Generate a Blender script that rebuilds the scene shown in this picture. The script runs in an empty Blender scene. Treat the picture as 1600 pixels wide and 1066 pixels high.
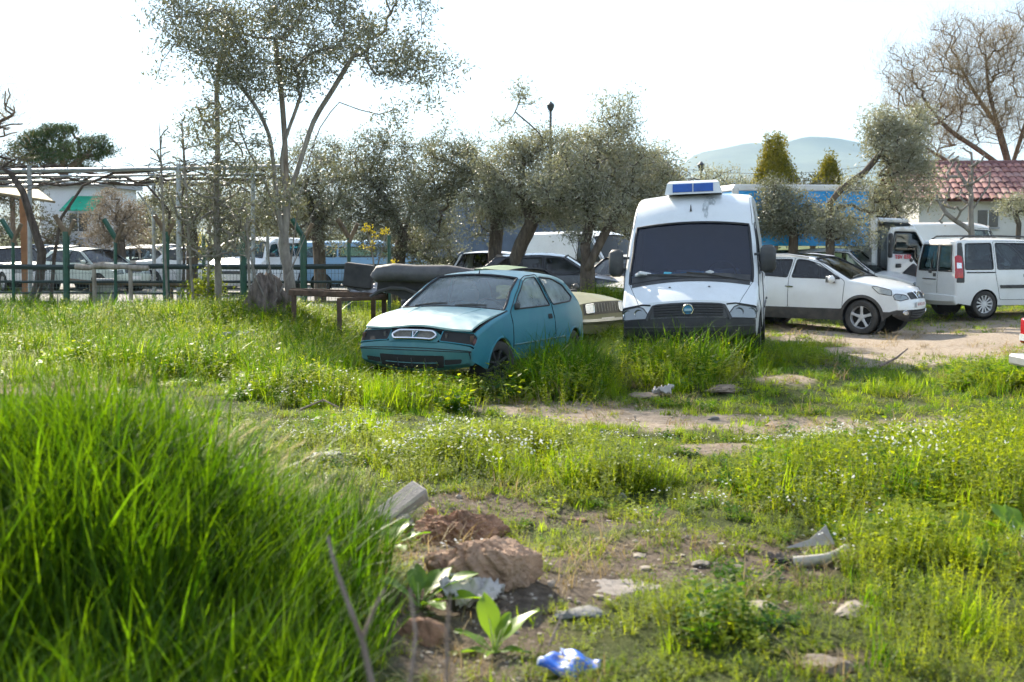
import bpy, bmesh, math, random
import numpy as np
from mathutils import Vector, Matrix
from mathutils.geometry import delaunay_2d_cdt
R = math.radians
rng = np.random.default_rng(7)
random.seed(7)
SC = bpy.context.scene
COL = SC.collection

# ------------------------------------------------------------------ camera, sky, sun, exposure
CAM_H, FPX, HOR = 1.92, 2000.0, 365.0          # eye height, focal length and horizon row of a 1600 px wide frame
PITCH = math.atan((533 - HOR) / FPX)
cam_d = bpy.data.cameras.new('camera')
cam = bpy.data.objects.new('camera', cam_d); COL.objects.link(cam)
cam.location = (0, 0, CAM_H)
cam.rotation_euler = (R(90) - PITCH, 0, 0)
cam_d.sensor_width = 36.0; cam_d.lens = FPX / 1600 * 36
cam_d.clip_start = 0.05; cam_d.clip_end = 30000
cam_d.dof.use_dof = True; cam_d.dof.focus_distance = 18.0; cam_d.dof.aperture_fstop = 2.6
SC.camera = cam

SUN_EL, SUN_AZ = R(33), R(-27)                 # azimuth from +Y (view direction), negative = to the left
world = bpy.data.worlds.new('World'); SC.world = world; world.use_nodes = True
wn = world.node_tree.nodes; wl = world.node_tree.links
bg = wn['Background']; bg.inputs['Strength'].default_value = 0.05
sky = wn.new('ShaderNodeTexSky'); sky.sky_type = 'NISHITA'; sky.sun_disc = False
sky.sun_elevation = SUN_EL; sky.sun_rotation = SUN_AZ
sky.air_density = 1.0; sky.dust_density = 0.1; sky.ozone_density = 1.0
wl.new(sky.outputs['Color'], bg.inputs['Color'])
veil = wn.new('ShaderNodeBackground'); veil.inputs['Color'].default_value = (.80, .91, 1.06, 1); veil.inputs['Strength'].default_value = .26   # even milky haze over the whole sky
wadd = wn.new('ShaderNodeAddShader'); wl.new(bg.outputs[0], wadd.inputs[0]); wl.new(veil.outputs[0], wadd.inputs[1]); wl.new(wadd.outputs[0], wn['World Output'].inputs['Surface'])
sun_d = bpy.data.lights.new('sun', 'SUN'); sun_d.energy = 5.0; sun_d.angle = R(0.55); sun_d.color = (1.0, 0.90, 0.74)
sun = bpy.data.objects.new('sun', sun_d); COL.objects.link(sun)
_sd = Vector((math.sin(SUN_AZ) * math.cos(SUN_EL), math.cos(SUN_AZ) * math.cos(SUN_EL), math.sin(SUN_EL)))
sun.rotation_euler = _sd.to_track_quat('Z', 'Y').to_euler()
vs = SC.view_settings
vs.view_transform = 'Standard'; vs.look = 'None'; vs.exposure = 1.42; vs.gamma = 1.0; vs.use_curve_mapping = False
SC.render.engine = 'CYCLES'
cy = SC.cycles
cy.use_denoising = True
try: cy.denoiser = 'OPENIMAGEDENOISE'
except Exception: pass
cy.max_bounces = 4; cy.transparent_max_bounces = 16; cy.diffuse_bounces = 2; cy.glossy_bounces = 2; cy.transmission_bounces = 2; cy.use_adaptive_sampling = True; cy.adaptive_threshold = .04
cy.volume_bounces = 0; cy.sample_clamp_indirect = 6.0; cy.caustics_reflective = False; cy.caustics_refractive = False

# ------------------------------------------------------------------ geometry of the place
def ray(px, py):
    v = Vector(((px - 800) / FPX, 1.0, -(py - 533) / FPX))
    c, s = math.cos(PITCH), math.sin(PITCH)
    return Vector((v.x, v.y * c + v.z * s, -v.y * s + v.z * c))
def G(px, py, z=0.0):
    d = ray(px, py); k = (z - CAM_H) / d.z
    return Vector((d.x * k, d.y * k, z))
def at(px, py, Y):
    d = ray(px, py); k = Y / d.y
    return Vector((d.x * k, Y, CAM_H + d.z * k))
def to_px(x, y, z=0.0):                          # numpy friendly
    c, s = math.cos(PITCH), math.sin(PITCH)
    dz = z - CAM_H
    f = y * c - dz * s; u = y * s + dz * c
    f = np.maximum(f, 0.2)
    return 800 + FPX * x / f, 533 - FPX * u / f

# ------------------------------------------------------------------ object helpers
def tag(o, label=None, cat=None, group=None, kind=None):
    if label: o['label'] = label
    if cat: o['category'] = cat
    if group: o['group'] = group
    if kind: o['kind'] = kind
    return o
def empty(name, loc=(0, 0, 0), rot=(0, 0, 0), label=None, cat=None, group=None):
    o = bpy.data.objects.new(name, None); COL.objects.link(o)
    o.location = loc; o.rotation_euler = rot; o.empty_display_size = 0.1
    return tag(o, label, cat, group)
def link_mesh(name, me, parent=None, m=None):
    o = bpy.data.objects.new(name, me); COL.objects.link(o)
    if parent is not None: o.parent = parent
    if m is not None:
        me.materials.clear(); me.materials.append(m)
    return o
def mesh_np(name, v, f, smooth=None):
    """v (n,3), f list of index tuples or (m,k) array"""
    me = bpy.data.meshes.new(name)
    v = np.asarray(v, dtype=np.float32).reshape(-1, 3)
    if isinstance(f, np.ndarray):
        m, k = f.shape
        me.vertices.add(len(v)); me.vertices.foreach_set('co', v.ravel())
        me.loops.add(m * k); me.loops.foreach_set('vertex_index', f.astype(np.int32).ravel())
        me.polygons.add(m); me.polygons.foreach_set('loop_start', np.arange(0, m * k, k, dtype=np.int32))
        me.update(calc_edges=True)
    else:
        me.from_pydata([tuple(map(float, p)) for p in v], [], [tuple(int(i) for i in q) for q in f])
        me.update()
    if smooth is not None:
        me.polygons.foreach_set('use_smooth', [True] * len(me.polygons))
        if smooth < 180: me.set_sharp_from_angle(angle=R(smooth))
    return me
class MB:
    def __init__(s): s.v = []; s.f = []
    def add(s, v, f):
        b = len(s.v); s.v += [tuple(p) for p in v]; s.f += [tuple(i + b for i in q) for q in f]; return s
    def box(s, c, d, rot=None, bev=0.0):
        hx, hy, hz = d[0] / 2, d[1] / 2, d[2] / 2
        if bev > 0:
            b = min(bev, hx * .9, hy * .9, hz * .9)
            pts = []
            for sx in (-1, 1):
                for sy in (-1, 1):
                    for sz in (-1, 1):
                        pts.append((sx * (hx - b), sy * (hy - b), sz * hz)); pts.append((sx * (hx - b), sy * hy, sz * (hz - b))); pts.append((sx * hx, sy * (hy - b), sz * (hz - b)))
            bm = bmesh.new()
            for p in pts: bm.verts.new(p)
            bmesh.ops.convex_hull(bm, input=bm.verts)
            bm.verts.index_update()
            v = [x.co.copy() for x in bm.verts]; f = [tuple(q.index for q in fa.verts) for fa in bm.faces]
            bm.free()
        else:
            v = [Vector((sx * hx, sy * hy, sz * hz)) for sx in (-1, 1) for sy in (-1, 1) for sz in (-1, 1)]
            f = [(0, 1, 3, 2), (4, 6, 7, 5), (0, 4, 5, 1), (2, 3, 7, 6), (0, 2, 6, 4), (1, 5, 7, 3)]
        if rot is not None: v = [rot @ p for p in v]
        c = Vector(c)
        return s.add([p + c for p in v], f)
    def tube(s, pts, rad, n=8, cap=True):
        pts = [Vector(p) for p in pts]
        if not hasattr(rad, '__len__'): rad = [rad] * len(pts)
        b = len(s.v); up = None
        for i, p in enumerate(pts):
            t = (pts[min(i + 1, len(pts) - 1)] - pts[max(i - 1, 0)]).normalized()
            if up is None:
                up = t.orthogonal().normalized()
            else:
                up = (up - t * up.dot(t))
                up = up.normalized() if up.length > 1e-6 else t.orthogonal().normalized()
            w = t.cross(up)
            for k in range(n):
                a = 2 * math.pi * k / n
                s.v.append(tuple(p + (up * math.cos(a) + w * math.sin(a)) * rad[i]))
        for i in range(len(pts) - 1):
            for k in range(n):
                k2 = (k + 1) % n
                s.f.append((b + i * n + k, b + i * n + k2, b + (i + 1) * n + k2, b + (i + 1) * n + k))
        if cap:
            s.f.append(tuple(b + k for k in range(n))[::-1]); s.f.append(tuple(b + (len(pts) - 1) * n + k for k in range(n)))
        return s
    def lathe(s, prof, c=(0, 0, 0), axis='y', n=32, closed=False):
        b = len(s.v); c = Vector(c)
        for (r, h) in prof:
            for k in range(n):
                a = 2 * math.pi * k / n
                if axis == 'y': p = Vector((r * math.cos(a), h, r * math.sin(a)))
                elif axis == 'z': p = Vector((r * math.cos(a), r * math.sin(a), h))
                else: p = Vector((h, r * math.cos(a), r * math.sin(a)))
                s.v.append(tuple(p + c))
        m = len(prof)
        for i in range(m if closed else m - 1):
            i2 = (i + 1) % m
            for k in range(n):
                k2 = (k + 1) % n
                s.f.append((b + i * n + k, b + i * n + k2, b + i2 * n + k2, b + i2 * n + k))
        return s
    def mesh(s, name, smooth=35): return mesh_np(name, s.v, s.f, smooth) if s.v else None
    def build(s, name, m, parent=None, smooth=35):
        return link_mesh(name, s.mesh(name, smooth), parent, m)
def recalc(me):
    bm = bmesh.new(); bm.from_mesh(me); bmesh.ops.recalc_face_normals(bm, faces=bm.faces); bm.to_mesh(me); bm.free()

# ------------------------------------------------------------------ materials
MATS = {}
def new_mat(name):
    m = bpy.data.materials.new(name); m.use_nodes = True
    nt = m.node_tree; nt.nodes.clear()
    out = nt.nodes.new('ShaderNodeOutputMaterial')
    return m, nt, out
def N(nt, t, **kw):
    n = nt.nodes.new(t)
    for k, v in kw.items():
        if k in n.inputs: n.inputs[k].default_value = v
        else: setattr(n, k, v)
    return n
def rgba(c): return (c[0], c[1], c[2], 1.0)
def noise(nt, scale, detail=4, rough=.55, coord='Object', vec=None, dist=0.0):
    tc = N(nt, 'ShaderNodeTexCoord')
    n = N(nt, 'ShaderNodeTexNoise'); n.inputs['Scale'].default_value = scale; n.inputs['Detail'].default_value = detail
    n.inputs['Roughness'].default_value = rough; n.inputs['Distortion'].default_value = dist
    if coord == 'World':
        g = N(nt, 'ShaderNodeNewGeometry'); nt.links.new(g.outputs['Position'], n.inputs['Vector'])
    else: nt.links.new(tc.outputs[coord], n.inputs['Vector'])
    return n
def ramp(nt, src, stops):
    r = N(nt, 'ShaderNodeValToRGB')
    e = r.color_ramp.elements
    while len(e) < len(stops): e.new(0.5)
    for i, (p, c) in enumerate(stops):
        e[i].position = p; e[i].color = rgba(c) if hasattr(c, '__len__') else (c, c, c, 1)
    nt.links.new(src, r.inputs['Fac']); return r
def mix(nt, fac, a, b, mode='MIX'):
    n = N(nt, 'ShaderNodeMix'); n.data_type = 'RGBA'; n.blend_type = mode
    for s, v in (('Factor', fac), ('A', a), ('B', b)):
        idx = {'Factor': 0, 'A': 6, 'B': 7}[s]
        if hasattr(v, 'is_output') or isinstance(v, bpy.types.NodeSocket): nt.links.new(v, n.inputs[idx])
        elif s == 'Factor': n.inputs[0].default_value = v
        else: n.inputs[idx].default_value = rgba(v)
    return n.outputs[2]
def mat(name, color, rough=.6, metal=0.0, var=.18, scale=3.0, bump=0.0, bscale=60.0, coat=0.0, dirt=None, dirt_amt=.45, dirt_scale=2.5, spec=.5, coord='Object'):
    """plain procedural surface: base colour with noise variation, optional dirt and relief"""
    if name in MATS: return MATS[name]
    m, nt, out = new_mat(name)
    b = N(nt, 'ShaderNodeBsdfPrincipled'); nt.links.new(b.outputs[0], out.inputs[0])
    n = noise(nt, scale, 5, .6, coord)
    lo = tuple(c * (1 - var) for c in color); hi = tuple(min(1, c * (1 + var)) for c in color)
    r = ramp(nt, n.outputs['Fac'], [(.3, lo), (.7, hi)])
    col = r.outputs['Color']
    if dirt is not None:
        n2 = noise(nt, dirt_scale, 8, .7, coord, dist=.3)
        r2 = ramp(nt, n2.outputs['Fac'], [(.5 - dirt_amt * .35, 0.0), (.8 - dirt_amt * .2, min(1, dirt_amt * 1.3))])
        col = mix(nt, r2.outputs['Color'], col, dirt)
    nt.links.new(col, b.inputs['Base Color'])
    n3 = noise(nt, scale * 3.1, 4, .6, coord)
    mr = N(nt, 'ShaderNodeMapRange'); mr.inputs['To Min'].default_value = max(.02, rough - .12); mr.inputs['To Max'].default_value = min(1, rough + .12)
    nt.links.new(n3.outputs['Fac'], mr.inputs['Value']); nt.links.new(mr.outputs[0], b.inputs['Roughness'])
    b.inputs['Metallic'].default_value = metal; b.inputs['Coat Weight'].default_value = coat; b.inputs['Coat Roughness'].default_value = .08
    b.inputs['Specular IOR Level'].default_value = spec
    if bump > 0:
        n4 = noise(nt, bscale, 6, .65, coord)
        bp = N(nt, 'ShaderNodeBump'); bp.inputs['Strength'].default_value = bump; bp.inputs['Distance'].default_value = .02
        nt.links.new(n4.outputs['Fac'], bp.inputs['Height']); nt.links.new(bp.outputs[0], b.inputs['Normal'])
    MATS[name] = m; return m
def glass(name, tint=(.75, .82, .82), clear=.85, rough=.02, dust=0.0, dust_sheen_c=(.6, .58, .5)):
    if name in MATS: return MATS[name]
    m, nt, out = new_mat(name)
    tr = N(nt, 'ShaderNodeBsdfTransparent'); tr.inputs['Color'].default_value = rgba(tuple(c * clear for c in tint))
    gl = N(nt, 'ShaderNodeBsdfGlossy'); gl.inputs['Roughness'].default_value = rough
    fr = N(nt, 'ShaderNodeFresnel'); fr.inputs['IOR'].default_value = 1.5
    ma = N(nt, 'ShaderNodeMath'); ma.operation = 'MULTIPLY_ADD'; ma.inputs[1].default_value = 1.15; ma.inputs[2].default_value = .02; ma.use_clamp = True
    nt.links.new(fr.outputs[0], ma.inputs[0])
    mx = N(nt, 'ShaderNodeMixShader'); nt.links.new(ma.outputs[0], mx.inputs[0]); nt.links.new(tr.outputs[0], mx.inputs[1]); nt.links.new(gl.outputs[0], mx.inputs[2])
    last = mx.outputs[0]
    if dust > 0:  # diffuse film: dust, on some panes also painted sky reflection
        df = N(nt, 'ShaderNodeBsdfDiffuse'); df.inputs['Color'].default_value = rgba(dust_sheen_c)
        n = noise(nt, 2.2, 6, .7); r = ramp(nt, n.outputs['Fac'], [(.3, dust * .35), (.75, dust)])
        m2 = N(nt, 'ShaderNodeMixShader'); nt.links.new(r.outputs['Color'], m2.inputs[0]); nt.links.new(last, m2.inputs[1]); nt.links.new(df.outputs[0], m2.inputs[2]); last = m2.outputs[0]
    nt.links.new(last, out.inputs[0]); MATS[name] = m; return m
def leaf_mat(name, c1, c2, trans=.45, rough=.55, tcol=None, scale=1.2, back=None, spec=.3):
    """leaf: diffuse + translucent + a little gloss, colour varying by place and by instance"""
    if name in MATS: return MATS[name]
    m, nt, out = new_mat(name)
    n = noise(nt, scale, 3, .6, 'World')
    oi = N(nt, 'ShaderNodeObjectInfo')
    g = N(nt, 'ShaderNodeNewGeometry')
    ad = N(nt, 'ShaderNodeMath'); ad.operation = 'ADD'; nt.links.new(n.outputs['Fac'], ad.inputs[0])
    mu = N(nt, 'ShaderNodeMath'); mu.operation = 'MULTIPLY_ADD'; mu.inputs[1].default_value = .35; mu.inputs[2].default_value = -.35
    a2 = N(nt, 'ShaderNodeMath'); a2.operation = 'ADD'; nt.links.new(oi.outputs['Random'], a2.inputs[0]); nt.links.new(g.outputs['Random Per Island'], a2.inputs[1])
    nt.links.new(a2.outputs[0], mu.inputs[0]); nt.links.new(mu.outputs[0], ad.inputs[1])
    r = ramp(nt, ad.outputs[0], [(.2, c1), (.8, c2)])
    col = r.outputs['Color']
    if back is not None:
        col = mix(nt, g.outputs['Backfacing'], col, back)
    b = N(nt, 'ShaderNodeBsdfPrincipled'); b.inputs['Roughness'].default_value = rough; b.inputs['Specular IOR Level'].default_value = spec
    nt.links.new(col, b.inputs['Base Color'])
    t = N(nt, 'ShaderNodeBsdfTranslucent')
    if tcol is None: tcol = (1.5, 1.35, .55)
    tc = mix(nt, 1.0, r.outputs['Color'], tcol, 'MULTIPLY'); nt.links.new(tc, t.inputs['Color'])
    mx = N(nt, 'ShaderNodeMixShader'); mx.inputs[0].default_value = trans
    nt.links.new(b.outputs[0], mx.inputs[1]); nt.links.new(t.outputs[0], mx.inputs[2]); nt.links.new(mx.outputs[0], out.inputs[0])
    MATS[name] = m; return m
def bark_mat(name, c1, c2, scale=14):
    if name in MATS: return MATS[name]
    m, nt, out = new_mat(name)
    b = N(nt, 'ShaderNodeBsdfPrincipled'); b.inputs['Roughness'].default_value = .9; b.inputs['Specular IOR Level'].default_value = .2
    tc = N(nt, 'ShaderNodeTexCoord'); mp = N(nt, 'ShaderNodeMapping'); mp.inputs['Scale'].default_value = (1, 1, .28)
    nt.links.new(tc.outputs['Object'], mp.inputs['Vector'])
    n = N(nt, 'ShaderNodeTexNoise'); n.inputs['Scale'].default_value = scale; n.inputs['Detail'].default_value = 8; n.inputs['Roughness'].default_value = .7
    nt.links.new(mp.outputs[0], n.inputs['Vector'])
    r = ramp(nt, n.outputs['Fac'], [(.32, c1), (.68, c2)]); nt.links.new(r.outputs['Color'], b.inputs['Base Color'])
    bp = N(nt, 'ShaderNodeBump'); bp.inputs['Strength'].default_value = .8; bp.inputs['Distance'].default_value = .03
    nt.links.new(n.outputs['Fac'], bp.inputs['Height']); nt.links.new(bp.outputs[0], b.inputs['Normal']); nt.links.new(b.outputs[0], out.inputs[0])
    MATS[name] = m; return m
def text_mesh(name, body, size, m, parent=None, loc=(0, 0, 0), rot=(0, 0, 0), shear=0.0, align='CENTER', extrude=.002, bold=0.0):
    cu = bpy.data.curves.new(name, 'FONT'); cu.body = body; cu.size = size; cu.align_x = align; cu.align_y = 'CENTER'; cu.extrude = extrude; cu.shear = shear; cu.offset = bold; cu.resolution_u = 3
    o = bpy.data.objects.new(name + '_curve', cu); COL.objects.link(o)
    dg = bpy.context.evaluated_depsgraph_get()
    me = bpy.data.meshes.new_from_object(o.evaluated_get(dg))
    bpy.data.objects.remove(o); bpy.data.curves.remove(cu)
    me.name = name
    ob = link_mesh(name, me, parent, m); ob.location = loc; ob.rotation_euler = rot
    return ob
# ================================================================== ground, soil, paving, vegetation cover
def _hash(ix, iy, seed):
    h = (ix.astype(np.int64) * 374761393 + iy.astype(np.int64) * 668265263 + seed * 974711) & 0x7fffffff
    h = ((h ^ (h >> 13)) * 1274126177) & 0x7fffffff
    return ((h ^ (h >> 16)) & 0xffff) / 65535.0
def vnoise(x, y, seed=0):
    ix = np.floor(x); iy = np.floor(y); fx = x - ix; fy = y - iy
    fx = fx * fx * (3 - 2 * fx); fy = fy * fy * (3 - 2 * fy)
    a = _hash(ix, iy, seed); b = _hash(ix + 1, iy, seed); c = _hash(ix, iy + 1, seed); d = _hash(ix + 1, iy + 1, seed)
    return (a * (1 - fx) + b * fx) * (1 - fy) + (c * (1 - fx) + d * fx) * fy
def fbm(x, y, seed=0, oct=4):
    s = 0; a = .5; t = 0
    for o in range(oct):
        s = s + a * vnoise(x * 2 ** o, y * 2 ** o, seed + o); t += a; a *= .5
    return s / t
def sstep(a, b, x):
    t = np.clip((x - a) / (b - a), 0, 1); return t * t * (3 - 2 * t)
def bump2(x, y, cx, cy, rx, ry, inner=.3):
    d = np.sqrt(((x - cx) / rx) ** 2 + ((y - cy) / ry) ** 2); return 1 - sstep(inner, 1.0, d)
def mound_f(x, y):                                            # steep towards the camera, long tail behind
    ry = np.where(y < 5.8, 1.75, 2.7)
    return 1 - sstep(.22, 1.0, np.sqrt(((x + 2.5) / 2.25) ** 2 + ((y - 5.8) / ry) ** 2))
def height(x, y):
    x = np.asarray(x, float); y = np.asarray(y, float)
    near = 1 - sstep(30, 60, np.hypot(x, y))
    h = (fbm(x * .5, y * .5, 3, 3) - .5) * .16 * near + (fbm(x * 2.1, y * 2.1, 9, 3) - .5) * .05 * near
    h = h + .13 * bump2(x, y, 2.7, 16.2, 2.6, 1.7, .3)
    h = h + .50 * mound_f(x, y) * (.85 + .3 * fbm(x * .8, y * .8, 21, 2))
    h = h + .10 * bump2(x, y, -.35, 7.0, 1.0, 1.0, .1)
    h = h + .55 * bump2(x, y, 1.9, 26.6, 2.6, 1.7, .2)
    h = h + .25 * bump2(x, y, -5.5, 24.5, 4.5, 3.0, .2)
    h = h - .12 * bump2(x, y, 8.5, 26.0, 8.0, 6.5, .35)
    for (cx, cy, w, a, b, d) in RUTS:                       # wheel ruts of the dirt track
        t = np.clip((x - a) / (b - a), 0, 1) * (1 - 0)
        yy = cy + cx * (x - a)
        h = h - d * np.exp(-((y - yy) / w) ** 2) * ((x > a) & (x < b))
    return h
RUTS = [(.02, 11.7, .22, -1.5, 9, .05), (.02, 13.0, .25, -.5, 9, .05), (-.05, 21.0, .3, 4.5, 12, .05), (-.05, 22.6, .3, 4.5, 12, .05)]
def hz(x, y): return float(height(np.array([x]), np.array([y]))[0])
BARE = [(1450, 532, 220, 42, 1.1), (1560, 515, 140, 30, 1), (1290, 510, 110, 12, .8), (1410, 562, 90, 12, .8),
        (1540, 664, 170, 17, .9), (1260, 668, 190, 22, 1.0), (1090, 662, 150, 19, 1.0), (950, 648, 140, 18, 1.0), (830, 632, 120, 15, .95), (765, 610, 60, 9, .9),
        (1150, 702, 110, 15, 1.0), (1000, 604, 80, 9, .8), (1230, 608, 70, 9, .7), (660, 640, 90, 8, .6), (760, 690, 70, 8, .5),
        (740, 985, 130, 120, 1.2), (735, 870, 125, 80, 1.2), (900, 905, 120, 55, 1.0), (1010, 885, 150, 50, .9), (1190, 885, 140, 42, .85), (1290, 880, 70, 25, .8),
        (770, 795, 150, 28, .7), (1280, 1035, 60, 30, .9), (1200, 950, 120, 18, .6), (1340, 950, 60, 12, .8), (960, 810, 130, 22, .6), (1080, 850, 130, 20, .5),
        (60, 612, 110, 10, .8), (540, 714, 60, 7, .8), (1340, 735, 40, 7, .7), (1100, 770, 40, 8, .5)]
TALLV = [(250, 540, 420, 75, .42), (40, 515, 160, 60, .50), (640, 626, 170, 26, .30), (480, 600, 140, 40, .40), (860, 600, 130, 40, .48), (1080, 580, 170, 40, .52), (960, 520, 60, 30, .4), (1260, 555, 80, 22, .20),
         (1380, 765, 330, 75, .34), (1560, 760, 160, 90, .42), (800, 730, 290, 50, .26), (560, 690, 120, 40, .20), (940, 755, 170, 40, .30), (1400, 610, 60, 20, .18), (1560, 600, 110, 30, .26),
         (1100, 690, 90, 14, .12), (1090, 985, 190, 75, .22), (1480, 985, 190, 110, .22), (1450, 880, 200, 60, .24), (640, 740, 60, 40, .2)]
def bare_at(x, y):
    px, py = to_px(x, y)
    n1 = (fbm(x * .9, y * .9, 31, 4) - .5); n2 = (fbm(x * 3.3, y * 3.3, 37, 3) - .5)
    b = np.zeros_like(px)
    for (cx, cy, rx, ry, s) in BARE:
        d = np.sqrt(((px - cx) / rx) ** 2 + ((py - cy) / ry) ** 2)
        b = np.maximum(b, s * (1 - sstep(.35, 1.25, d + n1 * .9)))
    b = b + n1 * .25 + n2 * .35
    return np.clip(b, 0, 1)
def tall_at(x, y):
    px, py = to_px(x, y); h = np.full_like(px, .08)
    n1 = (fbm(x * .8, y * .8, 51, 3) - .5)
    for (cx, cy, rx, ry, s) in TALLV:
        d = np.sqrt(((px - cx) / rx) ** 2 + ((py - cy) / ry) ** 2)
        h = np.maximum(h, s * (1 - sstep(.4, 1.15, d + n1 * .7)))
    h = np.where((y > 24) & (x < 3.5), np.maximum(h, .30), h)
    return h

def axis_nodes(lo, hi, n, a, c0):
    """sinh spaced coordinates, fine about c0"""
    t0 = math.asinh((lo - c0) / a); t1 = math.asinh((hi - c0) / a)
    return c0 + a * np.sinh(np.linspace(t0, t1, n))
xs = axis_nodes(-6000, 6000, 300, 5.0, 0.0); ys = axis_nodes(-40, 9000, 340, 6.0, 9.0)
gx, gy = np.meshgrid(xs, ys)
gh = height(gx, gy)
gv = np.stack([gx, gy, gh], -1).reshape(-1, 3)
nx, ny = len(xs), len(ys)
ii = (np.arange(ny - 1)[:, None] * nx + np.arange(nx - 1)[None, :]).ravel()
gf = np.stack([ii, ii + 1, ii + nx + 1, ii + nx], -1)
gme = mesh_np('ground', gv, gf, 180)
bare = bare_at(gx.ravel(), gy.ravel())
gpx, gpy = to_px(gx.ravel(), gy.ravel())
far = sstep(28, 36, gy.ravel())
sand = sstep(1050, 1300, gpx) * (1 - sstep(600, 640, gpy)) + sstep(600, 640, gpy) * (1 - sstep(690, 730, gpy)) * .75
sand = np.clip(sand, 0, 1)
colr = gme.color_attributes.new('cover', 'FLOAT_COLOR', 'POINT')
cd = np.stack([bare, sand, far, np.ones_like(bare)], -1).astype(np.float32)
colr.data.foreach_set('color', cd.ravel())
m, nt, out = new_mat('soil')
pb = N(nt, 'ShaderNodeBsdfPrincipled'); pb.inputs['Roughness'].default_value = .95; pb.inputs['Specular IOR Level'].default_value = .15
va = N(nt, 'ShaderNodeVertexColor'); va.layer_name = 'cover'
sep = N(nt, 'ShaderNodeSeparateColor'); nt.links.new(va.outputs['Color'], sep.inputs[0])
n1 = noise(nt, 1.3, 8, .65); n2 = noise(nt, 14, 8, .7); n3 = noise(nt, 60, 6, .7)
brown = ramp(nt, n2.outputs['Fac'], [(.28, (.065, .050, .037)), (.52, (.155, .120, .090)), (.75, (.27, .22, .17))])
sandy = ramp(nt, n2.outputs['Fac'], [(.25, (.20, .155, .115)), (.5, (.38, .31, .24)), (.75, (.50, .43, .35))])
soil = mix(nt, sep.outputs['Green'], brown.outputs['Color'], sandy.outputs['Color'])
litter = ramp(nt, n1.outputs['Fac'], [(.3, (.035, .05, .012)), (.55, (.07, .085, .022)), (.8, (.13, .12, .045))])
bf = ramp(nt, sep.outputs['Red'], [(.15, 0.0), (.45, 1.0)])
c1 = mix(nt, bf.outputs['Color'], litter.outputs['Color'], soil)
pebb = N(nt, 'ShaderNodeTexVoronoi'); pebb.inputs['Scale'].default_value = 26; tcg = N(nt, 'ShaderNodeTexCoord'); nt.links.new(tcg.outputs['Object'], pebb.inputs['Vector'])
pr = ramp(nt, pebb.outputs['Distance'], [(.10, 1.0), (.22, 0.0)])
pm = N(nt, 'ShaderNodeMath'); pm.operation = 'MULTIPLY'; nt.links.new(pr.outputs['Color'], pm.inputs[0])
pr2 = ramp(nt, n1.outputs['Fac'], [(.5, 0.0), (.62, .7)]); nt.links.new(pr2.outputs['Color'], pm.inputs[1])
c1b = mix(nt, pm.outputs[0], c1, (.42, .38, .32))
farc = ramp(nt, n1.outputs['Fac'], [(.3, (.05, .075, .02)), (.7, (.12, .14, .05))])
c2 = mix(nt, sep.outputs['Blue'], c1b, farc.outputs['Color'])
nt.links.new(c2, pb.inputs['Base Color'])
bp = N(nt, 'ShaderNodeBump'); bp.inputs['Strength'].default_value = .9; bp.inputs['Distance'].default_value = .06
hm = N(nt, 'ShaderNodeMath'); hm.operation = 'MULTIPLY_ADD'; hm.inputs[1].default_value = .35; nt.links.new(n3.outputs['Fac'], hm.inputs[0]); nt.links.new(n2.outputs['Fac'], hm.inputs[2])
nt.links.new(hm.outputs[0], bp.inputs['Height']); nt.links.new(bp.outputs[0], pb.inputs['Normal']); nt.links.new(pb.outputs[0], out.inputs[0])
ground = link_mesh('ground', gme, None, m); tag(ground, kind='structure', label='weedy waste ground with bare earth and sandy wheel tracks')

# ---- paved yard of the car park behind the fence
def sheet(name, x0, x1, y0, y1, z, m, label):
    o = MB().box(((x0 + x1) / 2, (y0 + y1) / 2, z - .1), (x1 - x0, y1 - y0, .2)).build(name, m, None, None); return tag(o, label, kind='structure')
asph = mat('lot_gravel', (.17, .165, .15), .9, var=.3, scale=1.5, bump=.5, bscale=30)
sheet('parking_lot', -46, -2.0, 35.5, 75, .06, asph, 'grey gravel car park behind the fence')
sheet('pavement', -40, -4.5, 31.2, 33.2, .10, mat('pale_concrete', (.36, .36, .36), .85, var=.2, scale=2, bump=.3, bscale=40), 'pale concrete footpath behind the wire fence')

# ---- tuft shapes
def blade_set(n, h, spread, width, bend, seg=3, hvar=.35, r=rng, lean=None, flat=0.0):
    V = []; F = []
    for k in range(n):
        a = r.uniform(0, 2 * math.pi); d = spread * math.sqrt(r.uniform(0, 1))
        bx, by = d * math.cos(a), d * math.sin(a)
        hh = h * (1 - hvar + 2 * hvar * r.uniform(0, 1)); b = bend * r.uniform(.25, 1.3) * hh
        da = r.uniform(0, 2 * math.pi); wx, wy = -math.sin(da), math.cos(da)
        if lean is not None: lx, ly = lean
        else: lx = ly = 0
        base = len(V); w0 = width * r.uniform(.5, 1.7)
        for s in range(seg + 1):
            t = s / seg
            ox = math.cos(da) * b * t * t + lx * hh * t * t; oy = math.sin(da) * b * t * t + ly * hh * t * t
            z = hh * (t - .22 * (b / max(hh, 1e-4)) * t * t) - .02
            w = w0 * (1 - t ** 1.6) * .5
            if s == seg: V.append((bx + ox, by + oy, z))
            else: V += [(bx + ox - wx * w, by + oy - wy * w, z), (bx + ox + wx * w, by + oy + wy * w, z)]
        for s in range(seg):
            if s == seg - 1: F.append((base + 2 * s, base + 2 * s + 1, base + 2 * s + 2))
            else: F.append((base + 2 * s, base + 2 * s + 1, base + 2 * s + 3, base + 2 * s + 2))
    return V, F
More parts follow.
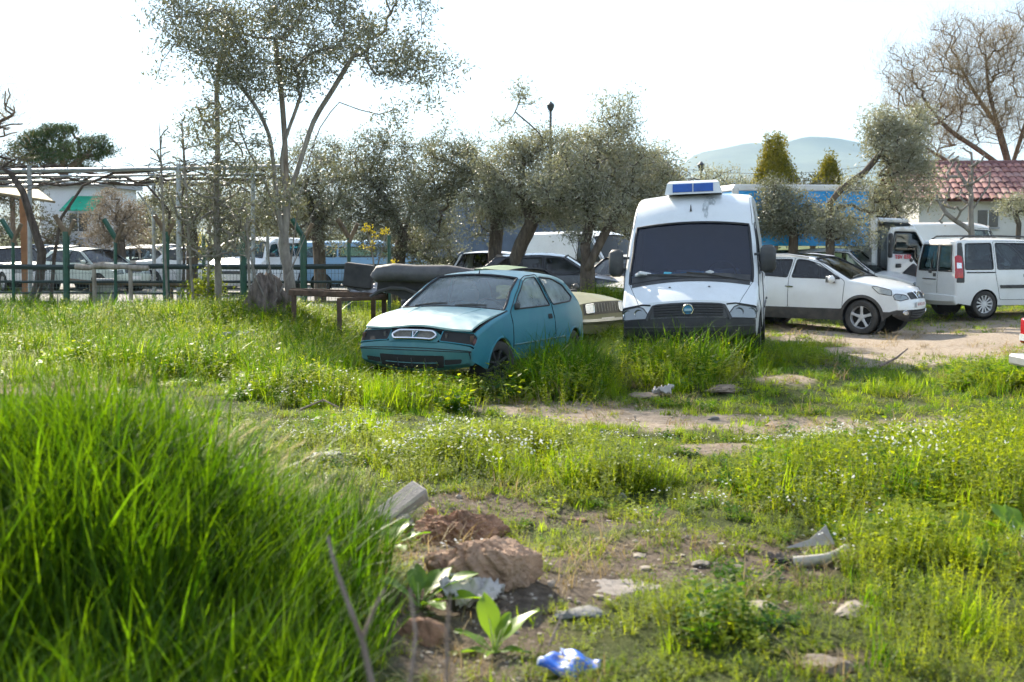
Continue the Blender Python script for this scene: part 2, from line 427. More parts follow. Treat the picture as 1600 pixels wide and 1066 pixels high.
def leaflet(c, d, n, L, Wd):
    """pointed oval leaf from c along d with width direction cross(n,d)"""
    c = Vector(c); d = Vector(d).normalized(); s = d.cross(Vector(n)); s = s.normalized() if s.length > 1e-5 else d.orthogonal().normalized()
    up = s.cross(d)
    return [c, c + d * L * .45 + s * Wd * .5 + up * L * .06, c + d * L - up * L * .08, c + d * L * .45 - s * Wd * .5 + up * L * .06], [(0, 1, 2, 3)]
def weed_set(stems, h, spread, leaf, per, r=rng, lw=.5, droop=.3):
    mb = MB()
    for k in range(stems):
        a = r.uniform(0, 2 * math.pi); d = spread * math.sqrt(r.uniform(0, 1)); p0 = Vector((d * math.cos(a), d * math.sin(a), -.02))
        hh = h * r.uniform(.55, 1.15); tip = p0 + Vector((math.cos(a) * hh * .35 * r.uniform(0, 1) + r.normal(0, .02), math.sin(a) * hh * .35 * r.uniform(0, 1) + r.normal(0, .02), hh))
        w = .0035; q = r.uniform(0, math.pi); sv = Vector((math.cos(q), math.sin(q), 0)) * w
        mb.add([p0 - sv, p0 + sv, tip], [(0, 1, 2)])
        for j in range(per):
            t = .15 + .85 * (j + r.uniform(0, 1)) / per; c = p0.lerp(tip, t); b = r.uniform(0, 2 * math.pi)
            dv = Vector((math.cos(b), math.sin(b), r.uniform(-droop, .8))); L = leaf * r.uniform(.6, 1.25) * (1.15 - .5 * t)
            v, f = leaflet(c, dv, (0, 0, 1), L, L * lw); mb.add(v, f)
    return mb.v, mb.f
def daisy_set(n, h, spread, rad, r=rng):
    st = MB(); hd = MB()
    for k in range(n):
        a = r.uniform(0, 2 * math.pi); d = spread * math.sqrt(r.uniform(0, 1)); p0 = Vector((d * math.cos(a), d * math.sin(a), 0)); p1 = p0 + Vector((r.normal(0, .02), r.normal(0, .02), h * r.uniform(.7, 1.2)))
        nrm = Vector((r.normal(0, .45), r.normal(0, .45), 1)).normalized(); u = nrm.orthogonal().normalized(); w = nrm.cross(u); q = rad * r.uniform(.7, 1.2)
        st.add([p0 - u * .0015, p0 + u * .0015, p1], [(0, 1, 2)])
        pts = [p1 + nrm * .002]; m_ = 10
        for i in range(m_): pts.append(p1 + (u * math.cos(2 * math.pi * i / m_) + w * math.sin(2 * math.pi * i / m_)) * (q if i % 2 == 0 else q * .62))
        hd.add(pts, [(0, 1 + i, 1 + (i + 1) % m_) for i in range(m_)])
    return st, hd
def barley_set(n, h, spread, lean, r=rng):
    V = []; F = []
    mb = MB()
    for k in range(n):
        a = r.uniform(0, 2 * math.pi); d = spread * math.sqrt(r.uniform(0, 1)); p = Vector((d * math.cos(a), d * math.sin(a), 0))
        hh = h * r.uniform(.75, 1.15); pts = []
        dx = lean + r.normal(0, .12); dy = r.normal(0, .15)
        for s in range(7):
            t = s / 6; pts.append(p + Vector((dx * hh * t ** 2.2, dy * hh * t * t, hh * (t - .16 * t ** 3))))
        for s in range(6):
            mb.add([pts[s] + Vector((0, .0015, 0)), pts[s] - Vector((0, .0015, 0)), pts[s + 1] - Vector((0, .0015, 0)), pts[s + 1] + Vector((0, .0015, 0))], [(0, 1, 2, 3)])
        dv = (pts[6] - pts[5]).normalized()
        for j in range(30):                                    # awns
            c = pts[5].lerp(pts[6], r.uniform(0, 1)) ; e = c + (dv + Vector((r.normal(0, .22), r.normal(0, .22), r.normal(0, .22)))).normalized() * r.uniform(.05, .12)
            o = Vector((r.normal(0, 1), r.normal(0, 1), r.normal(0, 1))).normalized() * .0011
            mb.add([c - o, c + o, e], [(0, 1, 2)])
    return mb.v, mb.f
gr_a = leaf_mat('grass_green', (.080, .158, .010), (.24, .345, .023), .58, .45, (2.0, 1.82, .40), 1.1, spec=.15)
gr_b = leaf_mat('grass_deep', (.028, .085, .006), (.10, .21, .012), .55, .4, (2.1, 1.9, .4), 1.3, spec=.15)
gr_m = leaf_mat('grass_mound', (.022, .065, .004), (.085, .165, .008), .45, .6, (2.1, 1.9, .30), 1.6, spec=.12)  # darkened to imitate shade on the steep near side of the mound
wd_a = leaf_mat('weed_green', (.110, .172, .012), (.295, .365, .029), .55, .55, (1.95, 1.74, .42), 1.0, spec=.15)
wd_b = leaf_mat('weed_bluish', (.07, .12, .022), (.18, .23, .05), .5, .6, (1.8, 1.55, .5), .9)
dry_m = leaf_mat('straw', (.22, .16, .08), (.42, .34, .19), .35, .7, (1.2, 1.1, .8), 1.0)
awn_m = leaf_mat('awn_straw', (.36, .33, .20), (.55, .50, .34), .5, .6, (1.3, 1.2, .9), 1.0)
petal_m = leaf_mat('petal_white', (.72, .72, .68), (.82, .82, .80), .35, .7, (1.0, 1.0, .95), 1.0)

def proto_collection(name, meshes):
    c = bpy.data.collections.new(name)
    for i, me in enumerate(meshes):
        o = bpy.data.objects.new('%s_%02d' % (name, i), me); c.objects.link(o)
    return c
def pm_(name, vf, m):
    me = mesh_np(name, vf[0], [tuple(f) for f in vf[1]]); me.materials.append(m); me.polygons.foreach_set('use_smooth', [True] * len(me.polygons)); return me
def scatter(name, pts, rot, scl, idx, coll, label):
    me = bpy.data.meshes.new(name); me.vertices.add(len(pts)); me.vertices.foreach_set('co', np.asarray(pts, np.float32).ravel())
    a = me.attributes.new('rot', 'FLOAT_VECTOR', 'POINT'); a.data.foreach_set('vector', np.asarray(rot, np.float32).ravel())
    a = me.attributes.new('scl', 'FLOAT_VECTOR', 'POINT'); a.data.foreach_set('vector', np.asarray(scl, np.float32).ravel())
    a = me.attributes.new('idx', 'INT', 'POINT'); a.data.foreach_set('value', np.asarray(idx, np.int32))
    me.update()
    o = bpy.data.objects.new(name, me); COL.objects.link(o)
    ng = bpy.data.node_groups.new(name + '_nodes', 'GeometryNodeTree')
    ng.interface.new_socket('Geometry', in_out='INPUT', socket_type='NodeSocketGeometry'); ng.interface.new_socket('Geometry', in_out='OUTPUT', socket_type='NodeSocketGeometry')
    gi = ng.nodes.new('NodeGroupInput'); go = ng.nodes.new('NodeGroupOutput')
    ip = ng.nodes.new('GeometryNodeInstanceOnPoints'); ci = ng.nodes.new('GeometryNodeCollectionInfo')
    ci.inputs['Collection'].default_value = coll; ci.inputs['Separate Children'].default_value = True; ci.inputs['Reset Children'].default_value = True
    def na(nm, t):
        q = ng.nodes.new('GeometryNodeInputNamedAttribute'); q.data_type = t; q.inputs['Name'].default_value = nm; return q.outputs['Attribute']
    L = ng.links
    L.new(gi.outputs[0], ip.inputs['Points']); L.new(ci.outputs[0], ip.inputs['Instance']); ip.inputs['Pick Instance'].default_value = True
    L.new(na('idx', 'INT'), ip.inputs['Instance Index']); L.new(na('rot', 'FLOAT_VECTOR'), ip.inputs['Rotation']); L.new(na('scl', 'FLOAT_VECTOR'), ip.inputs['Scale'])
    L.new(ip.outputs[0], go.inputs[0])
    md = o.modifiers.new('tufts', 'NODES'); md.node_group = ng
    return tag(o, label, kind='stuff')
PR = {}
PR['grass'] = proto_collection('grass_tuft', [pm_('g%d' % i, blade_set(30, .20, .10, .006, .5), gr_a if i < 4 else gr_b) for i in range(6)])
PR['weed'] = proto_collection('weed_tuft', [pm_('w%d' % i, weed_set(11, .26, .10, .036, 10), wd_a if i < 4 else wd_b) for i in range(6)])
PR['broad'] = proto_collection('broad_tuft', [pm_('bw%d' % i, weed_set(8, .20, .10, .060, 6, lw=.75, droop=.2), wd_a if i % 2 else gr_b) for i in range(4)])
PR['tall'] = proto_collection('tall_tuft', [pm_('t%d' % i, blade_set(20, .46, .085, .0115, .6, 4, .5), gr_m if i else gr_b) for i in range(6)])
PR['low'] = proto_collection('low_tuft', [pm_('l%d' % i, weed_set(16, .07, .10, .020, 5, lw=.7, droop=.1), wd_a if i % 2 else wd_b) for i in range(4)])
PR['dry'] = proto_collection('dry_tuft', [pm_('d%d' % i, blade_set(18, .16, .09, .004, 1.2, 3, .5), dry_m) for i in range(4)])
_ds = [daisy_set(5, .17, .10, .011) for i in range(4)]
dm = []
for i, (a, b) in enumerate(_ds):
    me = mesh_np('dz%d' % i, a.v + b.v, a.f + [tuple(q + len(a.v) for q in f) for f in b.f]); me.materials.append(gr_a); me.materials.append(petal_m)
    me.polygons.foreach_set('material_index', [0] * len(a.f) + [1] * len(b.f)); dm.append(me)
PR['daisy'] = proto_collection('daisy_tuft', dm)
PR['barley'] = proto_collection('barley_tuft', [pm_('b%d' % i, barley_set(4, .55, .10, .5), awn_m) for i in range(3)])

# ---- where each kind grows
def band(y0, y1, dens):
    w0 = .44 * y1 + 2.2; n = int(2 * w0 * (y1 - y0) * dens)
    x = rng.uniform(-w0, w0, n); y = rng.uniform(y0, y1, n)
    k = np.abs(x) < .44 * y + 2.2
    return x[k], y[k]
bx, by = [], []
for (y0, y1, d) in [(2.2, 5, 210), (5, 8, 210), (8, 12, 160), (12, 17, 105), (17, 24, 65), (24, 34, 30)]:
    a, b = band(y0, y1, d); bx.append(a); by.append(b)
bx = np.concatenate(bx); by = np.concatenate(by)
keep_out = []          # footprints of things with wheels on dirt
B = bare_at(bx, by); T = tall_at(bx, by); H = height(bx, by)
mound = np.maximum(mound_f(bx, by), bump2(bx, by, -2.5, 4.2, 2.15, 2.6, .5) * .8)
ppx, ppy = to_px(bx, by)
u = rng.uniform(0, 1, len(bx))
lotcut = (by > 31) & (bx < -4)
alive = (u > B * 1.0) & ~lotcut
patch = fbm(bx * .7, by * .7, 77, 3); patch2 = fbm(bx * 1.7, by * 1.7, 83, 3)
is_mound = mound > .07 + .16 * (fbm(bx * 2.5, by * 2.5, 64, 2) - .3)
lawn = (T < .11)
uu = rng.uniform(0, 1, len(bx))
kind = np.full(len(bx), 'grass', dtype=object)
weedzone = (ppy > 680)
kind[(weedzone & (uu < .86)) | (~weedzone & (uu < .45))] = 'weed'
kind[(patch > .60) & (uu < .85) & (T > .12)] = 'weed'
kind[lawn & (uu < .45)] = 'low'
kind[(ppy > 900) & ~is_mound & (uu < .40)] = 'low'
kind[(patch2 > .56) & (uu < .35) & (ppy > 560)] = 'broad'
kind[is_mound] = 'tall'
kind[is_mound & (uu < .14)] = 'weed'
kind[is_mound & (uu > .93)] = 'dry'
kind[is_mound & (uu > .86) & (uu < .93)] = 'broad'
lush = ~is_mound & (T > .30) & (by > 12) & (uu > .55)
kind[lush] = 'tall'
kind[(uu > .965) & ~is_mound] = 'dry'
scale_h = np.ones(len(bx))
scale_h = np.where(kind == 'grass', np.clip(T / .20, .30, 2.0), scale_h)
scale_h = np.where(kind == 'weed', np.clip(T / .26, .35, 1.6), scale_h)
scale_h = np.where(kind == 'broad', np.clip(T / .22, .45, 1.5), scale_h)
scale_h = np.where((kind == 'dry') & is_mound, 1.3, scale_h)
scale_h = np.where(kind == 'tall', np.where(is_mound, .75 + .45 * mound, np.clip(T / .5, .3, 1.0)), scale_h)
scale_h = scale_h * rng.uniform(.65, 1.25, len(bx)) * (.75 + .5 * patch2)
# thin out: dense only where lush
dens = np.where(is_mound, .85, np.clip(.30 + T * 1.7, .35, .95)) * np.where(patch2 < .36, .45, 1)
alive &= rng.uniform(0, 1, len(bx)) < dens
wide = np.clip(.85 + by / 26, 1, 1.9)
STUFF = {'grass': 'bright green meadow grass growing over the waste ground', 'weed': 'yellow green leafy weeds growing among the grass', 'tall': 'tall deep green grass, shade put into its colour, on the earth mound and by the cars',
         'broad': 'broad-leaved green weeds in patches through the field',
         'low': 'low clover-like ground cover between the bare patches', 'dry': 'dry straw-coloured grass stalks among the weeds'}
for kd, lab in STUFF.items():
    k = alive & (kind == kd)
    if kd == 'low': k |= (rng.uniform(0, 1, len(bx)) < .14) & (B < .95) & ~lotcut & ~is_mound
    if kd == 'dry': k |= (rng.uniform(0, 1, len(bx)) < .06) & (B > .2) & ~lotcut
    n = int(k.sum()); nv = len(PR[kd].objects)
    rot = np.stack([rng.normal(0, .10, n), rng.normal(0, .10, n), rng.uniform(0, 6.283, n)], -1)
    s = scale_h[k]; w = wide[k] * np.clip(s, .6, 1.2)
    scatter({'grass': 'grass', 'weed': 'weeds', 'tall': 'tall_grass', 'low': 'ground_cover', 'broad': 'broad_weeds', 'dry': 'dry_grass'}[kd],
            np.stack([bx[k], by[k], H[k]], -1), rot, np.stack([w, w, s], -1), rng.integers(0, nv, n), PR[kd], lab)
# daisies in drifts
DZ = [(790, 745, 90, 16, 60), (530, 690, 90, 26, 90), (640, 735, 60, 14, 60), (500, 640, 70, 10, 25), (1200, 705, 110, 10, 70), (1400, 735, 110, 22, 70), (1430, 770, 60, 12, 40), (770, 577, 40, 10, 22), (905, 575, 40, 9, 10), (1125, 545, 28, 12, 26),
      (700, 712, 50, 10, 40), (985, 690, 60, 8, 30), (1110, 800, 50, 10, 18), (1230, 545, 30, 8, 12), (820, 690, 60, 6, 20), (1280, 720, 90, 14, 60), (640, 610, 40, 6, 10)]
dx, dy, dsc = [], [], []
for (cx, cy, rx, ry, n) in DZ:
    for k in range(int(n * .32)):
        a = random.uniform(0, 6.283); d = math.sqrt(random.random()); g = G(cx + rx * d * math.cos(a), cy + ry * d * math.sin(a)); dx.append(g.x); dy.append(g.y)
for k in range(60):
    g = G(random.uniform(450, 1600), random.uniform(640, 900)); dx.append(g.x); dy.append(g.y)
dx = np.array(dx); dy = np.array(dy); dt = np.clip(tall_at(dx, dy) / .17 * 1.05, .5, 2.2)
n = len(dx)
scatter('daisies', np.stack([dx, dy, height(dx, dy)], -1), np.stack([rng.normal(0, .1, n), rng.normal(0, .1, n), rng.uniform(0, 6.283, n)], -1), np.stack([np.ones(n), np.ones(n), dt], -1), rng.integers(0, 4, n), PR['daisy'], 'small white daisies scattered through the weeds')
bq = []
for (px, Y, n) in [(290, 6.6, 2), (385, 6.6, 3)]:
    for k in range(n):
        g = at(px + random.gauss(0, 18), 600, Y + random.uniform(-.3, .3)); bq.append((g.x, g.y, hz(g.x, g.y)))
n = len(bq)
scatter('barley_heads', bq, np.stack([np.zeros(n), np.zeros(n), rng.normal(0, .35, n)], -1), np.stack([np.ones(n)] * 3, -1) * rng.uniform(.85, 1.1, (n, 1)), rng.integers(0, 3, n), PR['barley'], 'feathery pale seed heads bending over the grass mound')
# ================================================================== vehicles
def smooth_poly(pts, step=.06):
    """Catmull-Rom through pts (2D), resampled"""
    P = [np.array(p, float) for p in pts]; out = []
    for i in range(len(P) - 1):
        p0 = P[max(i - 1, 0)]; p1 = P[i]; p2 = P[i + 1]; p3 = P[min(i + 2, len(P) - 1)]
        n = max(1, int(np.linalg.norm(p2 - p1) / step))
        for k in range(n):
            t = k / n
            out.append(.5 * ((2 * p1) + (-p0 + p2) * t + (2 * p0 - 5 * p1 + 4 * p2 - p3) * t * t + (-p0 + 3 * p1 - 3 * p2 + p3) * t ** 3))
    out.append(P[-1]); return out
def in_poly(p, poly):
    x, y = p; c = False; n = len(poly); j = n - 1
    for i in range(n):
        xi, yi = poly[i][0], poly[i][1]; xj, yj = poly[j][0], poly[j][1]
        if (yi > y) != (yj > y) and x < (xj - xi) * (y - yi) / (yj - yi + 1e-12) + xi: c = not c
        j = i
    return c
def densify(poly, step, closed=True):
    out = []; n = len(poly)
    for i in range(n if closed else n - 1):
        a = np.array(poly[i], float); b = np.array(poly[(i + 1) % n], float); k = max(1, int(np.linalg.norm(b - a) / step))
        for j in range(k): out.append(tuple(a + (b - a) * j / k))
    if not closed: out.append(tuple(poly[-1]))
    return out
def round_poly(poly, r, n=4):
    """round the corners of a polygon"""
    out = []; m = len(poly)
    for i in range(m):
        p = np.array(poly[i], float); a = np.array(poly[i - 1], float) - p; b = np.array(poly[(i + 1) % m], float) - p
        la, lb = np.linalg.norm(a), np.linalg.norm(b); q = min(r, la * .45, lb * .45); a = a / la * q; b = b / lb * q
        for k in range(n + 1):
            t = k / n; out.append(tuple(p + a * (1 - t) ** 2 + b * t * t))
    return out
def cdt(outer, extra=(), grid=.12):
    """triangulate the inside of outer with further constraint loops; returns 2D verts, tris"""
    V = []; E = []
    for lp in [outer] + list(extra):
        b = len(V); n = len(lp); V += [Vector((p[0], p[1])) for p in lp]; E += [(b + i, b + (i + 1) % n) for i in range(n)]
    xs_ = [p[0] for p in outer]; zs_ = [p[1] for p in outer]
    x = min(xs_) + grid / 2
    while x < max(xs_):
        z = min(zs_) + grid / 2
        while z < max(zs_):
            if in_poly((x, z), outer): V.append(Vector((x, z)))
            z += grid
        x += grid
    r = delaunay_2d_cdt(V, E, [], 0, 1e-4)
    return [(p.x, p.y) for p in r[0]], [tuple(f) for f in r[2]]
def interp(tab, v):
    if v <= tab[0][0]: return tab[0][1]
    for (a, fa), (b, fb) in zip(tab, tab[1:]):
        if v <= b:
            t = (v - a) / (b - a); t = t * t * (3 - 2 * t) * .5 + t * .5; return fa + (fb - fa) * t
    return tab[-1][1]
class Body:
    """car body: x forward, y to the car's left, z up; silhouette along the centre line, half width W(x, z)"""
    def __init__(s, root, prof, wz, wx, r=.06, crown=.04, step=.07, lat=10, bottom=None, arches=(), arch_r=.36, arch_z=.30, sill=.24):
        s.root = root; s.wz = wz; s.wx = wx; s.r = r; s.lat = lat
        s.arches = arches; s.arch_r = arch_r; s.arch_z = arch_z; s.sill = sill
        allp = [p for nm, seg, *_ in prof for p in seg]
        s.segs = []; pts = []; names = []; crowns = []
        for nm, seg, *o in prof:
            q = smooth_poly(seg, step); c = o[0] if o else crown
            if pts: q = q[1:] if np.linalg.norm(np.array(pts[-1]) - np.array(q[0])) < 1e-6 else q
            i0 = len(pts) - 1 if pts else 0
            pts += [tuple(p) for p in q]; crowns += [c] * len(q); s.segs.append((nm, i0, len(pts) - 1))
        P = np.array(pts); s.P = P; n = len(P)
        T = np.zeros_like(P)
        for i in range(n): T[i] = P[min(i + 1, n - 1)] - P[max(i - 1, 0)]
        T /= np.linalg.norm(T, axis=1)[:, None] + 1e-9
        s.Nin = np.stack([-T[:, 1], T[:, 0]], -1)              # travelling front-bottom -> top -> rear-bottom: inside is on the left... checked below
        c = P.mean(0)
        if np.mean(np.sum(s.Nin * (c - P), 1)) < 0: s.Nin = -s.Nin
        cr = np.array(crowns)
        for k in range(3): cr = np.convolve(np.pad(cr, 2, 'edge'), np.ones(5) / 5, 'valid')
        s.crown = cr
        s.inset = P + s.Nin * (cr + r)[:, None]
        s.Wi = np.array([s.W(*q) for q in s.inset])
    def W(s, x, z): return interp(s.wz, z) * interp(s.wx, x)
    def sec(s, i, u, off=0.0):
        """point on section i at lateral u; |u|<=1 across the top, 1..1.3 round the edge"""
        if isinstance(i, float) or isinstance(i, np.floating):
            i0 = int(math.floor(i)); f = i - i0
            if f > 1e-6 and i0 + 1 < len(s.P): return s.sec(i0, u, off).lerp(s.sec(i0 + 1, u, off), f)
            i = min(i0, len(s.P) - 1)
        sg = 1 if u >= 0 else -1; a = abs(u); W = s.Wi[i]; r = s.r
        if a <= 1:
            d = s.crown[i] * a * a - off; y = a * (W - r)
        else:
            al = min(1, (a - 1) / .3) * math.pi / 2; d = s.crown[i] + r * (1 - math.cos(al)) - off * math.cos(al); y = W - r + r * math.sin(al) + off * math.sin(al)
        q = s.P[i] + s.Nin[i] * d
        return Vector((q[0], sg * y, q[1]))
    def zi(s, z, seg=None, i0=0, i1=None):
        """fractional section index at height z in the front (first crossing)"""
        i1 = len(s.P) - 1 if i1 is None else i1
        for i in range(i0, i1):
            a, b = s.P[i][1], s.P[i + 1][1]
            if (a - z) * (b - z) <= 0 and a != b: return i + (z - a) / (b - a)
        return float(i1)
    def front(s, u, z, off=.004):
        return s.sec(float(s.zi(z)), u, off)
    def rear_i(s, z):
        for i in range(len(s.P) - 1, 0, -1):
            a, b = s.P[i][1], s.P[i - 1][1]
            if (a - z) * (b - z) <= 0 and a != b: return i - (z - a) / (b - a)
        return 0.0
    def rear(s, u, z, off=.004): return s.sec(float(s.rear_i(z)), u, off)
    def side(s, x, z, sg=1, off=0.0): return Vector((x, sg * (s.W(x, z) + off), z))
    def lats(s):
        a = list(np.linspace(-1, 1, s.lat * 2 + 1)); e = [1.06, 1.12, 1.18, 1.24, 1.3]
        return [-v for v in e[::-1]] + a + e
    def patch(s, name, m, seg=None, i0=None, i1=None, ulim=1.3, umin=None, off=0.0, parent=None):
        for nm, a, b in s.segs:
            if nm == seg: i0 = a if i0 is None else i0; i1 = b if i1 is None else i1
        o = None
        for rng_ in ([(-ulim, ulim)] if umin is None else [(umin, ulim), (-ulim, -umin)]):
            L = [rng_[0]] + [v for v in s.lats() if rng_[0] + 1e-6 < v < rng_[1] - 1e-6] + [rng_[1]]
            V = []; F = []; k = len(L)
            for i in range(i0, i1 + 1): V += [s.sec(i, float(u), off) for u in L]
            for i in range(i1 - i0):
                for j in range(k - 1): F.append((i * k + j, i * k + j + 1, (i + 1) * k + j + 1, (i + 1) * k + j))
            o = link_mesh(name, mesh_np(name, V, F, 40), parent or s.root, m)
        return o
    def outline(s):
        """closed side silhouette with wheel arches"""
        top = [tuple(p) for p in s.inset]
        bot = []
        z0 = s.sill
        bot.append((top[-1][0] + .0, top[-1][1]))
        for ax in sorted(s.arches):
            dz = z0 - s.arch_z; hw = math.sqrt(max(.01, s.arch_r ** 2 - dz ** 2))
            a0 = math.atan2(dz, -hw); a1 = math.atan2(dz, hw)
            if a0 < 0: a0 += 2 * math.pi
            for k in range(15):
                a = a0 + (a1 - a0) * k / 14; bot.append((ax + s.arch_r * math.cos(a), s.arch_z + s.arch_r * math.sin(a)))
        out = top + bot[1:]
        return out
    def sides(s, panels, holes, m_body, name='side_panel', grid=.13, sides=(1, -1), skip_low=None, low_mat=None):
        """panels: [(name, polygon, material or None)], holes: polygons left open"""
        out = densify(s.outline(), .12); ex = [densify(p[1], .12) for p in panels] + [densify(h, .12) for h in holes]
        clipped = ex
        V, T = cdt(out, clipped, grid)
        res = {}
        for f in T:
            c = (sum(V[i][0] for i in f) / 3, sum(V[i][1] for i in f) / 3)
            if not in_poly(c, out): continue
            if any(in_poly(c, h) for h in holes): continue
            key = name
            for (nm, poly, mm) in panels:
                if in_poly(c, poly): key = nm + '|' + str(id(poly)); break
            if key == name and low_mat is not None and c[1] < skip_low: key = 'cladding'
            res.setdefault(key, []).append(f)
        objs = []; parts = []
        for key, F in res.items():                                # every connected sheet is a panel of its own
            lab = {}
            def find(a):
                while lab.setdefault(a, a) != a: lab[a] = lab[lab[a]]; a = lab[a]
                return a
            for f in F:
                for i in f[1:]: lab[find(i)] = find(f[0])
            gr = {}
            for f in F: gr.setdefault(find(f[0]), []).append(f)
            parts += [(key, q) for q in gr.values() if len(q) > 1]
        for sg in sides:
            for key, F in parts:
                used = sorted({i for f in F for i in f}); mp = {i: k for k, i in enumerate(used)}
                VV = [s.side(V[i][0], V[i][1], sg) for i in used]
                FF = [tuple(mp[i] for i in (f if sg < 0 else f[::-1])) for f in F]
                nm = key.split('|')[0]; mm = m_body
                for (pn, poly, pm2) in panels:
                    if key == pn + '|' + str(id(poly)) and pm2 is not None: mm = pm2
                if nm == 'cladding': mm = low_mat
                objs.append(link_mesh(nm, mesh_np(nm, VV, FF, 30), s.root, mm))
        return objs
    def side_poly(s, name, poly, m, sg=1, off=.004, grid=.1, parent=None, dens=.08):
        pl = densify(poly, dens); V, T = cdt(pl, (), grid)
        T = [f for f in T if in_poly((sum(V[i][0] for i in f) / 3, sum(V[i][1] for i in f) / 3), pl)]
        VV = [s.side(x, z, sg, off) for x, z in V]
        return link_mesh(name, mesh_np(name, VV, [f if sg < 0 else f[::-1] for f in T], 30), parent or s.root, m)
    def face_poly(s, name, poly, m, which='front', off=.006, grid=.1, parent=None, dens=.06, depth=0.0):
        """polygon in (u, z) laid on the nose or tail"""
        pl = densify(poly, dens); V, T = cdt(pl, (), grid)
        T = [f for f in T if in_poly((sum(V[i][0] for i in f) / 3, sum(V[i][1] for i in f) / 3), pl)]
        fn = s.front if which == 'front' else s.rear
        VV = [fn(u_, z, off) for u_, z in V]
        return link_mesh(name, mesh_np(name, VV, T, 30), parent or s.root, m)
    def line(s, name, pts3, rad, m, parent=None, n=5):
        return MB().tube(pts3, rad, n).build(name, m, parent or s.root)
    def side_line(s, name, pts, rad, m, sg=1, off=.0, parent=None, closed=False):
        q = densify(pts, .08, closed)
        if closed: q.append(q[0])
        return s.line(name, [s.side(x, z, sg, off) for x, z in q], rad, m, parent)
    def face_line(s, name, pts, rad, m, which='front', off=.002, parent=None, closed=False):
        q = densify(pts, .06, closed)
        if closed: q.append(q[0])
        fn = s.front if which == 'front' else s.rear
        return s.line(name, [fn(u_, z, off) for u_, z in q], rad, m, parent)
    def floor(s, x0, x1, z, m, w=.8):
        return MB().box(((x0 + x1) / 2, 0, z), (x1 - x0, w * 2 * max(a for _, a in s.wz), .06)).build('underbody', m, s.root)

# ---- materials of the vehicles
DUST = (.34, .30, .24)
def paint(name, c, rough=.32, dirt=.25, coat=.6, metal=0.0, var=.05, dirtc=DUST): return mat('paint_' + name, c, rough, metal, var, 1.5, coat=coat, dirt=dirtc, dirt_amt=dirt, dirt_scale=2.2)
P_WHITE = paint('white', (.74, .75, .74), .35, .12)
P_VANWHITE = paint('van_white', (.70, .73, .74), .42, .18)
TYRE = mat('tyre_rubber', (.025, .025, .026), .85, var=.3, scale=8, dirt=(.16, .14, .11), dirt_amt=.4)
BLACKP = mat('black_plastic', (.035, .037, .04), .6, var=.25, scale=6, dirt=(.2, .18, .15), dirt_amt=.3)
SEAM = mat('seam_dark', (.012, .013, .014), .8, var=.1)
RUBBER = mat('window_rubber', (.018, .018, .02), .6, var=.2)
CHROME = mat('chrome', (.72, .73, .74), .18, 1.0, .05, 6)
ALLOY = mat('alloy_silver', (.62, .62, .63), .4, .45, .08, 8, dirt=(.35, .32, .28), dirt_amt=.2)
INNER = mat('cabin_dark', (.035, .036, .04), .85, var=.3)
SEATM = mat('seat_cloth', (.10, .105, .11), .9, var=.3, scale=10)
UNDER = mat('underbody_black', (.02, .02, .02), .9, var=.2)
LENS = glass('lamp_lens', (.92, .95, .97), .95, .03)
REFL = mat('lamp_reflector', (.78, .80, .82), .3, .35, .12, 14)
REDL = mat('red_lamp', (.42, .012, .018), .25, var=.15, scale=8, coat=.5)
AMBER = mat('amber_lamp', (.65, .22, .02), .3, var=.1, coat=.4)
GLASS = glass('window_glass', (.62, .72, .72), .80)
GLASS_T = glass('tinted_glass', (.16, .19, .20), .75)
GLASS_D = glass('dusty_sheen_glass', (.78, .88, .90), .9, .04, .34, (.46, .54, .55))  # bluish film: dust, with sky reflection put into its colour
PLATE = mat('plate_white', (.72, .72, .70), .5, var=.06)
PLATE_TX = mat('plate_black', (.02, .02, .02), .6, var=.1)
RUST = mat('rust', (.10, .062, .042), .9, var=.5, scale=9, bump=.4)

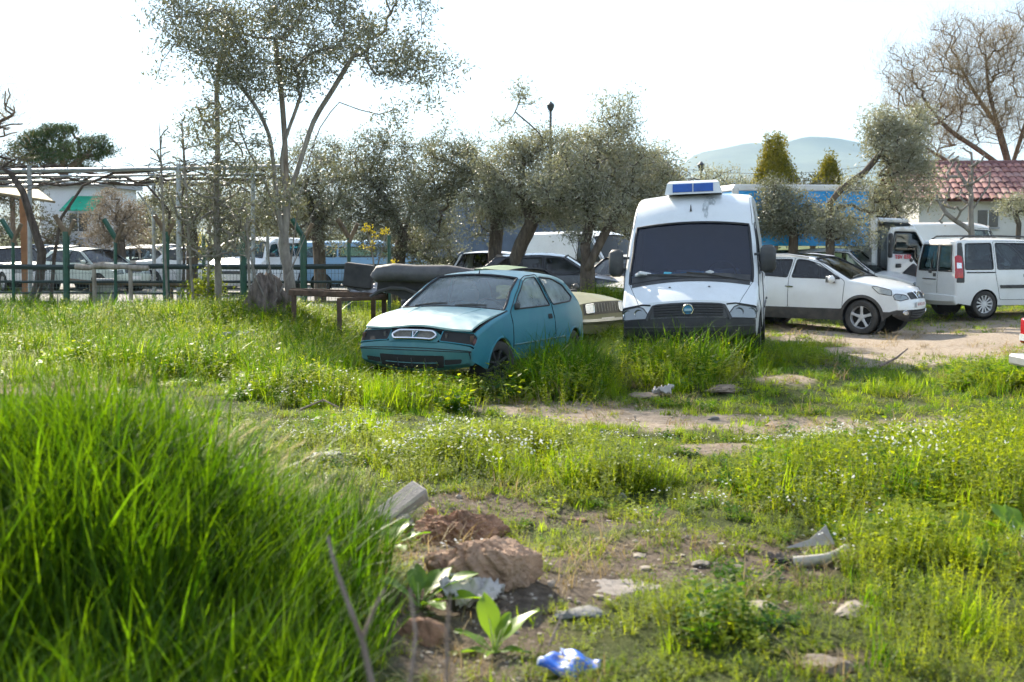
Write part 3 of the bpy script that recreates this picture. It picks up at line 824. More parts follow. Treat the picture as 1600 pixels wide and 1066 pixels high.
def wheel(root, x, y, rad, width, sg, rim=ALLOY, spokes=5, steer=0.0, cover=False, rimr=.64):
    """wheel > tyre, rim, hub_cap at (x, y, rad) facing side sg"""
    w = empty('wheel', (x, y, rad), (0, 0, steer)); w.parent = root
    h = width / 2; t = MB()
    prof = [(rad * rimr, -h * .8), (rad * .80, -h), (rad * .93, -h * .95), (rad * .985, -h * .75), (rad, -h * .4), (rad, h * .4), (rad * .985, h * .75), (rad * .93, h * .95), (rad * .80, h), (rad * rimr, h * .8)]
    t.lathe(prof, n=36)
    for k in range(36):                                       # tread blocks
        a = 2 * math.pi * k / 36; rm = Matrix.Rotation(-a, 3, 'Y')
        t.box(rm @ Vector((rad, 0, 0)), (.010, width * .72, rad * .10), rm)
    t.build('tyre', TYRE, w, 40)
    r = MB(); R_ = rad * rimr
    r.lathe([(R_, -h * .8), (R_ * .98, -h * .5), (R_ * .93, 0), (R_ * .93, sg * h * .5), (R_ * .99, sg * h * .78), (R_ * 1.03, sg * h * .82)], n=32)
    zc = sg * h * .62
    r.lathe([(R_ * .20, zc + sg * .012), (R_ * .24, zc), (R_ * .24, zc - sg * .03)], n=20); r.lathe([(0.001, zc + sg * .014), (R_ * .20, zc + sg * .012)], n=20)
    for k in range(spokes):
        a = 2 * math.pi * k / spokes + .3; rm = Matrix.Rotation(-a, 3, 'Y')
        w0 = (.34 if spokes <= 6 else .16) * R_; w1 = (.26 if spokes <= 6 else .20) * R_
        v = []
        for (rr, ww, yy) in ((.18, w0, zc), (.55, w1 * .9, zc + sg * .006), (.98, w1 * 1.15, sg * h * .72)):
            for (q, dy) in ((-.5, -.012), (-.32, .0), (.32, .0), (.5, -.012)): v.append(rm @ Vector((R_ * rr, yy + sg * dy, ww * q)))
        r.add(v, [(0, 1, 5, 4), (1, 2, 6, 5), (2, 3, 7, 6), (4, 5, 9, 8), (5, 6, 10, 9), (6, 7, 11, 10)])
    r.build('rim', rim, w, 40)
    MB().lathe([(.001, -sg * .01), (R_ * .93, -sg * .01)], n=24).build('brake_disc', UNDER if spokes < 10 else INNER, w)
    return w
def seat(root, x, y, z=.32, m=SEATM, w=.48, tilt=.18):
    s = empty('seat', (x, y, z)); s.parent = root
    MB().box((0, 0, .08), (.5, w, .16), None, .05).build('cushion', m, s)
    rm = Matrix.Rotation(-tilt, 3, 'Y')
    MB().box(rm @ Vector((-.25, 0, .42)), (.13, w, .62), rm, .05).build('backrest', m, s)
    MB().box(rm @ Vector((-.27, 0, .83)), (.09, w * .5, .18), rm, .04).build('headrest', m, s)
    return s
def steering(root, x, y, z, rad=.19):
    st = MB(); pts = []; rm = Matrix.Rotation(R(-62), 3, 'Y')
    for k in range(25):
        a = 2 * math.pi * k / 24; pts.append(Vector((x, y, z)) + rm @ Vector((rad * math.cos(a), rad * math.sin(a), 0)))
    st.tube(pts, .015, 6, False); st.box((x, y, z), (.05, rad * 1.7, .035)); st.tube([(x, y, z), (x + .3, y, z - .16)], .025, 6)
    return st.build('steering_wheel', BLACKP, root)
def mirror(root, p, sg, m, d=(.12, .22, .15), arm=True):
    o = MB().box((p[0], p[1] + sg * (d[1] / 2 + .04), p[2]), d, Matrix.Rotation(sg * .12, 3, 'Z'), min(d) * .42).build('wing_mirror', m, root, 60)
    if arm: MB().box((p[0], p[1] + sg * .02, p[2] - d[2] * .3), (.06, .10, .05)).build('mirror_arm', BLACKP, o)
    MB().box((p[0] - d[0] / 2 - .002, p[1] + sg * (d[1] / 2 + .04), p[2]), (.006, d[1] * .85, d[2] * .82), Matrix.Rotation(sg * .12, 3, 'Z')).build('mirror_glass', CHROME, o)
    return o
def wiper(b, u0, i0, u1, i1, m=None, off=.03):
    a = b.sec(float(i0), u0, .015); c = b.sec(float(i1), u1, off)
    mid = a.lerp(c, .55)
    w = MB().tube([a, mid + Vector((0, 0, .012)), c], [.014, .010, .006], 5)
    d = (c - a).normalized(); n = 8
    for k in range(n):
        t0 = .30 + .70 * k / n; t1 = .30 + .70 * (k + 1) / n
        w.tube([b.sec(float(i0 + (i1 - i0) * t0), u0 + (u1 - u0) * t0, .012), b.sec(float(i0 + (i1 - i0) * t1), u0 + (u1 - u0) * t1, .012)], .009, 4)
    return w.build('wiper', BLACKP, b.root)
def windows(b, polys, gl, sides=(1, -1), rub=.012, name='side_window'):
    for sg in sides:
        for pl in polys:
            g = b.side_poly(name, pl, gl, sg, -.012, .2)
            b.side_line('window_seal', pl, rub, RUBBER, sg, -.002, g, True)
def screen(b, seg, gl, ul=.95, name='windscreen', m_pillar=None, border=.05):
    o = b.patch(name, gl, seg, ulim=ul, off=-.012)
    b.patch('pillar', m_pillar, seg, ulim=1.3, umin=ul)
    i0, i1 = [(a, c) for nm, a, c in b.segs if nm == seg][0]
    V = []
    loop = [(i0, u_) for u_ in np.linspace(-ul, ul, 17)] + [(i, ul) for i in range(i0 + 1, i1)] + [(i1, u_) for u_ in np.linspace(ul, -ul, 17)] + [(i, -ul) for i in range(i1 - 1, i0, -1)]
    pts = [b.sec(int(i), float(u_), .0) for i, u_ in loop]; pts.append(pts[0])
    MB().tube(pts, .018, 5, False).build('screen_seal', RUBBER, o)
    return o
def lamp_unit(b, poly, which='front', side_poly=None, sg=1, bulbs=()):
    """headlamp: reflector bowl behind a clear lens"""
    o = b.face_poly('headlight', poly, LENS, which, .008, .06)
    b.face_poly('reflector', poly, REFL, which, -.012, .06, o)
    b.face_line('lamp_rim', poly, .008, BLACKP, which, .004, o, True)
    if side_poly is not None:
        b.side_poly('lens_side', side_poly, LENS, sg, .006, .05, o); b.side_poly('reflector_side', side_poly, REFL, sg, .002, .05, o)
        b.side_line('rim_side', side_poly, .007, BLACKP, sg, .004, o, True)
    for (u_, z, r_) in bulbs:
        c = b.front(u_, z, .002) if which == 'front' else b.rear(u_, z, .002)
        MB().lathe([(r_, .0), (r_ * .8, -.01), (.001, -.035)], c, 'x', 16).build('bulb', CHROME, o)
    return o

# ------------------------------------------------------------------ the abandoned teal hatchback
def teal_mat(name, base, fade_sheen, amt):
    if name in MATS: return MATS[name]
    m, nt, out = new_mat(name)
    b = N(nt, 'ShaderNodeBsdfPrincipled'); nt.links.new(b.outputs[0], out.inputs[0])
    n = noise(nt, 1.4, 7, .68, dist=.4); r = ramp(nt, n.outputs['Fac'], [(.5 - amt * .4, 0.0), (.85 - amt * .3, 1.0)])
    c = mix(nt, r.outputs['Color'], base, fade_sheen)
    n2 = noise(nt, 9, 6, .7); r2 = ramp(nt, n2.outputs['Fac'], [(.6, 0.0), (.75, .55)]); c = mix(nt, r2.outputs['Color'], c, tuple(x * .75 + .03 for x in fade_sheen))
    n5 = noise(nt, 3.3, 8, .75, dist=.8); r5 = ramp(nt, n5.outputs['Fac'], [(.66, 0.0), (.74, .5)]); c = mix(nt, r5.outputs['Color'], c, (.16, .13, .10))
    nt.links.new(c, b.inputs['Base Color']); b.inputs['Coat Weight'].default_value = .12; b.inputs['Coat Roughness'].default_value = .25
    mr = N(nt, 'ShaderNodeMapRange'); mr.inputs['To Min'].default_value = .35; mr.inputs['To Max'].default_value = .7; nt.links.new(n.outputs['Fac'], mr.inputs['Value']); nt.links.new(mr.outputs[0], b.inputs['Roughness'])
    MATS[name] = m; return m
def build_teal():
    root = empty('abandoned_hatchback', label='faded teal hatchback with missing headlights and bonnet ajar in tall grass', cat='car')
    TE = teal_mat('teal_side', (.003, .130, .200), (.040, .215, .255), .55); TF = teal_mat('teal_faded_sheen', (.16, .34, .35), (.42, .55, .53), .75); TB = teal_mat('teal_bumper', (.012, .12, .145), (.07, .19, .18), .5)  # TF: faded top paint, made paler still to imitate reflected sky
    fa, ra = 1.155, -1.345
    prof = [('bumper_low', [(1.86, .22), (1.95, .28), (1.975, .36)], .10), ('bumper', [(1.975, .36), (1.995, .46), (1.985, .54), (1.93, .60)], .10), ('nose', [(1.93, .60), (1.87, .66), (1.80, .735)], .07),
            ('hood', [(1.80, .735), (1.62, .81), (1.35, .875), (1.05, .93), (.86, .965)], .035), ('windscreen', [(.86, .965), (.62, 1.12), (.36, 1.265), (.12, 1.365)], .05),
            ('roof', [(.12, 1.365), (-.2, 1.41), (-.6, 1.42), (-1.0, 1.395), (-1.35, 1.32)], .045), ('rear_window', [(-1.35, 1.32), (-1.58, 1.17), (-1.76, 1.0)], .05),
            ('tailgate', [(-1.76, 1.0), (-1.87, .86), (-1.91, .62)], .06), ('rear_bumper', [(-1.91, .62), (-1.975, .56), (-1.98, .36), (-1.88, .22)], .08)]
    wz = [(.2, .79), (.35, .83), (.55, .845), (.75, .84), (.93, .80), (1.15, .71), (1.4, .60)]
    wx = [(-2, .88), (-1.6, .96), (-1.1, 1.0), (1.0, 1.0), (1.5, .975), (1.85, .91), (2.0, .86)]
    b = Body(root, prof, wz, wx, r=.05, arches=(fa, ra), arch_r=.335, arch_z=.285)
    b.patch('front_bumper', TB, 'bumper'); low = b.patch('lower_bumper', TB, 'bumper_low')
    # nose panel: only the fringe beside the lamp apertures; openings show a dark engine bay
    b.patch('slam_panel', UNDER, 'nose', off=-.06)
    i0 = [a for nm, a, c in b.segs if nm == 'hood'][0]; i1 = [c for nm, a, c in b.segs if nm == 'hood'][0]
    # bonnet, slightly raised at its front edge, with thickness
    L = [v for v in b.lats() if abs(v) <= 1.0]; V = []; F = []; k = len(L)
    for i in range(i0, i1 + 1):
        t = (i1 - i) / (i1 - i0)
        for u_ in L:
            p = b.sec(i, u_ * .985, .004); wv = .012 * math.sin(u_ * 5 + 1.3) * t ** 3
            fwd = .03 * t ** 4
            V.append(p + Vector((fwd, 0, .052 * t + wv - .018 * t ** 6 * (1 - u_ * u_))))
    nV = len(V); V += [v - Vector((.0, 0, .022)) for v in V]
    for i in range(i1 - i0):
        for j in range(k - 1):
            a = i * k + j; F += [(a, a + 1, a + k + 1, a + k), (nV + a, nV + a + k, nV + a + k + 1, nV + a + 1)]
    for j in range(k - 1): F.append((j, nV + j, nV + j + 1, j + 1))
    for i in range(i1 - i0): F += [(i * k, (i + 1) * k, nV + (i + 1) * k, nV + i * k), (i * k + k - 1, nV + i * k + k - 1, nV + (i + 1) * k + k - 1, (i + 1) * k + k - 1)]
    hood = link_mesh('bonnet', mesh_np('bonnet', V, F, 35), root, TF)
    for sg in (1, -1):
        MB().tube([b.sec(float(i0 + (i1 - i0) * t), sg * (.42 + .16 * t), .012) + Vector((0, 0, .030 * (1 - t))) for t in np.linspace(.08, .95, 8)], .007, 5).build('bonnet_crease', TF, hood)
        MB().tube([b.sec(float(i0 + (i1 - i0) * t), sg * 1.0, .004) for t in np.linspace(0, 1, 10)], .010, 5).build('bonnet_gap', SEAM, hood)
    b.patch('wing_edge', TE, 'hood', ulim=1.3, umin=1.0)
    MB().lathe([(.012, .0), (.001, .012)], b.sec(int(i0 + (i1 - i0) * .55), -.55, .012), 'z', 8).build('washer_jet', BLACKP, hood)
    screen(b, 'windscreen', GLASS_D, .94, 'windscreen', TE)
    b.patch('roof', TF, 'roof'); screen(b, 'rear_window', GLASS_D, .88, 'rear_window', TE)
    b.patch('tailgate', TE, 'tailgate'); b.patch('rear_bumper', TB, 'rear_bumper')
    win1 = round_poly([(.70, .945), (.12, 1.275), (-.02, 1.318), (-.36, 1.335), (-.50, .955)], .04)
    win2 = round_poly([(-.60, .96), (-.47, 1.335), (-.90, 1.305), (-1.20, 1.215), (-1.46, 1.04), (-1.30, .985)], .05)
    door = round_poly([(.80, .30), (.83, .93), (.15, 1.31), (-.02, 1.355), (-.42, 1.37), (-.56, .95), (-.60, .55), (-.50, .30)], .05)
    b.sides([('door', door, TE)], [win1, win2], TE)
    windows(b, [win1, win2], glass('dusty_side_glass', (.80, .88, .90), .9, .05, .62, (.50, .60, .62)))
    for sg in (1, -1):
        b.side_line('door_seam', door, .006, SEAM, sg, .001, None, True)
        b.side_poly('door_handle', round_poly([(-.36, .78), (-.36, .845), (-.50, .845), (-.50, .78)], .02), SEAM, sg, .006, .05)
        b.side_line('rub_strip', [(.78, .50), (-.58, .51)], .011, TB, sg, .003); b.side_line('rear_rub_strip', [(-.62, .51), (-.98, .515)], .011, TB, sg, .003)
        b.side_poly('sill', [(.80, .25), (.80, .30), (-.98, .30), (-.98, .25)], BLACKP, sg, .008)
        for ax in (fa, ra):                                   # arch lip
            b.side_line('arch_lip', [(ax + .335 * math.cos(a), .285 + .335 * math.sin(a)) for a in np.linspace(-.1, math.pi + .1, 18)], .012, TE, sg, .004)
            MB().lathe([(.34, -.02), (.34, -.26), (.05, -.28)] if sg > 0 else [(.34, .02), (.34, .26), (.05, .28)], (ax, sg * .82, .285), 'y', 24).build('wheel_well', UNDER, root)
        mirror_p = b.side(.66, .96, sg)
        MB().box(mirror_p + Vector((0, sg * .03, .03)), (.06, .07, .09), None, .02).build('mirror_stub', BLACKP, root)
        # dark headlamp aperture with amber corner left over
        ap = round_poly([(sg * .49, .605), (sg * .48, .728), (sg * 1.02, .74), (sg * 1.27, .715), (sg * 1.27, .615)], .03)
        a = b.face_poly('headlight_opening', ap, UNDER, 'front', .006, .07)
        b.face_line('opening_edge', ap, .008, TE, 'front', .006, a, True)
        c = b.front(sg * .80, .66, -.03); MB().lathe([(.055, 0), (.045, -.03), (.02, -.06), (.001, -.06)], c, 'x', 14).build('bulb_holder', BLACKP, a)
        MB().box(b.front(sg * 1.05, .67, -.0), (.05, .03, .10)).build('bracket', RUST, a)
        MB().box(b.front(sg * .58, .66, 0), (.03, .025, .09)).build('bracket', BLACKP, a)
        b.face_poly('indicator_remains', round_poly([(sg * 1.12, .635), (sg * 1.12, .695), (sg * 1.24, .685), (sg * 1.24, .64)], .02), mat('dull_lamp', (.09, .025, .018), .5, var=.3), 'front', .012, .05)
        fog = round_poly([(sg * .62, .30), (sg * .62, .375), (sg * .92, .375), (sg * .90, .30)], .02)
        b.face_poly('fog_lamp_recess', fog, UNDER, 'front', .008, .06)
    # grille: painted shell, chrome ring, two mesh halves and a central shield
    gp = round_poly([(-.46, .585), (-.50, .665), (-.34, .715), (.34, .715), (.50, .665), (.46, .585)], .05)
    gs = b.face_poly('grille_shell', gp, TB, 'front', .012, .06)
    ring = round_poly([(-.36, .607), (-.42, .655), (-.33, .695), (.33, .695), (.42, .655), (.36, .607)], .05)
    g = b.face_line('grille', ring, .016, CHROME, 'front', .026, None, True)
    for sg in (1, -1):
        hf = round_poly([(sg * .05, .617), (sg * .07, .688), (sg * .32, .685), (sg * .39, .655), (sg * .34, .618)], .02)
        b.face_poly('grille_mesh', hf, mat('old_mesh', (.13, .12, .10), .8, var=.4, scale=30), 'front', .018, .05, g)
    b.face_poly('badge', [(0, .612), (-.055, .69), (.055, .69)], CHROME, 'front', .03, .05, g)
    b.face_poly('badge_shield', [(0, .635), (-.028, .68), (.028, .68)], mat('badge_dark', (.05, .06, .06), .5), 'front', .034, .05, g)
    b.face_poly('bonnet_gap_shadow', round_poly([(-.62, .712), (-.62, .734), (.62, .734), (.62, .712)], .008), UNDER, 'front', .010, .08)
    intake = round_poly([(-.60, .265), (-.62, .425), (.62, .425), (.60, .265)], .03)
    it = b.face_poly('lower_intake', intake, UNDER, 'front', .008, .07)
    for k in (-.25, .02, .28): b.face_line('intake_bar', [(k, .29), (k, .39)], .010, BLACKP, 'front', .012, it)
    b.face_line('intake_slat', [(-.5, .335), (.5, .335)], .006, TB, 'front', .014, it)
    for z in (.485, .515): b.face_line('bumper_groove', [(u_, z) for u_ in np.linspace(-1.22, 1.22, 25)], .0055, SEAM, 'front', .001)
    MB().tube([b.front(1.10, .50, .004), b.front(1.13, .45, .004), b.front(1.16, .40, .004), b.front(1.15, .36, .004)], [.006, .008, .007, .003], 5).build('bumper_crack', SEAM, root)
    MB().tube([b.sec(int([a for n_, a, c in b.segs if n_ == 'roof'][0] + 1), 0, .0), b.sec(int([a for n_, a, c in b.segs if n_ == 'roof'][0] + 1), 0, .0) + Vector((-.02, 0, .06))], [.012, .004], 6).build('aerial', BLACKP, root)
    wi0, wi1 = [(a, c) for nm, a, c in b.segs if nm == 'windscreen'][0]
    wiper(b, -.72, wi0 + .3, -.12, wi0 + 1.0); wiper(b, .05, wi0 + .2, .62, wi0 + .8)
    # cabin
    b.floor(-1.7, .9, .26, UNDER, .46)
    MB().box((.78, 0, .80), (.34, 1.3, .28), Matrix.Rotation(.25, 3, 'Y'), .06).build('dashboard', INNER, root); steering(root, .50, .36, .90)
    for y in (.36, -.36): seat(root, .0, y, .30, mat('teal_seat', (.30, .33, .34), .9, var=.2), .5)
    MB().box((-.95, 0, .40), (.5, 1.15, .2), None, .05).build('rear_bench', SEATM, root); MB().box((-1.22, 0, .72), (.14, 1.15, .5), Matrix.Rotation(-.25, 3, 'Y'), .05).build('rear_backrest', mat('teal_seat', (.22, .24, .24), .9), root)
    MB().box((1.35, 0, .50), (.7, 1.0, .36), None, .05).build('engine', UNDER, root)
    for k, (x, y) in enumerate([(fa, .73), (fa, -.73), (ra, .73), (ra, -.73)]):
        wheel(root, x, y, .285, .185, 1 if y > 0 else -1, mat('steel_rim', (.05, .05, .05), .7, .4), 8, R(-22) if x > 0 else 0)
    return root
def place(o, x, y, yaw, roll=0.0, pitch=0.0, dz=0.0):
    """yaw: heading measured from straight towards the camera (-Y), positive turns the nose to the photo's left"""
    ang = -math.pi / 2 - R(yaw)                                # heading vector (cos, sin)
    o.location = (x, y, hz(x, y) + dz); o.rotation_mode = 'XYZ'
    o.rotation_euler = (R(roll), R(pitch), ang)
    return o
teal = build_teal()
TY = 24.0
_h = Vector((-math.sin(R(TY)), -math.cos(R(TY)), 0)); _f = Vector((-1.23, 15.35, 0)); _c = _f - _h * 1.99
place(teal, _c.x, _c.y, TY, 0, -.9, .015)
# ------------------------------------------------------------------ the white refrigerated van
def build_van():
    root = empty('delivery_van', label='white high-roof panel van with blue-grilled cooling unit on its roof', cat='van')
    PW = P_VANWHITE; fa, ra = 1.62, -1.65
    prof = [('bumper_low', [(2.40, .26), (2.50, .32), (2.535, .44)], .16), ('bumper', [(2.535, .44), (2.545, .56), (2.52, .665)], .16), ('grille_band', [(2.52, .665), (2.475, .78), (2.42, .90)], .15),
            ('bonnet', [(2.42, .90), (2.30, .985), (2.12, 1.09), (1.92, 1.19)], .10), ('windscreen', [(1.92, 1.19), (1.70, 1.47), (1.46, 1.77), (1.28, 1.99)], .10),
            ('roof_front', [(1.28, 1.99), (1.13, 2.16), (.93, 2.32), (.66, 2.41)], .09), ('roof', [(.66, 2.41), (.2, 2.445), (-.8, 2.455), (-1.9, 2.44), (-2.45, 2.41)], .05),
            ('rear', [(-2.45, 2.41), (-2.53, 2.30), (-2.55, 1.5), (-2.55, .6)], .03), ('rear_bumper', [(-2.55, .6), (-2.58, .5), (-2.55, .34)], .03)]
    wz = [(.25, .93), (.45, .985), (.8, 1.0), (1.2, .985), (1.6, .945), (2.0, .895), (2.3, .855), (2.5, .82)]
    wx = [(-2.6, .985), (-2.2, 1.0), (.9, 1.0), (1.6, .985), (2.1, .955), (2.4, .925), (2.6, .90)]
    b = Body(root, prof, wz, wx, r=.055, arches=(fa, ra), arch_r=.39, arch_z=.335, sill=.30, step=.09)
    VB = mat('van_bumper', (.016, .017, .019), .55, var=.3, scale=5, dirt=(.08, .07, .06), dirt_amt=.3)
    b.patch('lower_bumper', VB, 'bumper_low'); b.patch('front_bumper', VB, 'bumper'); b.patch('nose_panel', PW, 'grille_band'); bon = b.patch('bonnet', PW, 'bonnet', ulim=1.0)
    b.patch('wing_edge', PW, 'bonnet', umin=1.0)
    screen(b, 'windscreen', glass('van_glass', (.40, .50, .66), .85, .02, .14, (.05, .075, .19)), .965, 'windscreen', PW)  # navy film in the glass colour stands in for reflected sky
    b.patch('roof_cap', PW, 'roof_front'); b.patch('roof', PW, 'roof'); b.patch('rear_doors', PW, 'rear'); b.patch('rear_bumper', BLACKP, 'rear_bumper')
    win = round_poly([(1.70, 1.22), (1.16, 1.86), (.62, 1.88), (.62, 1.22)], .06)
    qw = round_poly([(1.92, 1.16), (1.74, 1.19), (1.74, 1.36)], .02)
    door = round_poly([(1.22, .42), (1.92, .90), (1.86, 1.18), (1.18, 1.95), (.52, 1.97), (.52, .42)], .06)
    b.sides([('door', door, PW)], [win], PW, low_mat=BLACKP, skip_low=.40)
    windows(b, [win], GLASS_T)
    for sg in (1, -1):
        b.side_line('door_seam', door, .007, SEAM, sg, .001, None, True)
        b.side_poly('door_handle', round_poly([(.60, 1.02), (.60, 1.09), (.78, 1.09), (.78, 1.02)], .02), BLACKP, sg, .012, .06)
        b.side_line('rub_strip', [(.48, .68), (-1.2, .68)], .022, BLACKP, sg, .004); b.side_line('rear_rub_strip', [(-2.1, .68), (-2.5, .68)], .022, BLACKP, sg, .004)
        b.side_line('body_seam', [(.35, .45), (.35, 2.2)], .006, SEAM, sg, .001)
        for ax in (fa, ra):
            MB().lathe([(.395, -.02 * sg), (.395, -.34 * sg), (.05, -.36 * sg)], (ax, sg * .99, .335), 'y', 24).build('wheel_well', UNDER, root)
        hl = round_poly([(sg * .60, .665), (sg * .72, .83), (sg * .80, .865), (sg * 1.16, .845), (sg * 1.24, .83), (sg * 1.25, .69), (sg * 1.15, .675)], .02)
        h = lamp_unit(b, hl, 'front', None, sg, [(sg * .80, .755, .062), (sg * .99, .765, .062)])
        b.face_line('lamp_brow', [(sg * .60, .86), (sg * .74, .885), (sg * 1.2, .868)], .012, SEAM, 'front', .003)
        b.side_poly('side_lamp', [(2.27, .70), (2.27, .83), (2.16, .80), (2.18, .70)], LENS, sg, .006)
        # bonnet shut line and washer jets
        i0, i1 = [(a, c) for nm, a, c in b.segs if nm == 'bonnet'][0]
        MB().tube([b.sec(float(i0 + (i1 - i0) * t), sg * (.80 + .17 * t), .001) for t in np.linspace(0, 1, 10)], .0035, 5).build('bonnet_seam', SEAM, bon)
        MB().lathe([(.017, 0), (.012, .012), (.001, .014)], b.sec(float(i0 + (i1 - i0) * .55), sg * .31, .002), 'z', 10).build('washer_jet', BLACKP, bon)
        MB().tube([b.sec(float(i), sg * 1.08, .001) for i in range([a for n_, a, c in b.segs if n_ == 'roof_front'][0], [c for n_, a, c in b.segs if n_ == 'roof_front'][0] + 1)], .0035, 5).build('roof_seam', SEAM, root)
        # tall black mirror on two arms
        mp = b.side(1.62, 1.40, sg)
        mo = MB().box(mp + Vector((.02, sg * .145, .03)), (.13, .22, .40), Matrix.Rotation(sg * .16, 3, 'Z'), .055).build('wing_mirror', BLACKP, root, 60)
        [MB().tube([mp + Vector((0, -sg * .05, q)), mp + Vector((.02, sg * .12, q))], .02, 6).build('mirror_arm', BLACKP, mo) for q in (.10, -.06)]
        MB().box(mp + Vector((-.055, sg * .145, .04)), (.008, .17, .34), Matrix.Rotation(sg * .16, 3, 'Z')).build('mirror_glass', CHROME, mo)
    # grille, emblem
    gp = round_poly([(-.70, .665), (-.58, .855), (-.50, .868), (.50, .868), (.58, .855), (.70, .665)], .02)
    g = b.face_poly('grille', gp, BLACKP, 'front', .006, .08)
    for z in (.70, .735, .77, .805, .84): b.face_line('grille_slat', [(u_, z) for u_ in np.linspace(-.55, .55, 12)], .011, mat('grille_slat', (.02, .02, .022), .6), 'front', .014, g)
    for sg in (1, -1): b.face_line('grille_edge', [(sg * .66, .64), (sg * .585, .80)], .014, BLACKP, 'front', .014, g)
    ec = b.front(0, .765, .02)
    e = MB().lathe([(.001, .014), (.060, .014), (.062, .0)], ec, 'x', 28).build('emblem', mat('emblem_blue', (.03, .22, .36), .3, coat=.5), root)
    MB().lathe([(.060, .0), (.066, .018), (.078, .018), (.084, .0)], ec, 'x', 28).build('emblem_ring', CHROME, e)
    MB().box(ec + Vector((.016, 0, 0)), (.004, .10, .032), None, .001).build('emblem_bar', mat('emblem_pale', (.35, .52, .58), .4), e)
    b.face_line('bumper_step', [(u_, .53) for u_ in np.linspace(-1.2, 1.2, 24)], .012, BLACKP, 'front', .004)
    b.face_poly('lower_intake', round_poly([(-.62, .36), (-.64, .47), (.64, .47), (.62, .36)], .03), UNDER, 'front', .006, .08)
    # stub aerial, a worn decal ghost on the roof front, wipers
    r0, r1 = [(a, c) for nm, a, c in b.segs if nm == 'roof_front'][0]
    a0 = b.sec(float(r0 + (r1 - r0) * .28), -.03, .0); MB().tube([a0, a0 + Vector((.0, 0, .015)), a0 + Vector((-.03, 0, .10))], [.018, .015, .004], 8).build('aerial', BLACKP, root)
    GH = mat('sticker_ghost', (.42, .45, .46), .7, var=.35, scale=14)
    gi = MB()
    blobs = [(.30, .74, .075, .10), (.33, .60, .05, .12), (.26, .50, .07, .11), (.22, .36, .05, .13), (.37, .52, .035, .09), (.24, .22, .035, .10)]
    for (u0, t0, ru, rt) in blobs:
        n = 14; c = b.sec(float(r0 + (r1 - r0) * t0), u0, .004)
        inner = [b.sec(float(r0 + (r1 - r0) * min(1, max(0, t0 + rt * .30 * math.sin(2 * math.pi * k / n)))), u0 + ru * .30 * math.cos(2 * math.pi * k / n), .004) for k in range(n)]
        outer = [b.sec(float(r0 + (r1 - r0) * min(1, max(0, t0 + rt * (1 + .2 * math.sin(3 * k)) * math.sin(2 * math.pi * k / n)))), u0 + ru * (1 + .2 * math.cos(2.3 * k)) * math.cos(2 * math.pi * k / n), .004) for k in range(n)]
        gi.add(inner + outer, [(k, (k + 1) % n, n + (k + 1) % n, n + k) for k in range(n)])
    st = gi.build('sticker_residue', GH, root); st['label'] = 'grey residue of a peeled sticker above the windscreen'; st['kind'] = 'stuff'
    w0, w1 = [(a, c) for nm, a, c in b.segs if nm == 'windscreen'][0]
    wiper(b, .10, w0 + .1, -.80, w0 + 1.2); wiper(b, .72, w0 + .1, -.06, w0 + 1.0)
    b.patch('scuttle', BLACKP, i0=w0 - 1, i1=w0 + 1, ulim=.93, off=.004)
    # cooling unit
    cu = empty('cooling_unit', (.62, 0, 2.42)); cu.parent = root
    bm_ = MB(); v = []
    for (x, w, z) in [(.36, .42, .0), (.31, .385, .165), (.22, .35, .20), (-.42, .35, .20), (-.55, .40, .0)]: v += [(x, -w, z), (x, w, z)]
    bm_.add(v, [(0, 1, 3, 2), (2, 3, 5, 4), (4, 5, 7, 6), (6, 7, 9, 8), (0, 2, 4, 6, 8), (1, 9, 7, 5, 3), (0, 8, 9, 1)])
    bm_.build('housing', PW, cu)
    BL = mat('blue_grille', (.012, .08, .34), .5, var=.2)
    for sg in (1, -1):
        gr = MB().box((.338, sg * .155, .09), (.02, .29, .125), Matrix.Rotation(R(-16.7), 3, 'Y')).build('grille', BL, cu)
        for k in range(3):
            z = .048 + k * .036; x = .362 - (z / .165) * .05
            MB().box((x + .004, sg * .155, z), (.016, .26, .014), Matrix.Rotation(R(-16.7), 3, 'Y')).build('louvre', mat('blue_louvre', (.006, .02, .08), .6), gr)
    MB().tube([(.1, -.1, .20), (.12, 0, .235), (.1, .12, .20)], .012, 6).build('hose', BLACKP, cu)
    # cab
    b.floor(-2.3, 1.9, .34, UNDER, .42)
    MB().box((.42, 0, 1.25), (.05, 1.66, 1.7)).build('bulkhead', mat('bulkhead', (.05, .055, .06), .8), root)
    MB().box((1.62, 0, 1.05), (.5, 1.55, .26), Matrix.Rotation(.2, 3, 'Y'), .06).build('dashboard', INNER, root)
    steering(root, 1.33, .42, 1.22, .21)
    for y in (.45, -.15, -.60): seat(root, .78, y, .62, mat('van_seat', (.20, .22, .27), .9, var=.25, scale=8), .44)
    PB = mat('paper_blue', (.10, .42, .55), .8, var=.3, scale=12); PWp = mat('paper_white', (.6, .62, .62), .8, var=.2, scale=12)
    for k, (y, sx, sy, mm) in enumerate([(.02, .16, .34, PB), (-.28, .14, .24, PB), (-.62, .16, .36, PWp), (.30, .13, .22, PWp)]):
        p = MB().box((1.74 + .03 * (k % 2), y, 1.235), (sx, sy, .05), Matrix.Rotation(R(-20), 3, 'Y') @ Matrix.Rotation(.3 * k, 3, 'Z'), .01).build('paper', mm, root)
    for (x, y) in [(fa, .86), (fa, -.86), (ra, .86), (ra, -.86)]: wheel(root, x, y, .335, .215, 1 if y > 0 else -1, mat('steel_rim', (.05, .05, .05), .7, .4), 8, 0)
    return root
van = build_van()
VY = 12.0
_h = Vector((-math.sin(R(VY)), -math.cos(R(VY)), 0)); _f = Vector((2.46, 17.7, 0)); _c = _f - _h * 2.55
place(van, _c.x, _c.y, VY, 2.0, 0, .09)

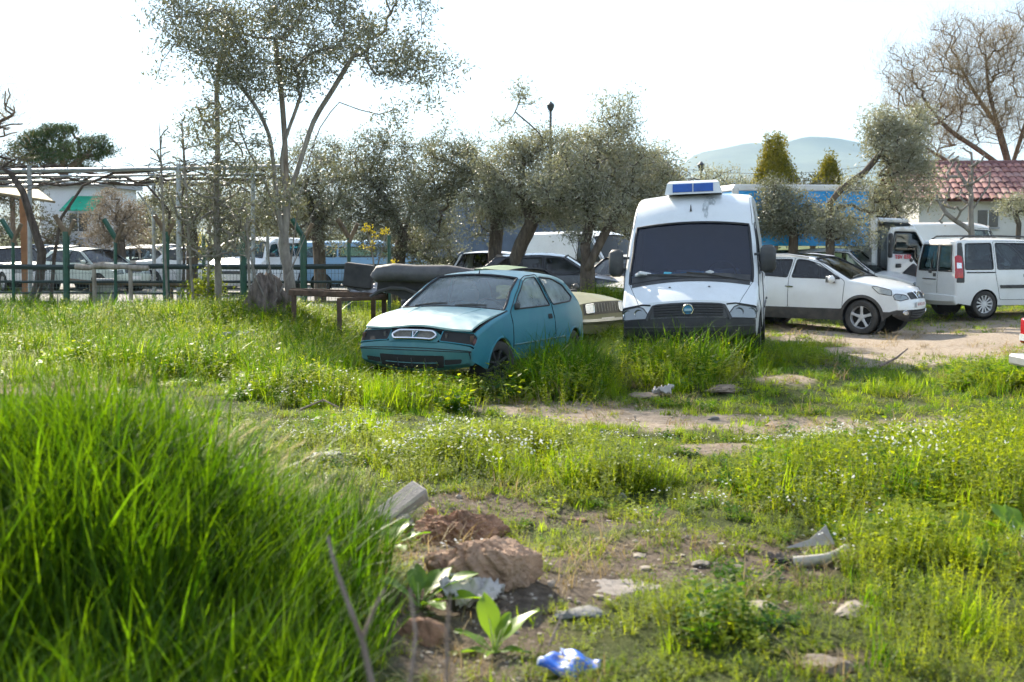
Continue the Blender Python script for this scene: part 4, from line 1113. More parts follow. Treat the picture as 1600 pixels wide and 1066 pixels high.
# ------------------------------------------------------------------ the white crossover
def build_crossover():
    root = empty('crossover', label='white crossover with black sill cladding and silver five-spoke wheels', cat='car')
    PW = P_WHITE; CL = mat('cladding', (.045, .043, .042), .65, var=.2, scale=5, dirt=(.22, .19, .15), dirt_amt=.3); fa, ra = 1.27, -1.36
    prof = [('bumper_low', [(1.95, .24), (2.08, .29), (2.15, .40), (2.165, .50)], .14), ('bumper', [(2.165, .50), (2.16, .60), (2.125, .70)], .14), ('grille_band', [(2.125, .70), (2.08, .79), (2.02, .87)], .14),
            ('bonnet', [(2.02, .87), (1.86, .96), (1.55, 1.05), (1.2, 1.115), (1.0, 1.145)], .05), ('windscreen', [(1.0, 1.145), (.72, 1.30), (.42, 1.45), (.18, 1.545)], .06),
            ('roof', [(.18, 1.545), (-.2, 1.598), (-.7, 1.61), (-1.2, 1.58), (-1.62, 1.50)], .04), ('rear_window', [(-1.62, 1.50), (-1.82, 1.33), (-1.97, 1.13)], .07),
            ('tailgate', [(-1.97, 1.13), (-2.06, .98), (-2.08, .72)], .08), ('rear_bumper', [(-2.08, .72), (-2.15, .62), (-2.15, .42), (-2.0, .25)], .10)]
    wz = [(.24, .84), (.42, .885), (.7, .895), (.95, .88), (1.1, .845), (1.35, .745), (1.6, .64)]
    wx = [(-2.2, .86), (-1.8, .95), (-1.3, 1.0), (1.1, 1.0), (1.6, .975), (1.95, .92), (2.2, .84)]
    b = Body(root, prof, wz, wx, r=.06, arches=(fa, ra), arch_r=.40, arch_z=.345, sill=.27)
    b.patch('lower_bumper', CL, 'bumper_low'); b.patch('front_bumper', PW, 'bumper'); b.patch('nose_panel', PW, 'grille_band'); bon = b.patch('bonnet', PW, 'bonnet')
    screen(b, 'windscreen', GLASS_T, .95, 'windscreen', PW)
    b.patch('roof', glass('roof_glass', (.03, .03, .035), .5), 'roof', ulim=.80, off=.001); b.patch('roof_panel', INNER, 'roof', ulim=.8, off=-.03); b.patch('roof_side', PW, 'roof', umin=.80)
    screen(b, 'rear_window', GLASS_T, .88, 'rear_window', PW); b.patch('tailgate', PW, 'tailgate'); b.patch('rear_bumper', CL, 'rear_bumper')
    w1 = round_poly([(.80, 1.105), (.30, 1.40), (.02, 1.475), (-.20, 1.49), (-.26, 1.12)], .04)
    w2 = round_poly([(-.36, 1.12), (-.30, 1.49), (-.85, 1.48), (-1.12, 1.44), (-1.22, 1.17)], .04)
    w3 = round_poly([(-1.30, 1.19), (-1.22, 1.43), (-1.48, 1.36), (-1.62, 1.26)], .03)
    d1 = round_poly([(.86, .50), (.90, 1.06), (.32, 1.44), (.0, 1.51), (-.25, 1.525), (-.32, 1.10), (-.32, .50)], .05)
    d2 = round_poly([(-.32, .50), (-.32, 1.10), (-.25, 1.525), (-.90, 1.51), (-1.17, 1.465), (-1.27, 1.15), (-1.05, .86), (-.93, .66), (-.90, .50)], .05)
    b.sides([('front_door', d1, PW), ('rear_door', d2, PW)], [w1, w2, w3], PW, low_mat=CL, skip_low=.50)
    windows(b, [w1, w2, w3], GLASS_T)
    for sg in (1, -1):
        b.side_line('door_seam', d1, .005, SEAM, sg, .001, None, True); b.side_line('rear_door_seam', d2, .005, SEAM, sg, .001, None, True)
        for x in (-.20, -.98):
            h = b.side_line('door_handle', [(x, .93), (x - .17, .94)], .017, CHROME, sg, .022)
        b.side_line('roof_rail', [(.05, 1.535), (-.4, 1.585), (-1.0, 1.575), (-1.45, 1.51)], .02, ALLOY, sg, .02)
        for ax in (fa, ra):
            V = []; F = []; n = 20                              # black arch cladding
            for k in range(n + 1):
                a = -.15 + (math.pi + .3) * k / n
                for rr, of in ((.395, .012), (.43, .016), (.455, .004)): V.append(b.side(ax + rr * math.cos(a), .345 + rr * math.sin(a), sg, of))
            for k in range(n): F += [(k * 3 + j, k * 3 + j + 1, k * 3 + j + 4, k * 3 + j + 3) for j in (0, 1)]
            link_mesh('arch_cladding', mesh_np('arch_cladding', V, F, 40), root, CL)
            MB().lathe([(.405, -.02 * sg), (.405, -.30 * sg), (.05, -.32 * sg)], (ax, sg * .89, .345), 'y', 24).build('wheel_well', UNDER, root)
        mirror(root, b.side(.66, 1.10, sg), sg, PW, (.13, .21, .16))
        b.side_poly('mirror_base', [(.80, 1.10), (.55, 1.10), (.60, 1.22)], BLACKP, sg, .006)
        hl = round_poly([(sg * .56, .735), (sg * .62, .815), (sg * 1.0, .90), (sg * 1.28, .90), (sg * 1.28, .80), (sg * .95, .735)], .03)
        lamp_unit(b, hl, 'front', round_poly([(1.87, .79), (1.86, .905), (1.55, .975), (1.46, .965), (1.62, .83)], .03), sg, [(sg * .86, .80, .05)])
        fog = [(sg * (.80 + .11 * math.cos(a)), .425 + .05 * math.sin(a)) for a in np.linspace(0, 2 * math.pi, 20)[:-1]]
        f = b.face_line('fog_lamp', fog, .013, CHROME, 'front', .012, None, True); b.face_poly('fog_lens', fog, REFL, 'front', .006, .1, f)
    gp = round_poly([(-.46, .725), (-.50, .84), (.50, .84), (.46, .725)], .03)
    g = b.face_poly('grille', gp, BLACKP, 'front', .006, .08); b.face_line('grille_ring', gp, .012, BLACKP, 'front', .010, g, True)
    for z in (.75, .78, .81): b.face_line('grille_bar', [(-.47, z), (0, z), (.47, z)], .006, mat('grille_slat', (.02, .02, .022), .6), 'front', .010, g)
    for sg in (1, -1): b.face_line('grille_blade', [(sg * .20, .845), (sg * .09, .72)], .013, CHROME, 'front', .02, g)
    ec = b.front(0, .79, .03); e = MB()
    e.tube([ec + Vector((0, .068 * math.cos(a), .068 * math.sin(a))) for a in np.linspace(0, 2 * math.pi, 25)], .011, 6, False); e.box(ec + Vector((.004, 0, 0)), (.012, .19, .028), None, .004); e.build('badge', CHROME, root)
    pl = MB().box(b.front(0, .60, .02), (.014, .52, .112), None, .004).build('number_plate', PLATE, root)
    c = b.front(0, .60, .028)
    text_mesh('plate_text', '45 HG 5 95', .088, mat('plate_red', (.35, .05, .06), .6), pl, c + Vector((.001, 0, 0)), (R(90), 0, R(90)), extrude=.001)
    it = b.face_poly('lower_intake', round_poly([(-.52, .30), (-.56, .50), (.56, .50), (.52, .30)], .03), UNDER, 'front', .006, .08)
    for z in (.35, .40, .45): b.face_line('intake_slat', [(-.5, z), (0, z), (.5, z)], .009, CL, 'front', .012, it)
    w0 = [a for nm, a, c in b.segs if nm == 'windscreen'][0]
    wiper(b, -.10, w0 + .2, .62, w0 + .7); wiper(b, -.80, w0 + .2, -.2, w0 + .8)
    b.floor(-1.9, .95, .30, UNDER, .46)
    MB().box((.86, 0, 1.0), (.36, 1.4, .2), Matrix.Rotation(.2, 3, 'Y'), .05).build('dashboard', INNER, root); steering(root, .48, .38, 1.05)
    for y in (.38, -.38): seat(root, .05, y, .48)
    MB().box((-.85, 0, .58), (.5, 1.3, .2), None, .05).build('rear_bench', SEATM, root); MB().box((-1.12, 0, .95), (.14, 1.3, .55), Matrix.Rotation(-.2, 3, 'Y'), .05).build('rear_backrest', SEATM, root)
    for (x, y) in [(fa, .80), (fa, -.80), (ra, .80), (ra, -.80)]: wheel(root, x, y, .345, .215, 1 if y > 0 else -1, ALLOY, 5, R(-4) if x > 0 else 0, rimr=.66)
    return root
xo = build_crossover()
# ------------------------------------------------------------------ the white people carrier seen from behind
def build_mpv(simple=False, paintm=None, lab=None):
    root = empty('people_carrier', label=lab or 'white boxy people carrier with tall red tail lamp and roof rails', cat='car')
    PW = paintm or P_WHITE; fa, ra = 1.27, -1.31
    prof = [('bumper_low', [(1.95, .24), (2.06, .30), (2.10, .42)], .10), ('bumper', [(2.10, .42), (2.10, .55), (2.06, .66)], .10), ('nose', [(2.06, .66), (2.0, .80), (1.92, .90)], .08), ('bonnet', [(1.92, .90), (1.7, 1.0), (1.4, 1.09), (1.18, 1.14)], .05),
            ('windscreen', [(1.18, 1.14), (.85, 1.40), (.58, 1.60), (.40, 1.71)], .06), ('roof', [(.40, 1.71), (0, 1.79), (-.7, 1.82), (-1.5, 1.815), (-1.95, 1.79)], .04),
            ('rear_top', [(-1.95, 1.79), (-2.02, 1.74), (-2.045, 1.66)], .03), ('rear_glass', [(-2.045, 1.66), (-2.09, 1.3), (-2.10, 1.06)], .03), ('rear_door', [(-2.10, 1.06), (-2.115, .8), (-2.11, .52)], .03), ('rear_bumper', [(-2.11, .52), (-2.15, .50), (-2.15, .36), (-2.06, .26)], .05)]
    wz = [(.24, .81), (.42, .85), (.7, .86), (1.0, .855), (1.15, .835), (1.5, .755), (1.8, .68)]
    wx = [(-2.2, .965), (-1.9, 1.0), (1.1, 1.0), (1.6, .97), (1.9, .92), (2.2, .84)]
    b = Body(root, prof, wz, wx, r=.05, arches=(fa, ra), arch_r=.345, arch_z=.30, sill=.27, step=.09)
    b.patch('lower_bumper', PW, 'bumper_low'); b.patch('front_bumper', PW, 'bumper'); b.patch('nose_panel', PW, 'nose'); b.patch('bonnet', PW, 'bonnet'); screen(b, 'windscreen', GLASS, .94, 'windscreen', PW)
    b.patch('roof', PW, 'roof'); b.patch('rear_header', PW, 'rear_top'); b.patch('rear_doors', PW, 'rear_door'); b.patch('rear_bumper', PW, 'rear_bumper')
    rg0, rg1 = [(a, c) for nm, a, c in b.segs if nm == 'rear_glass'][0]
    b.patch('rear_pillar', PW, 'rear_glass', umin=.86)
    split = -.18
    for (u0, u1, nm) in ((split + .05, .86, 'rear_window'), (-.86, split - .05, 'rear_window')):
        V = []; L = np.linspace(u0, u1, 6)
        for i in range(rg0, rg1 + 1): V += [b.sec(i, float(u_), -.008) for u_ in L]
        F = [(i * 6 + j, i * 6 + j + 1, i * 6 + j + 7, i * 6 + j + 6) for i in range(rg1 - rg0) for j in range(5)]
        o = link_mesh(nm, mesh_np(nm, V, F, 40), root, glass('rear_tint', (.45, .62, .60), .7))
        lp = [b.sec(rg0, float(u_), 0) for u_ in L] + [b.sec(i, u1, 0) for i in range(rg0, rg1 + 1)] + [b.sec(rg1, float(u_), 0) for u_ in L[::-1]] + [b.sec(i, u0, 0) for i in range(rg1, rg0 - 1, -1)]
        MB().tube(lp + [lp[0]], .02, 5, False).build('window_seal', RUBBER, o)
    V = []; 
    for i in range(rg0, rg1 + 1): V += [b.sec(i, split - .05, 0), b.sec(i, split + .05, 0)]
    link_mesh('door_post', mesh_np('door_post', V, [(2 * i, 2 * i + 1, 2 * i + 3, 2 * i + 2) for i in range(rg1 - rg0)], 40), root, PW)
    w1 = round_poly([(1.0, 1.14), (.55, 1.52), (.40, 1.62), (.12, 1.68), (.0, 1.68), (.0, 1.10)], .05)
    w2 = round_poly([(-.10, 1.10), (-.10, 1.69), (-1.0, 1.70), (-1.0, 1.10)], .05)
    w3 = round_poly([(-1.10, 1.10), (-1.10, 1.70), (-1.78, 1.69), (-1.84, 1.10)], .05)
    d1 = round_poly([(.95, .40), (1.08, 1.10), (.42, 1.68), (.1, 1.73), (-.05, 1.73), (-.05, .40)], .05)
    d2 = round_poly([(-.06, .40), (-.06, 1.74), (-1.05, 1.75), (-1.05, 1.0), (-.95, .55), (-.92, .40)], .04)
    b.sides([('front_door', d1, PW), ('sliding_door', d2, PW)], [w1, w2, w3], PW)
    windows(b, [w1, w2, w3], glass('mpv_glass', (.35, .42, .44), .75))
    for sg in (1, -1):
        b.side_line('door_seam', d1, .005, SEAM, sg, .001, None, True); b.side_line('sliding_door_seam', d2, .005, SEAM, sg, .001, None, True)
        b.side_line('slide_rail', [(-1.06, 1.03), (-1.80, 1.03)], .014, SEAM, sg, .003)
        b.side_poly('rub_strip', round_poly([(-.12, .66), (-.12, .74), (-.94, .74), (-.92, .66)], .015), BLACKP, sg, .010, .12)
        b.side_poly('front_rub_strip', round_poly([(.0, .66), (.0, .74), (.94, .74), (.94, .66)], .015), BLACKP, sg, .010, .12)
        b.side_poly('door_handle', round_poly([(-.16, .92), (-.16, 1.0), (-.32, 1.0), (-.32, .92)], .02), BLACKP, sg, .012, .06)
        # roof rail
        rp = [b.side(x, z, sg, -.10) for x, z in ((-.05, 1.775), (-.15, 1.845), (-.9, 1.865), (-1.7, 1.855), (-1.82, 1.79))]
        MB().tube(rp, .022, 6).build('roof_rail', BLACKP, root)
        # tall tail lamp: black plinth with red lens wrapping the corner
        pl_ = b.side_poly('tail_lamp', round_poly([(-1.86, .80), (-1.86, 1.72), (-1.98, 1.70), (-2.04, 1.2), (-2.06, .80)], .03), BLACKP, sg, .004)
        b.side_poly('red_lens', round_poly([(-1.90, .90), (-1.90, 1.40), (-2.02, 1.44), (-2.045, 1.2), (-2.055, .92)], .03), REDL, sg, .012, .06, pl_)
        b.side_poly('white_lens', [(-1.93, 1.13), (-1.93, 1.25), (-2.045, 1.26), (-2.05, 1.13)], REFL, sg, .016, .06, pl_)
        fl = b.face_poly('lens_rear', round_poly([(sg * 1.06, .90), (sg * 1.06, 1.40), (sg * 1.29, 1.44), (sg * 1.29, .90)], .03), REDL, 'rear', .010, .08, pl_)
        for ax in (fa, ra): MB().lathe([(.35, -.02 * sg), (.35, -.28 * sg), (.05, -.30 * sg)], (ax, sg * .85, .30), 'y', 24).build('wheel_well', UNDER, root)
        mirror(root, b.side(.86, 1.12, sg), sg, BLACKP, (.12, .2, .2))
        lamp_unit(b, round_poly([(sg * .62, .68), (sg * .70, .88), (sg * 1.25, .90), (sg * 1.25, .72)], .03), 'front', None, sg)
    b.face_line('door_split', [(split, .54), (split, 1.06)], .006, SEAM, 'rear', .001)
    pl = b.face_poly('number_plate', [(split + .12, .72), (split + .12, .83), (split + .72, .83), (split + .72, .72)], PLATE, 'rear', .012, .1)
    b.face_line('plate_shade', [(split + .08, .86), (split + .76, .86)], .014, BLACKP, 'rear', .012, pl)
    b.face_poly('rear_handle', round_poly([(split + .06, .92), (split + .06, 1.0), (split + .22, 1.0), (split + .22, .92)], .02), BLACKP, 'rear', .012, .08)
    wp = b.rear(split + .35, 1.04, .03); MB().tube([wp, b.rear(split + .28, 1.2, .03), b.rear(split + .22, 1.5, .03)], [.02, .012, .008], 6).box(wp, (.04, .12, .09), None, .02).build('rear_wiper', BLACKP, root)
    b.face_poly('brake_lamp', [(-.10, 1.755), (-.10, 1.775), (.10, 1.775), (.10, 1.755)], REDL, 'rear', .006, .08)
    b.floor(-1.95, 1.1, .30, UNDER, .46); MB().box((1.0, 0, 1.0), (.36, 1.35, .2), None, .05).build('dashboard', INNER, root)
    for y in (.38, -.38): seat(root, .2, y, .52)
    MB().box((-.72, 0, .62), (.5, 1.25, .2), None, .05).build('rear_bench', SEATM, root); MB().box((-.98, 0, 1.0), (.14, 1.25, .6), Matrix.Rotation(-.15, 3, 'Y'), .05).build('rear_backrest', SEATM, root)
    for (x, y) in [(fa, .77), (fa, -.77), (ra, .77), (ra, -.77)]: wheel(root, x, y, .30, .185, 1 if y > 0 else -1, ALLOY, 12, 0, rimr=.70)
    return root
mpv = build_mpv()
def place_pt(o, px, py, local, yaw, roll=0, pitch=0, dz=0):
    """stand o so that its ground point local=(x, y) is where the photo shows ground pixel (px, py)"""
    g = G(px, py); ang = -math.pi / 2 - R(yaw); c, s = math.cos(ang), math.sin(ang)
    for k in range(4):
        x = g.x - (local[0] * c - local[1] * s); y = g.y - (local[0] * s + local[1] * c); g = G(px, py, hz(x, y) + dz)
    return place(o, x, y, yaw, roll, pitch, dz)
place_pt(xo, 1345, 523, (1.27, -.88), -54)
place_pt(mpv, 1538, 497, (-1.31, -.85), -104)
# ------------------------------------------------------------------ other cars, vans and trucks standing further back
def simple_car(name, label, pm, L=4.0, W=1.68, H=1.43, kind='hatch', gl=None, group=None, cat='car', wheels=True, lamps=True):
    root = empty(name, label=label, cat=cat, group=group); h = L / 2; gl = gl or GLASS
    if kind == 'hatch':
        prof = [('front_bumper', [(h - .1, .22), (h, .40), (h - .03, .60)], .10), ('nose', [(h - .03, .60), (h - .14, .76)], .08), ('bonnet', [(h - .14, .76), (h - .6, .88), (h - 1.08, .95)], .04), ('windscreen', [(h - 1.08, .95), (h - 1.45, 1.2), (h - 1.75, H - .06)], .05),
                ('roof', [(h - 1.75, H - .06), (h - 2.3, H), (-h + .75, H - .06)], .04), ('rear_window', [(-h + .75, H - .06), (-h + .48, H - .28), (-h + .28, .98)], .05), ('tailgate', [(-h + .28, .98), (-h + .12, .86), (-h + .06, .6)], .05), ('rear_bumper', [(-h + .06, .6), (-h, .5), (-h + .1, .24)], .07)]
        a0, a1, c0, c1 = h - 1.22, h - 1.8, -h + 1.0, -h + .62
        wins = [[(a0, .96), (a1, H - .13), (h - 2.18, H - .10), (h - 2.2, .95)], [(h - 2.28, .95), (h - 2.26, H - .10), (c0, H - .13), (c1, 1.0)]]
        doors = [[(a0 + .12, .32), (a0 + .12, .93), (a1 + .05, H - .09), (h - 2.22, H - .06), (h - 2.24, .32)], [(h - 2.245, .32), (h - 2.225, H - .06), (c0 + .05, H - .09), (c0 - .05, .9), (c0 + .25, .55), (c0 + .28, .32)]]
    elif kind == 'sedan':
        prof = [('front_bumper', [(h - .08, .24), (h, .42), (h - .02, .58)], .07), ('nose', [(h - .02, .58), (h - .06, .80)], .05), ('bonnet', [(h - .06, .80), (h - .6, .89), (h - 1.25, .94)], .03), ('windscreen', [(h - 1.25, .94), (h - 1.55, 1.18), (h - 1.78, H - .05)], .05),
                ('roof', [(h - 1.78, H - .05), (h - 2.4, H), (-h + 1.35, H - .05)], .04), ('rear_window', [(-h + 1.35, H - .05), (-h + 1.08, 1.18), (-h + .85, .98)], .05), ('boot', [(-h + .85, .98), (-h + .4, .97), (-h + .06, .93)], .03), ('tail', [(-h + .06, .93), (-h + .03, .62)], .04), ('rear_bumper', [(-h + .03, .62), (-h, .5), (-h + .08, .26)], .06)]
        a0, a1, c0, c1 = h - 1.38, h - 1.82, -h + 1.42, -h + 1.15
        wins = [[(a0, .95), (a1, H - .12), (h - 2.28, H - .09), (h - 2.3, .95)], [(h - 2.38, .95), (h - 2.36, H - .09), (c0, H - .11), (c1, .98)]]
        doors = [[(a0 + .1, .32), (a0 + .1, .92), (a1 + .05, H - .08), (h - 2.32, H - .05), (h - 2.34, .32)], [(h - 2.345, .32), (h - 2.325, H - .05), (c0, H - .075), (c1 - .04, .94), (c0 + .22, .55), (c0 + .25, .32)]]
    else:                                                   # van / minibus
        prof = [('front_bumper', [(h - .1, .28), (h, .45), (h - .02, .66)], .10), ('nose', [(h - .02, .66), (h - .1, .92)], .10), ('bonnet', [(h - .1, .92), (h - .4, 1.06), (h - .65, 1.15)], .06), ('windscreen', [(h - .65, 1.15), (h - 1.0, 1.55), (h - 1.25, H - .12)], .08),
                ('roof', [(h - 1.25, H - .12), (h - 1.7, H - .01), (0, H), (-h + .2, H - .03)], .05), ('rear_window', [(-h + .2, H - .03), (-h + .08, H - .2), (-h + .04, 1.15)], .03), ('tailgate', [(-h + .04, 1.15), (-h + .02, .55)], .03), ('rear_bumper', [(-h + .02, .55), (-h, .45), (-h + .06, .3)], .04)]
        k = (L - 1.6) / 2
        wins = [[(h - .85, 1.14), (h - 1.3, H - .25), (h - 1.75, H - .22), (h - 1.75, 1.12)]] + ([] if kind == 'panel' else [[(h - 1.85 - j * (k - .12), 1.12), (h - 1.85 - j * (k - .12), H - .22), (h - 1.85 - (j + 1) * (k - .12) + .08, H - .22), (h - 1.85 - (j + 1) * (k - .12) + .08, 1.12)] for j in range(2)])
        doors = [[(h - .95, .4), (h - .72, 1.1), (h - 1.28, H - .2), (h - 1.8, H - .17), (h - 1.8, .4)]]
    hw = W / 2
    wz = [(.2, hw * .94), (.45, hw * .99), (.7, hw), (.95, hw * .965), (H, hw * (.73 if kind in ('hatch', 'sedan') else .82))]
    wx = [(-h, .90), (-h + .4, .98), (-h + 1, 1), (h - 1, 1), (h - .4, .96), (h, .87)]
    ar = .34 if H < 1.7 else .37; rr = .29 if H < 1.7 else .32
    fa, ra = h - .80, -h + .78
    wins = [round_poly(w, .04, 2) for w in wins]; doors = [round_poly(d, .04, 2) for d in doors]
    b = Body(root, prof, wz, wx, r=.05, step=.16, lat=5, arches=(fa, ra), arch_r=ar, arch_z=rr, sill=.27)
    for nm, *_ in prof:
        if nm == 'windscreen': screen(b, nm, gl, .93, nm, pm)
        elif nm == 'rear_window' and kind != 'panel': screen(b, nm, gl, .86, nm, pm)
        else: b.patch({'rear_window': 'rear_doors'}.get(nm, nm), pm, nm)
    b.sides([('door', d, pm) for d in doors], wins, pm, grid=.22)
    windows(b, wins, gl)
    b.floor(-h + .3, h - .9, .30, UNDER, .46)
    MB().box((h - 1.25, 0, .85 if H < 1.7 else 1.0), (.3, W * .78, .2)).build('dashboard', INNER, root)
    if kind in ('hatch', 'sedan'):
        for y in (.36, -.36): seat(root, h - 2.05, y, .34)
    for sg in (1, -1):
        for d in doors: b.side_line('door_seam', d, .006, SEAM, sg, .001, None, True)
        mirror(root, b.side(h - (1.32 if H < 1.7 else .95), .98 if H < 1.7 else 1.2, sg), sg, BLACKP if kind != 'hatch' else pm, (.10, .17, .12))
        if lamps:
            zz = .60 if H < 1.7 else .68
            lamp_unit(b, [(sg * .60, zz + .02), (sg * .60, zz + .13), (sg * 1.18, zz + .15), (sg * 1.18, zz + .02)], 'front', None, sg)
            b.face_poly('tail_lamp', [(sg * .66, .68), (sg * .66, .84), (sg * 1.22, .86), (sg * 1.22, .68)], REDL, 'rear', .008, .1)
        for ax in (fa, ra):
            MB().lathe([(ar + .005, -.02 * sg), (ar + .005, -.28 * sg), (.05, -.30 * sg)], (ax, sg * hw * .99, rr), 'y', 18).build('wheel_well', UNDER, root)
            if wheels: wheel(root, ax, sg * (hw - .10), rr, .18, sg, ALLOY, 7)
    b.face_poly('grille', [(-.48, .63), (-.48, .73), (.48, .73), (.48, .63)], BLACKP, 'front', .006, .12)
    b.face_poly('number_plate', [(-.30, .42), (-.30, .52), (.30, .52), (.30, .42)], PLATE, 'front', .012, .12)
    b.face_poly('rear_plate', [(-.30, .50), (-.30, .60), (.30, .60), (.30, .50)], PLATE, 'rear', .012, .12)
    root['_b'] = 0; del root['_b']
    return root, b
def put(o, px, Y, yaw, dz=0.0, roll=0):
    x = (px - 800) / FPX * Y; return place(o, x, Y, yaw, roll, 0, dz)
P_MINT = paint('mint', (.52, .60, .54), .45, .2); P_SILVER = paint('silver', (.42, .44, .46), .35, .15, .6, .5); P_DARK = paint('dark_blue', (.03, .035, .05), .3, .15); P_BLUE = paint('pale_blue', (.22, .40, .58), .4, .2); P_GREY = paint('grey', (.20, .21, .22), .4, .2)
P_BEIGE = paint('beige', (.60, .55, .45), .45, .2); P_LGREY = paint('light_grey', (.55, .57, .58), .4, .2)
LOT = 'cars in the car park behind the fence'
cars = [('parked_hatchback', 'pale mint hatchback behind the fence left of the pergola posts', P_MINT, 'hatch', 145, 42, -60), ('parked_sedan', 'white sedan at the left edge behind the leaning vine trunk', P_WHITE, 'sedan', 22, 43, -40),
        ('parked_sedan', 'dark silver sedan parked behind the pale mint hatchback', P_SILVER, 'sedan', 112, 50, -70), ('parked_hatchback', 'white hatchback between the two galvanised pergola posts', P_LGREY, 'hatch', 222, 51, 20),
        ('parked_sedan', 'white sedan behind the green fence posts and slender saplings', P_WHITE, 'sedan', 315, 44, -75), ('parked_hatchback', 'dark blue hatchback in the shade behind the white sedan at left', P_DARK, 'hatch', 60, 54, -20),
        ('parked_sedan', 'beige sedan between the second and third green fence posts', P_BEIGE, 'sedan', 205, 45, 62), ('parked_hatchback', 'light grey hatchback just left of the white minibus', P_LGREY, 'hatch', 352, 47, 30), ('parked_sedan', 'silver sedan between the white and the pale blue minibus', P_SILVER, 'sedan', 480, 46, -70), ('parked_hatchback', 'white hatchback in the rear row behind the silver sedan', P_WHITE, 'hatch', 270, 55, -50)]
for (nm, lab, pm, kd, px, Y, yw) in cars:
    o, _ = simple_car(nm, lab, pm, 4.35 if kd == 'sedan' else 3.95, 1.70, 1.42, kd, None, LOT); put(o, px, Y, yw, .06)
o, _ = simple_car('parked_minibus', 'white minibus with teal windscreen behind the big tree trunk', P_WHITE, 4.3, 1.8, 1.74, 'minibus', glass('teal_glass', (.25, .52, .55), .8), LOT, 'van'); put(o, 405, 40, 12, .06)
o, _ = simple_car('parked_minibus', 'pale blue minibus with long side windows behind the rusty trestle', P_BLUE, 4.4, 1.75, 1.66, 'minibus', glass('green_glass', (.42, .60, .55), .8), LOT, 'van'); put(o, 572, 42, -96, .06)
# old green saloon behind the teal hatchback
GREEN = mat('paint_old_green', (.125, .15, .085), .65, 0, .2, 1.5, coat=.1, dirt=(.24, .22, .15), dirt_amt=.55)
GREEN2 = mat('paint_green_roof', (.075, .17, .085), .6, 0, .2, 1.5, coat=.1, dirt=(.22, .24, .15), dirt_amt=.35)
gs, gb = simple_car('old_saloon', 'faded olive green old saloon with square headlights behind the teal hatchback', GREEN, 4.05, 1.60, 1.38, 'sedan', GLASS, None, 'car', True, False)
for ch in gs.children:
    if ch.name.split('.')[0] == 'roof': ch.data.materials.clear(); ch.data.materials.append(GREEN2)
    if ch.name.split('.')[0] == 'grille': ch.data.materials.clear(); ch.data.materials.append(BLACKP)
gq = gb.face_poly('grille_panel', [(-.98, .585), (-.98, .79), (.98, .79), (.98, .585)], BLACKP, 'front', .010, .1)
for sg in (1, -1):
    hl_ = gb.face_poly('headlight', round_poly([(sg * .58, .61), (sg * .58, .765), (sg * .90, .765), (sg * .90, .61)], .03), REFL, 'front', .018, .08)
    gb.face_line('headlight_rim', round_poly([(sg * .58, .61), (sg * .58, .765), (sg * .90, .765), (sg * .90, .61)], .03), .010, CHROME, 'front', .02, hl_, True)
for u_ in np.linspace(-.5, .5, 9): gb.face_line('grille_bar', [(float(u_), .62), (float(u_), .76)], .007, mat('grille_grey', (.22, .22, .2), .5), 'front', .016, gq)
gb.face_line('bumper_bar', [(u_, .47) for u_ in np.linspace(-1.2, 1.2, 13)], .045, mat('old_chrome', (.32, .32, .29), .5, .6), 'front', .03)
put(gs, 806, 23.3, -52, -.03)
# dark and white cars among the olive trunks
o, _ = simple_car('parked_hatchback', 'black hatchback with tinted side glass behind the olive trunks', P_DARK, 4.1, 1.72, 1.44, 'hatch', GLASS_T); put(o, 866, 29.5, -83, .02)
o, _ = simple_car('parked_sedan', 'white sedan roof showing behind the green saloon', P_WHITE, 4.4, 1.74, 1.50, 'sedan', GLASS); put(o, 765, 31.5, 10, 0)
o, _ = simple_car('parked_van', 'white panel van nosing out between the olive trunks', P_WHITE, 4.0, 1.8, 1.95, 'panel', GLASS); put(o, 925, 35, -42, 0)
o, _ = simple_car('parked_hatchback', 'beige hatchback half hidden by the white van mirror', P_BEIGE, 3.9, 1.66, 1.42, 'hatch', GLASS); put(o, 985, 30.0, 30, 0)
o, _ = simple_car('parked_hatchback', 'white hatchback with raked windscreen behind the crossover roof', P_WHITE, 4.1, 1.70, 1.52, 'hatch', GLASS); put(o, 1318, 32.5, -62, 0)
o, _ = simple_car('parked_sedan', 'grey sedan roof between the van and the olive bush', P_SILVER, 4.4, 1.74, 1.50, 'sedan', GLASS_T); put(o, 1235, 33, -30, 0)
# ---- curtain-side trailer far behind the trees
tr = empty('truck_trailer', (-.35, 47, 0), label='slate grey truck body standing behind the olive trees', cat='trailer')
MB().box((0, 0, 2.0), (5.6, 2.4, 1.9), None, .05).build('box_body', mat('slate_tarp', (.10, .13, .18), .7, var=.2, scale=2), tr); MB().box((0, 0, .92), (5.5, 1.2, .2)).build('chassis', UNDER, tr)
for x in (-1.9, 1.6):
    for y in (-.95, .95): wheel(tr, x, y, .42, .28, 1 if y > 0 else -1, ALLOY, 8)
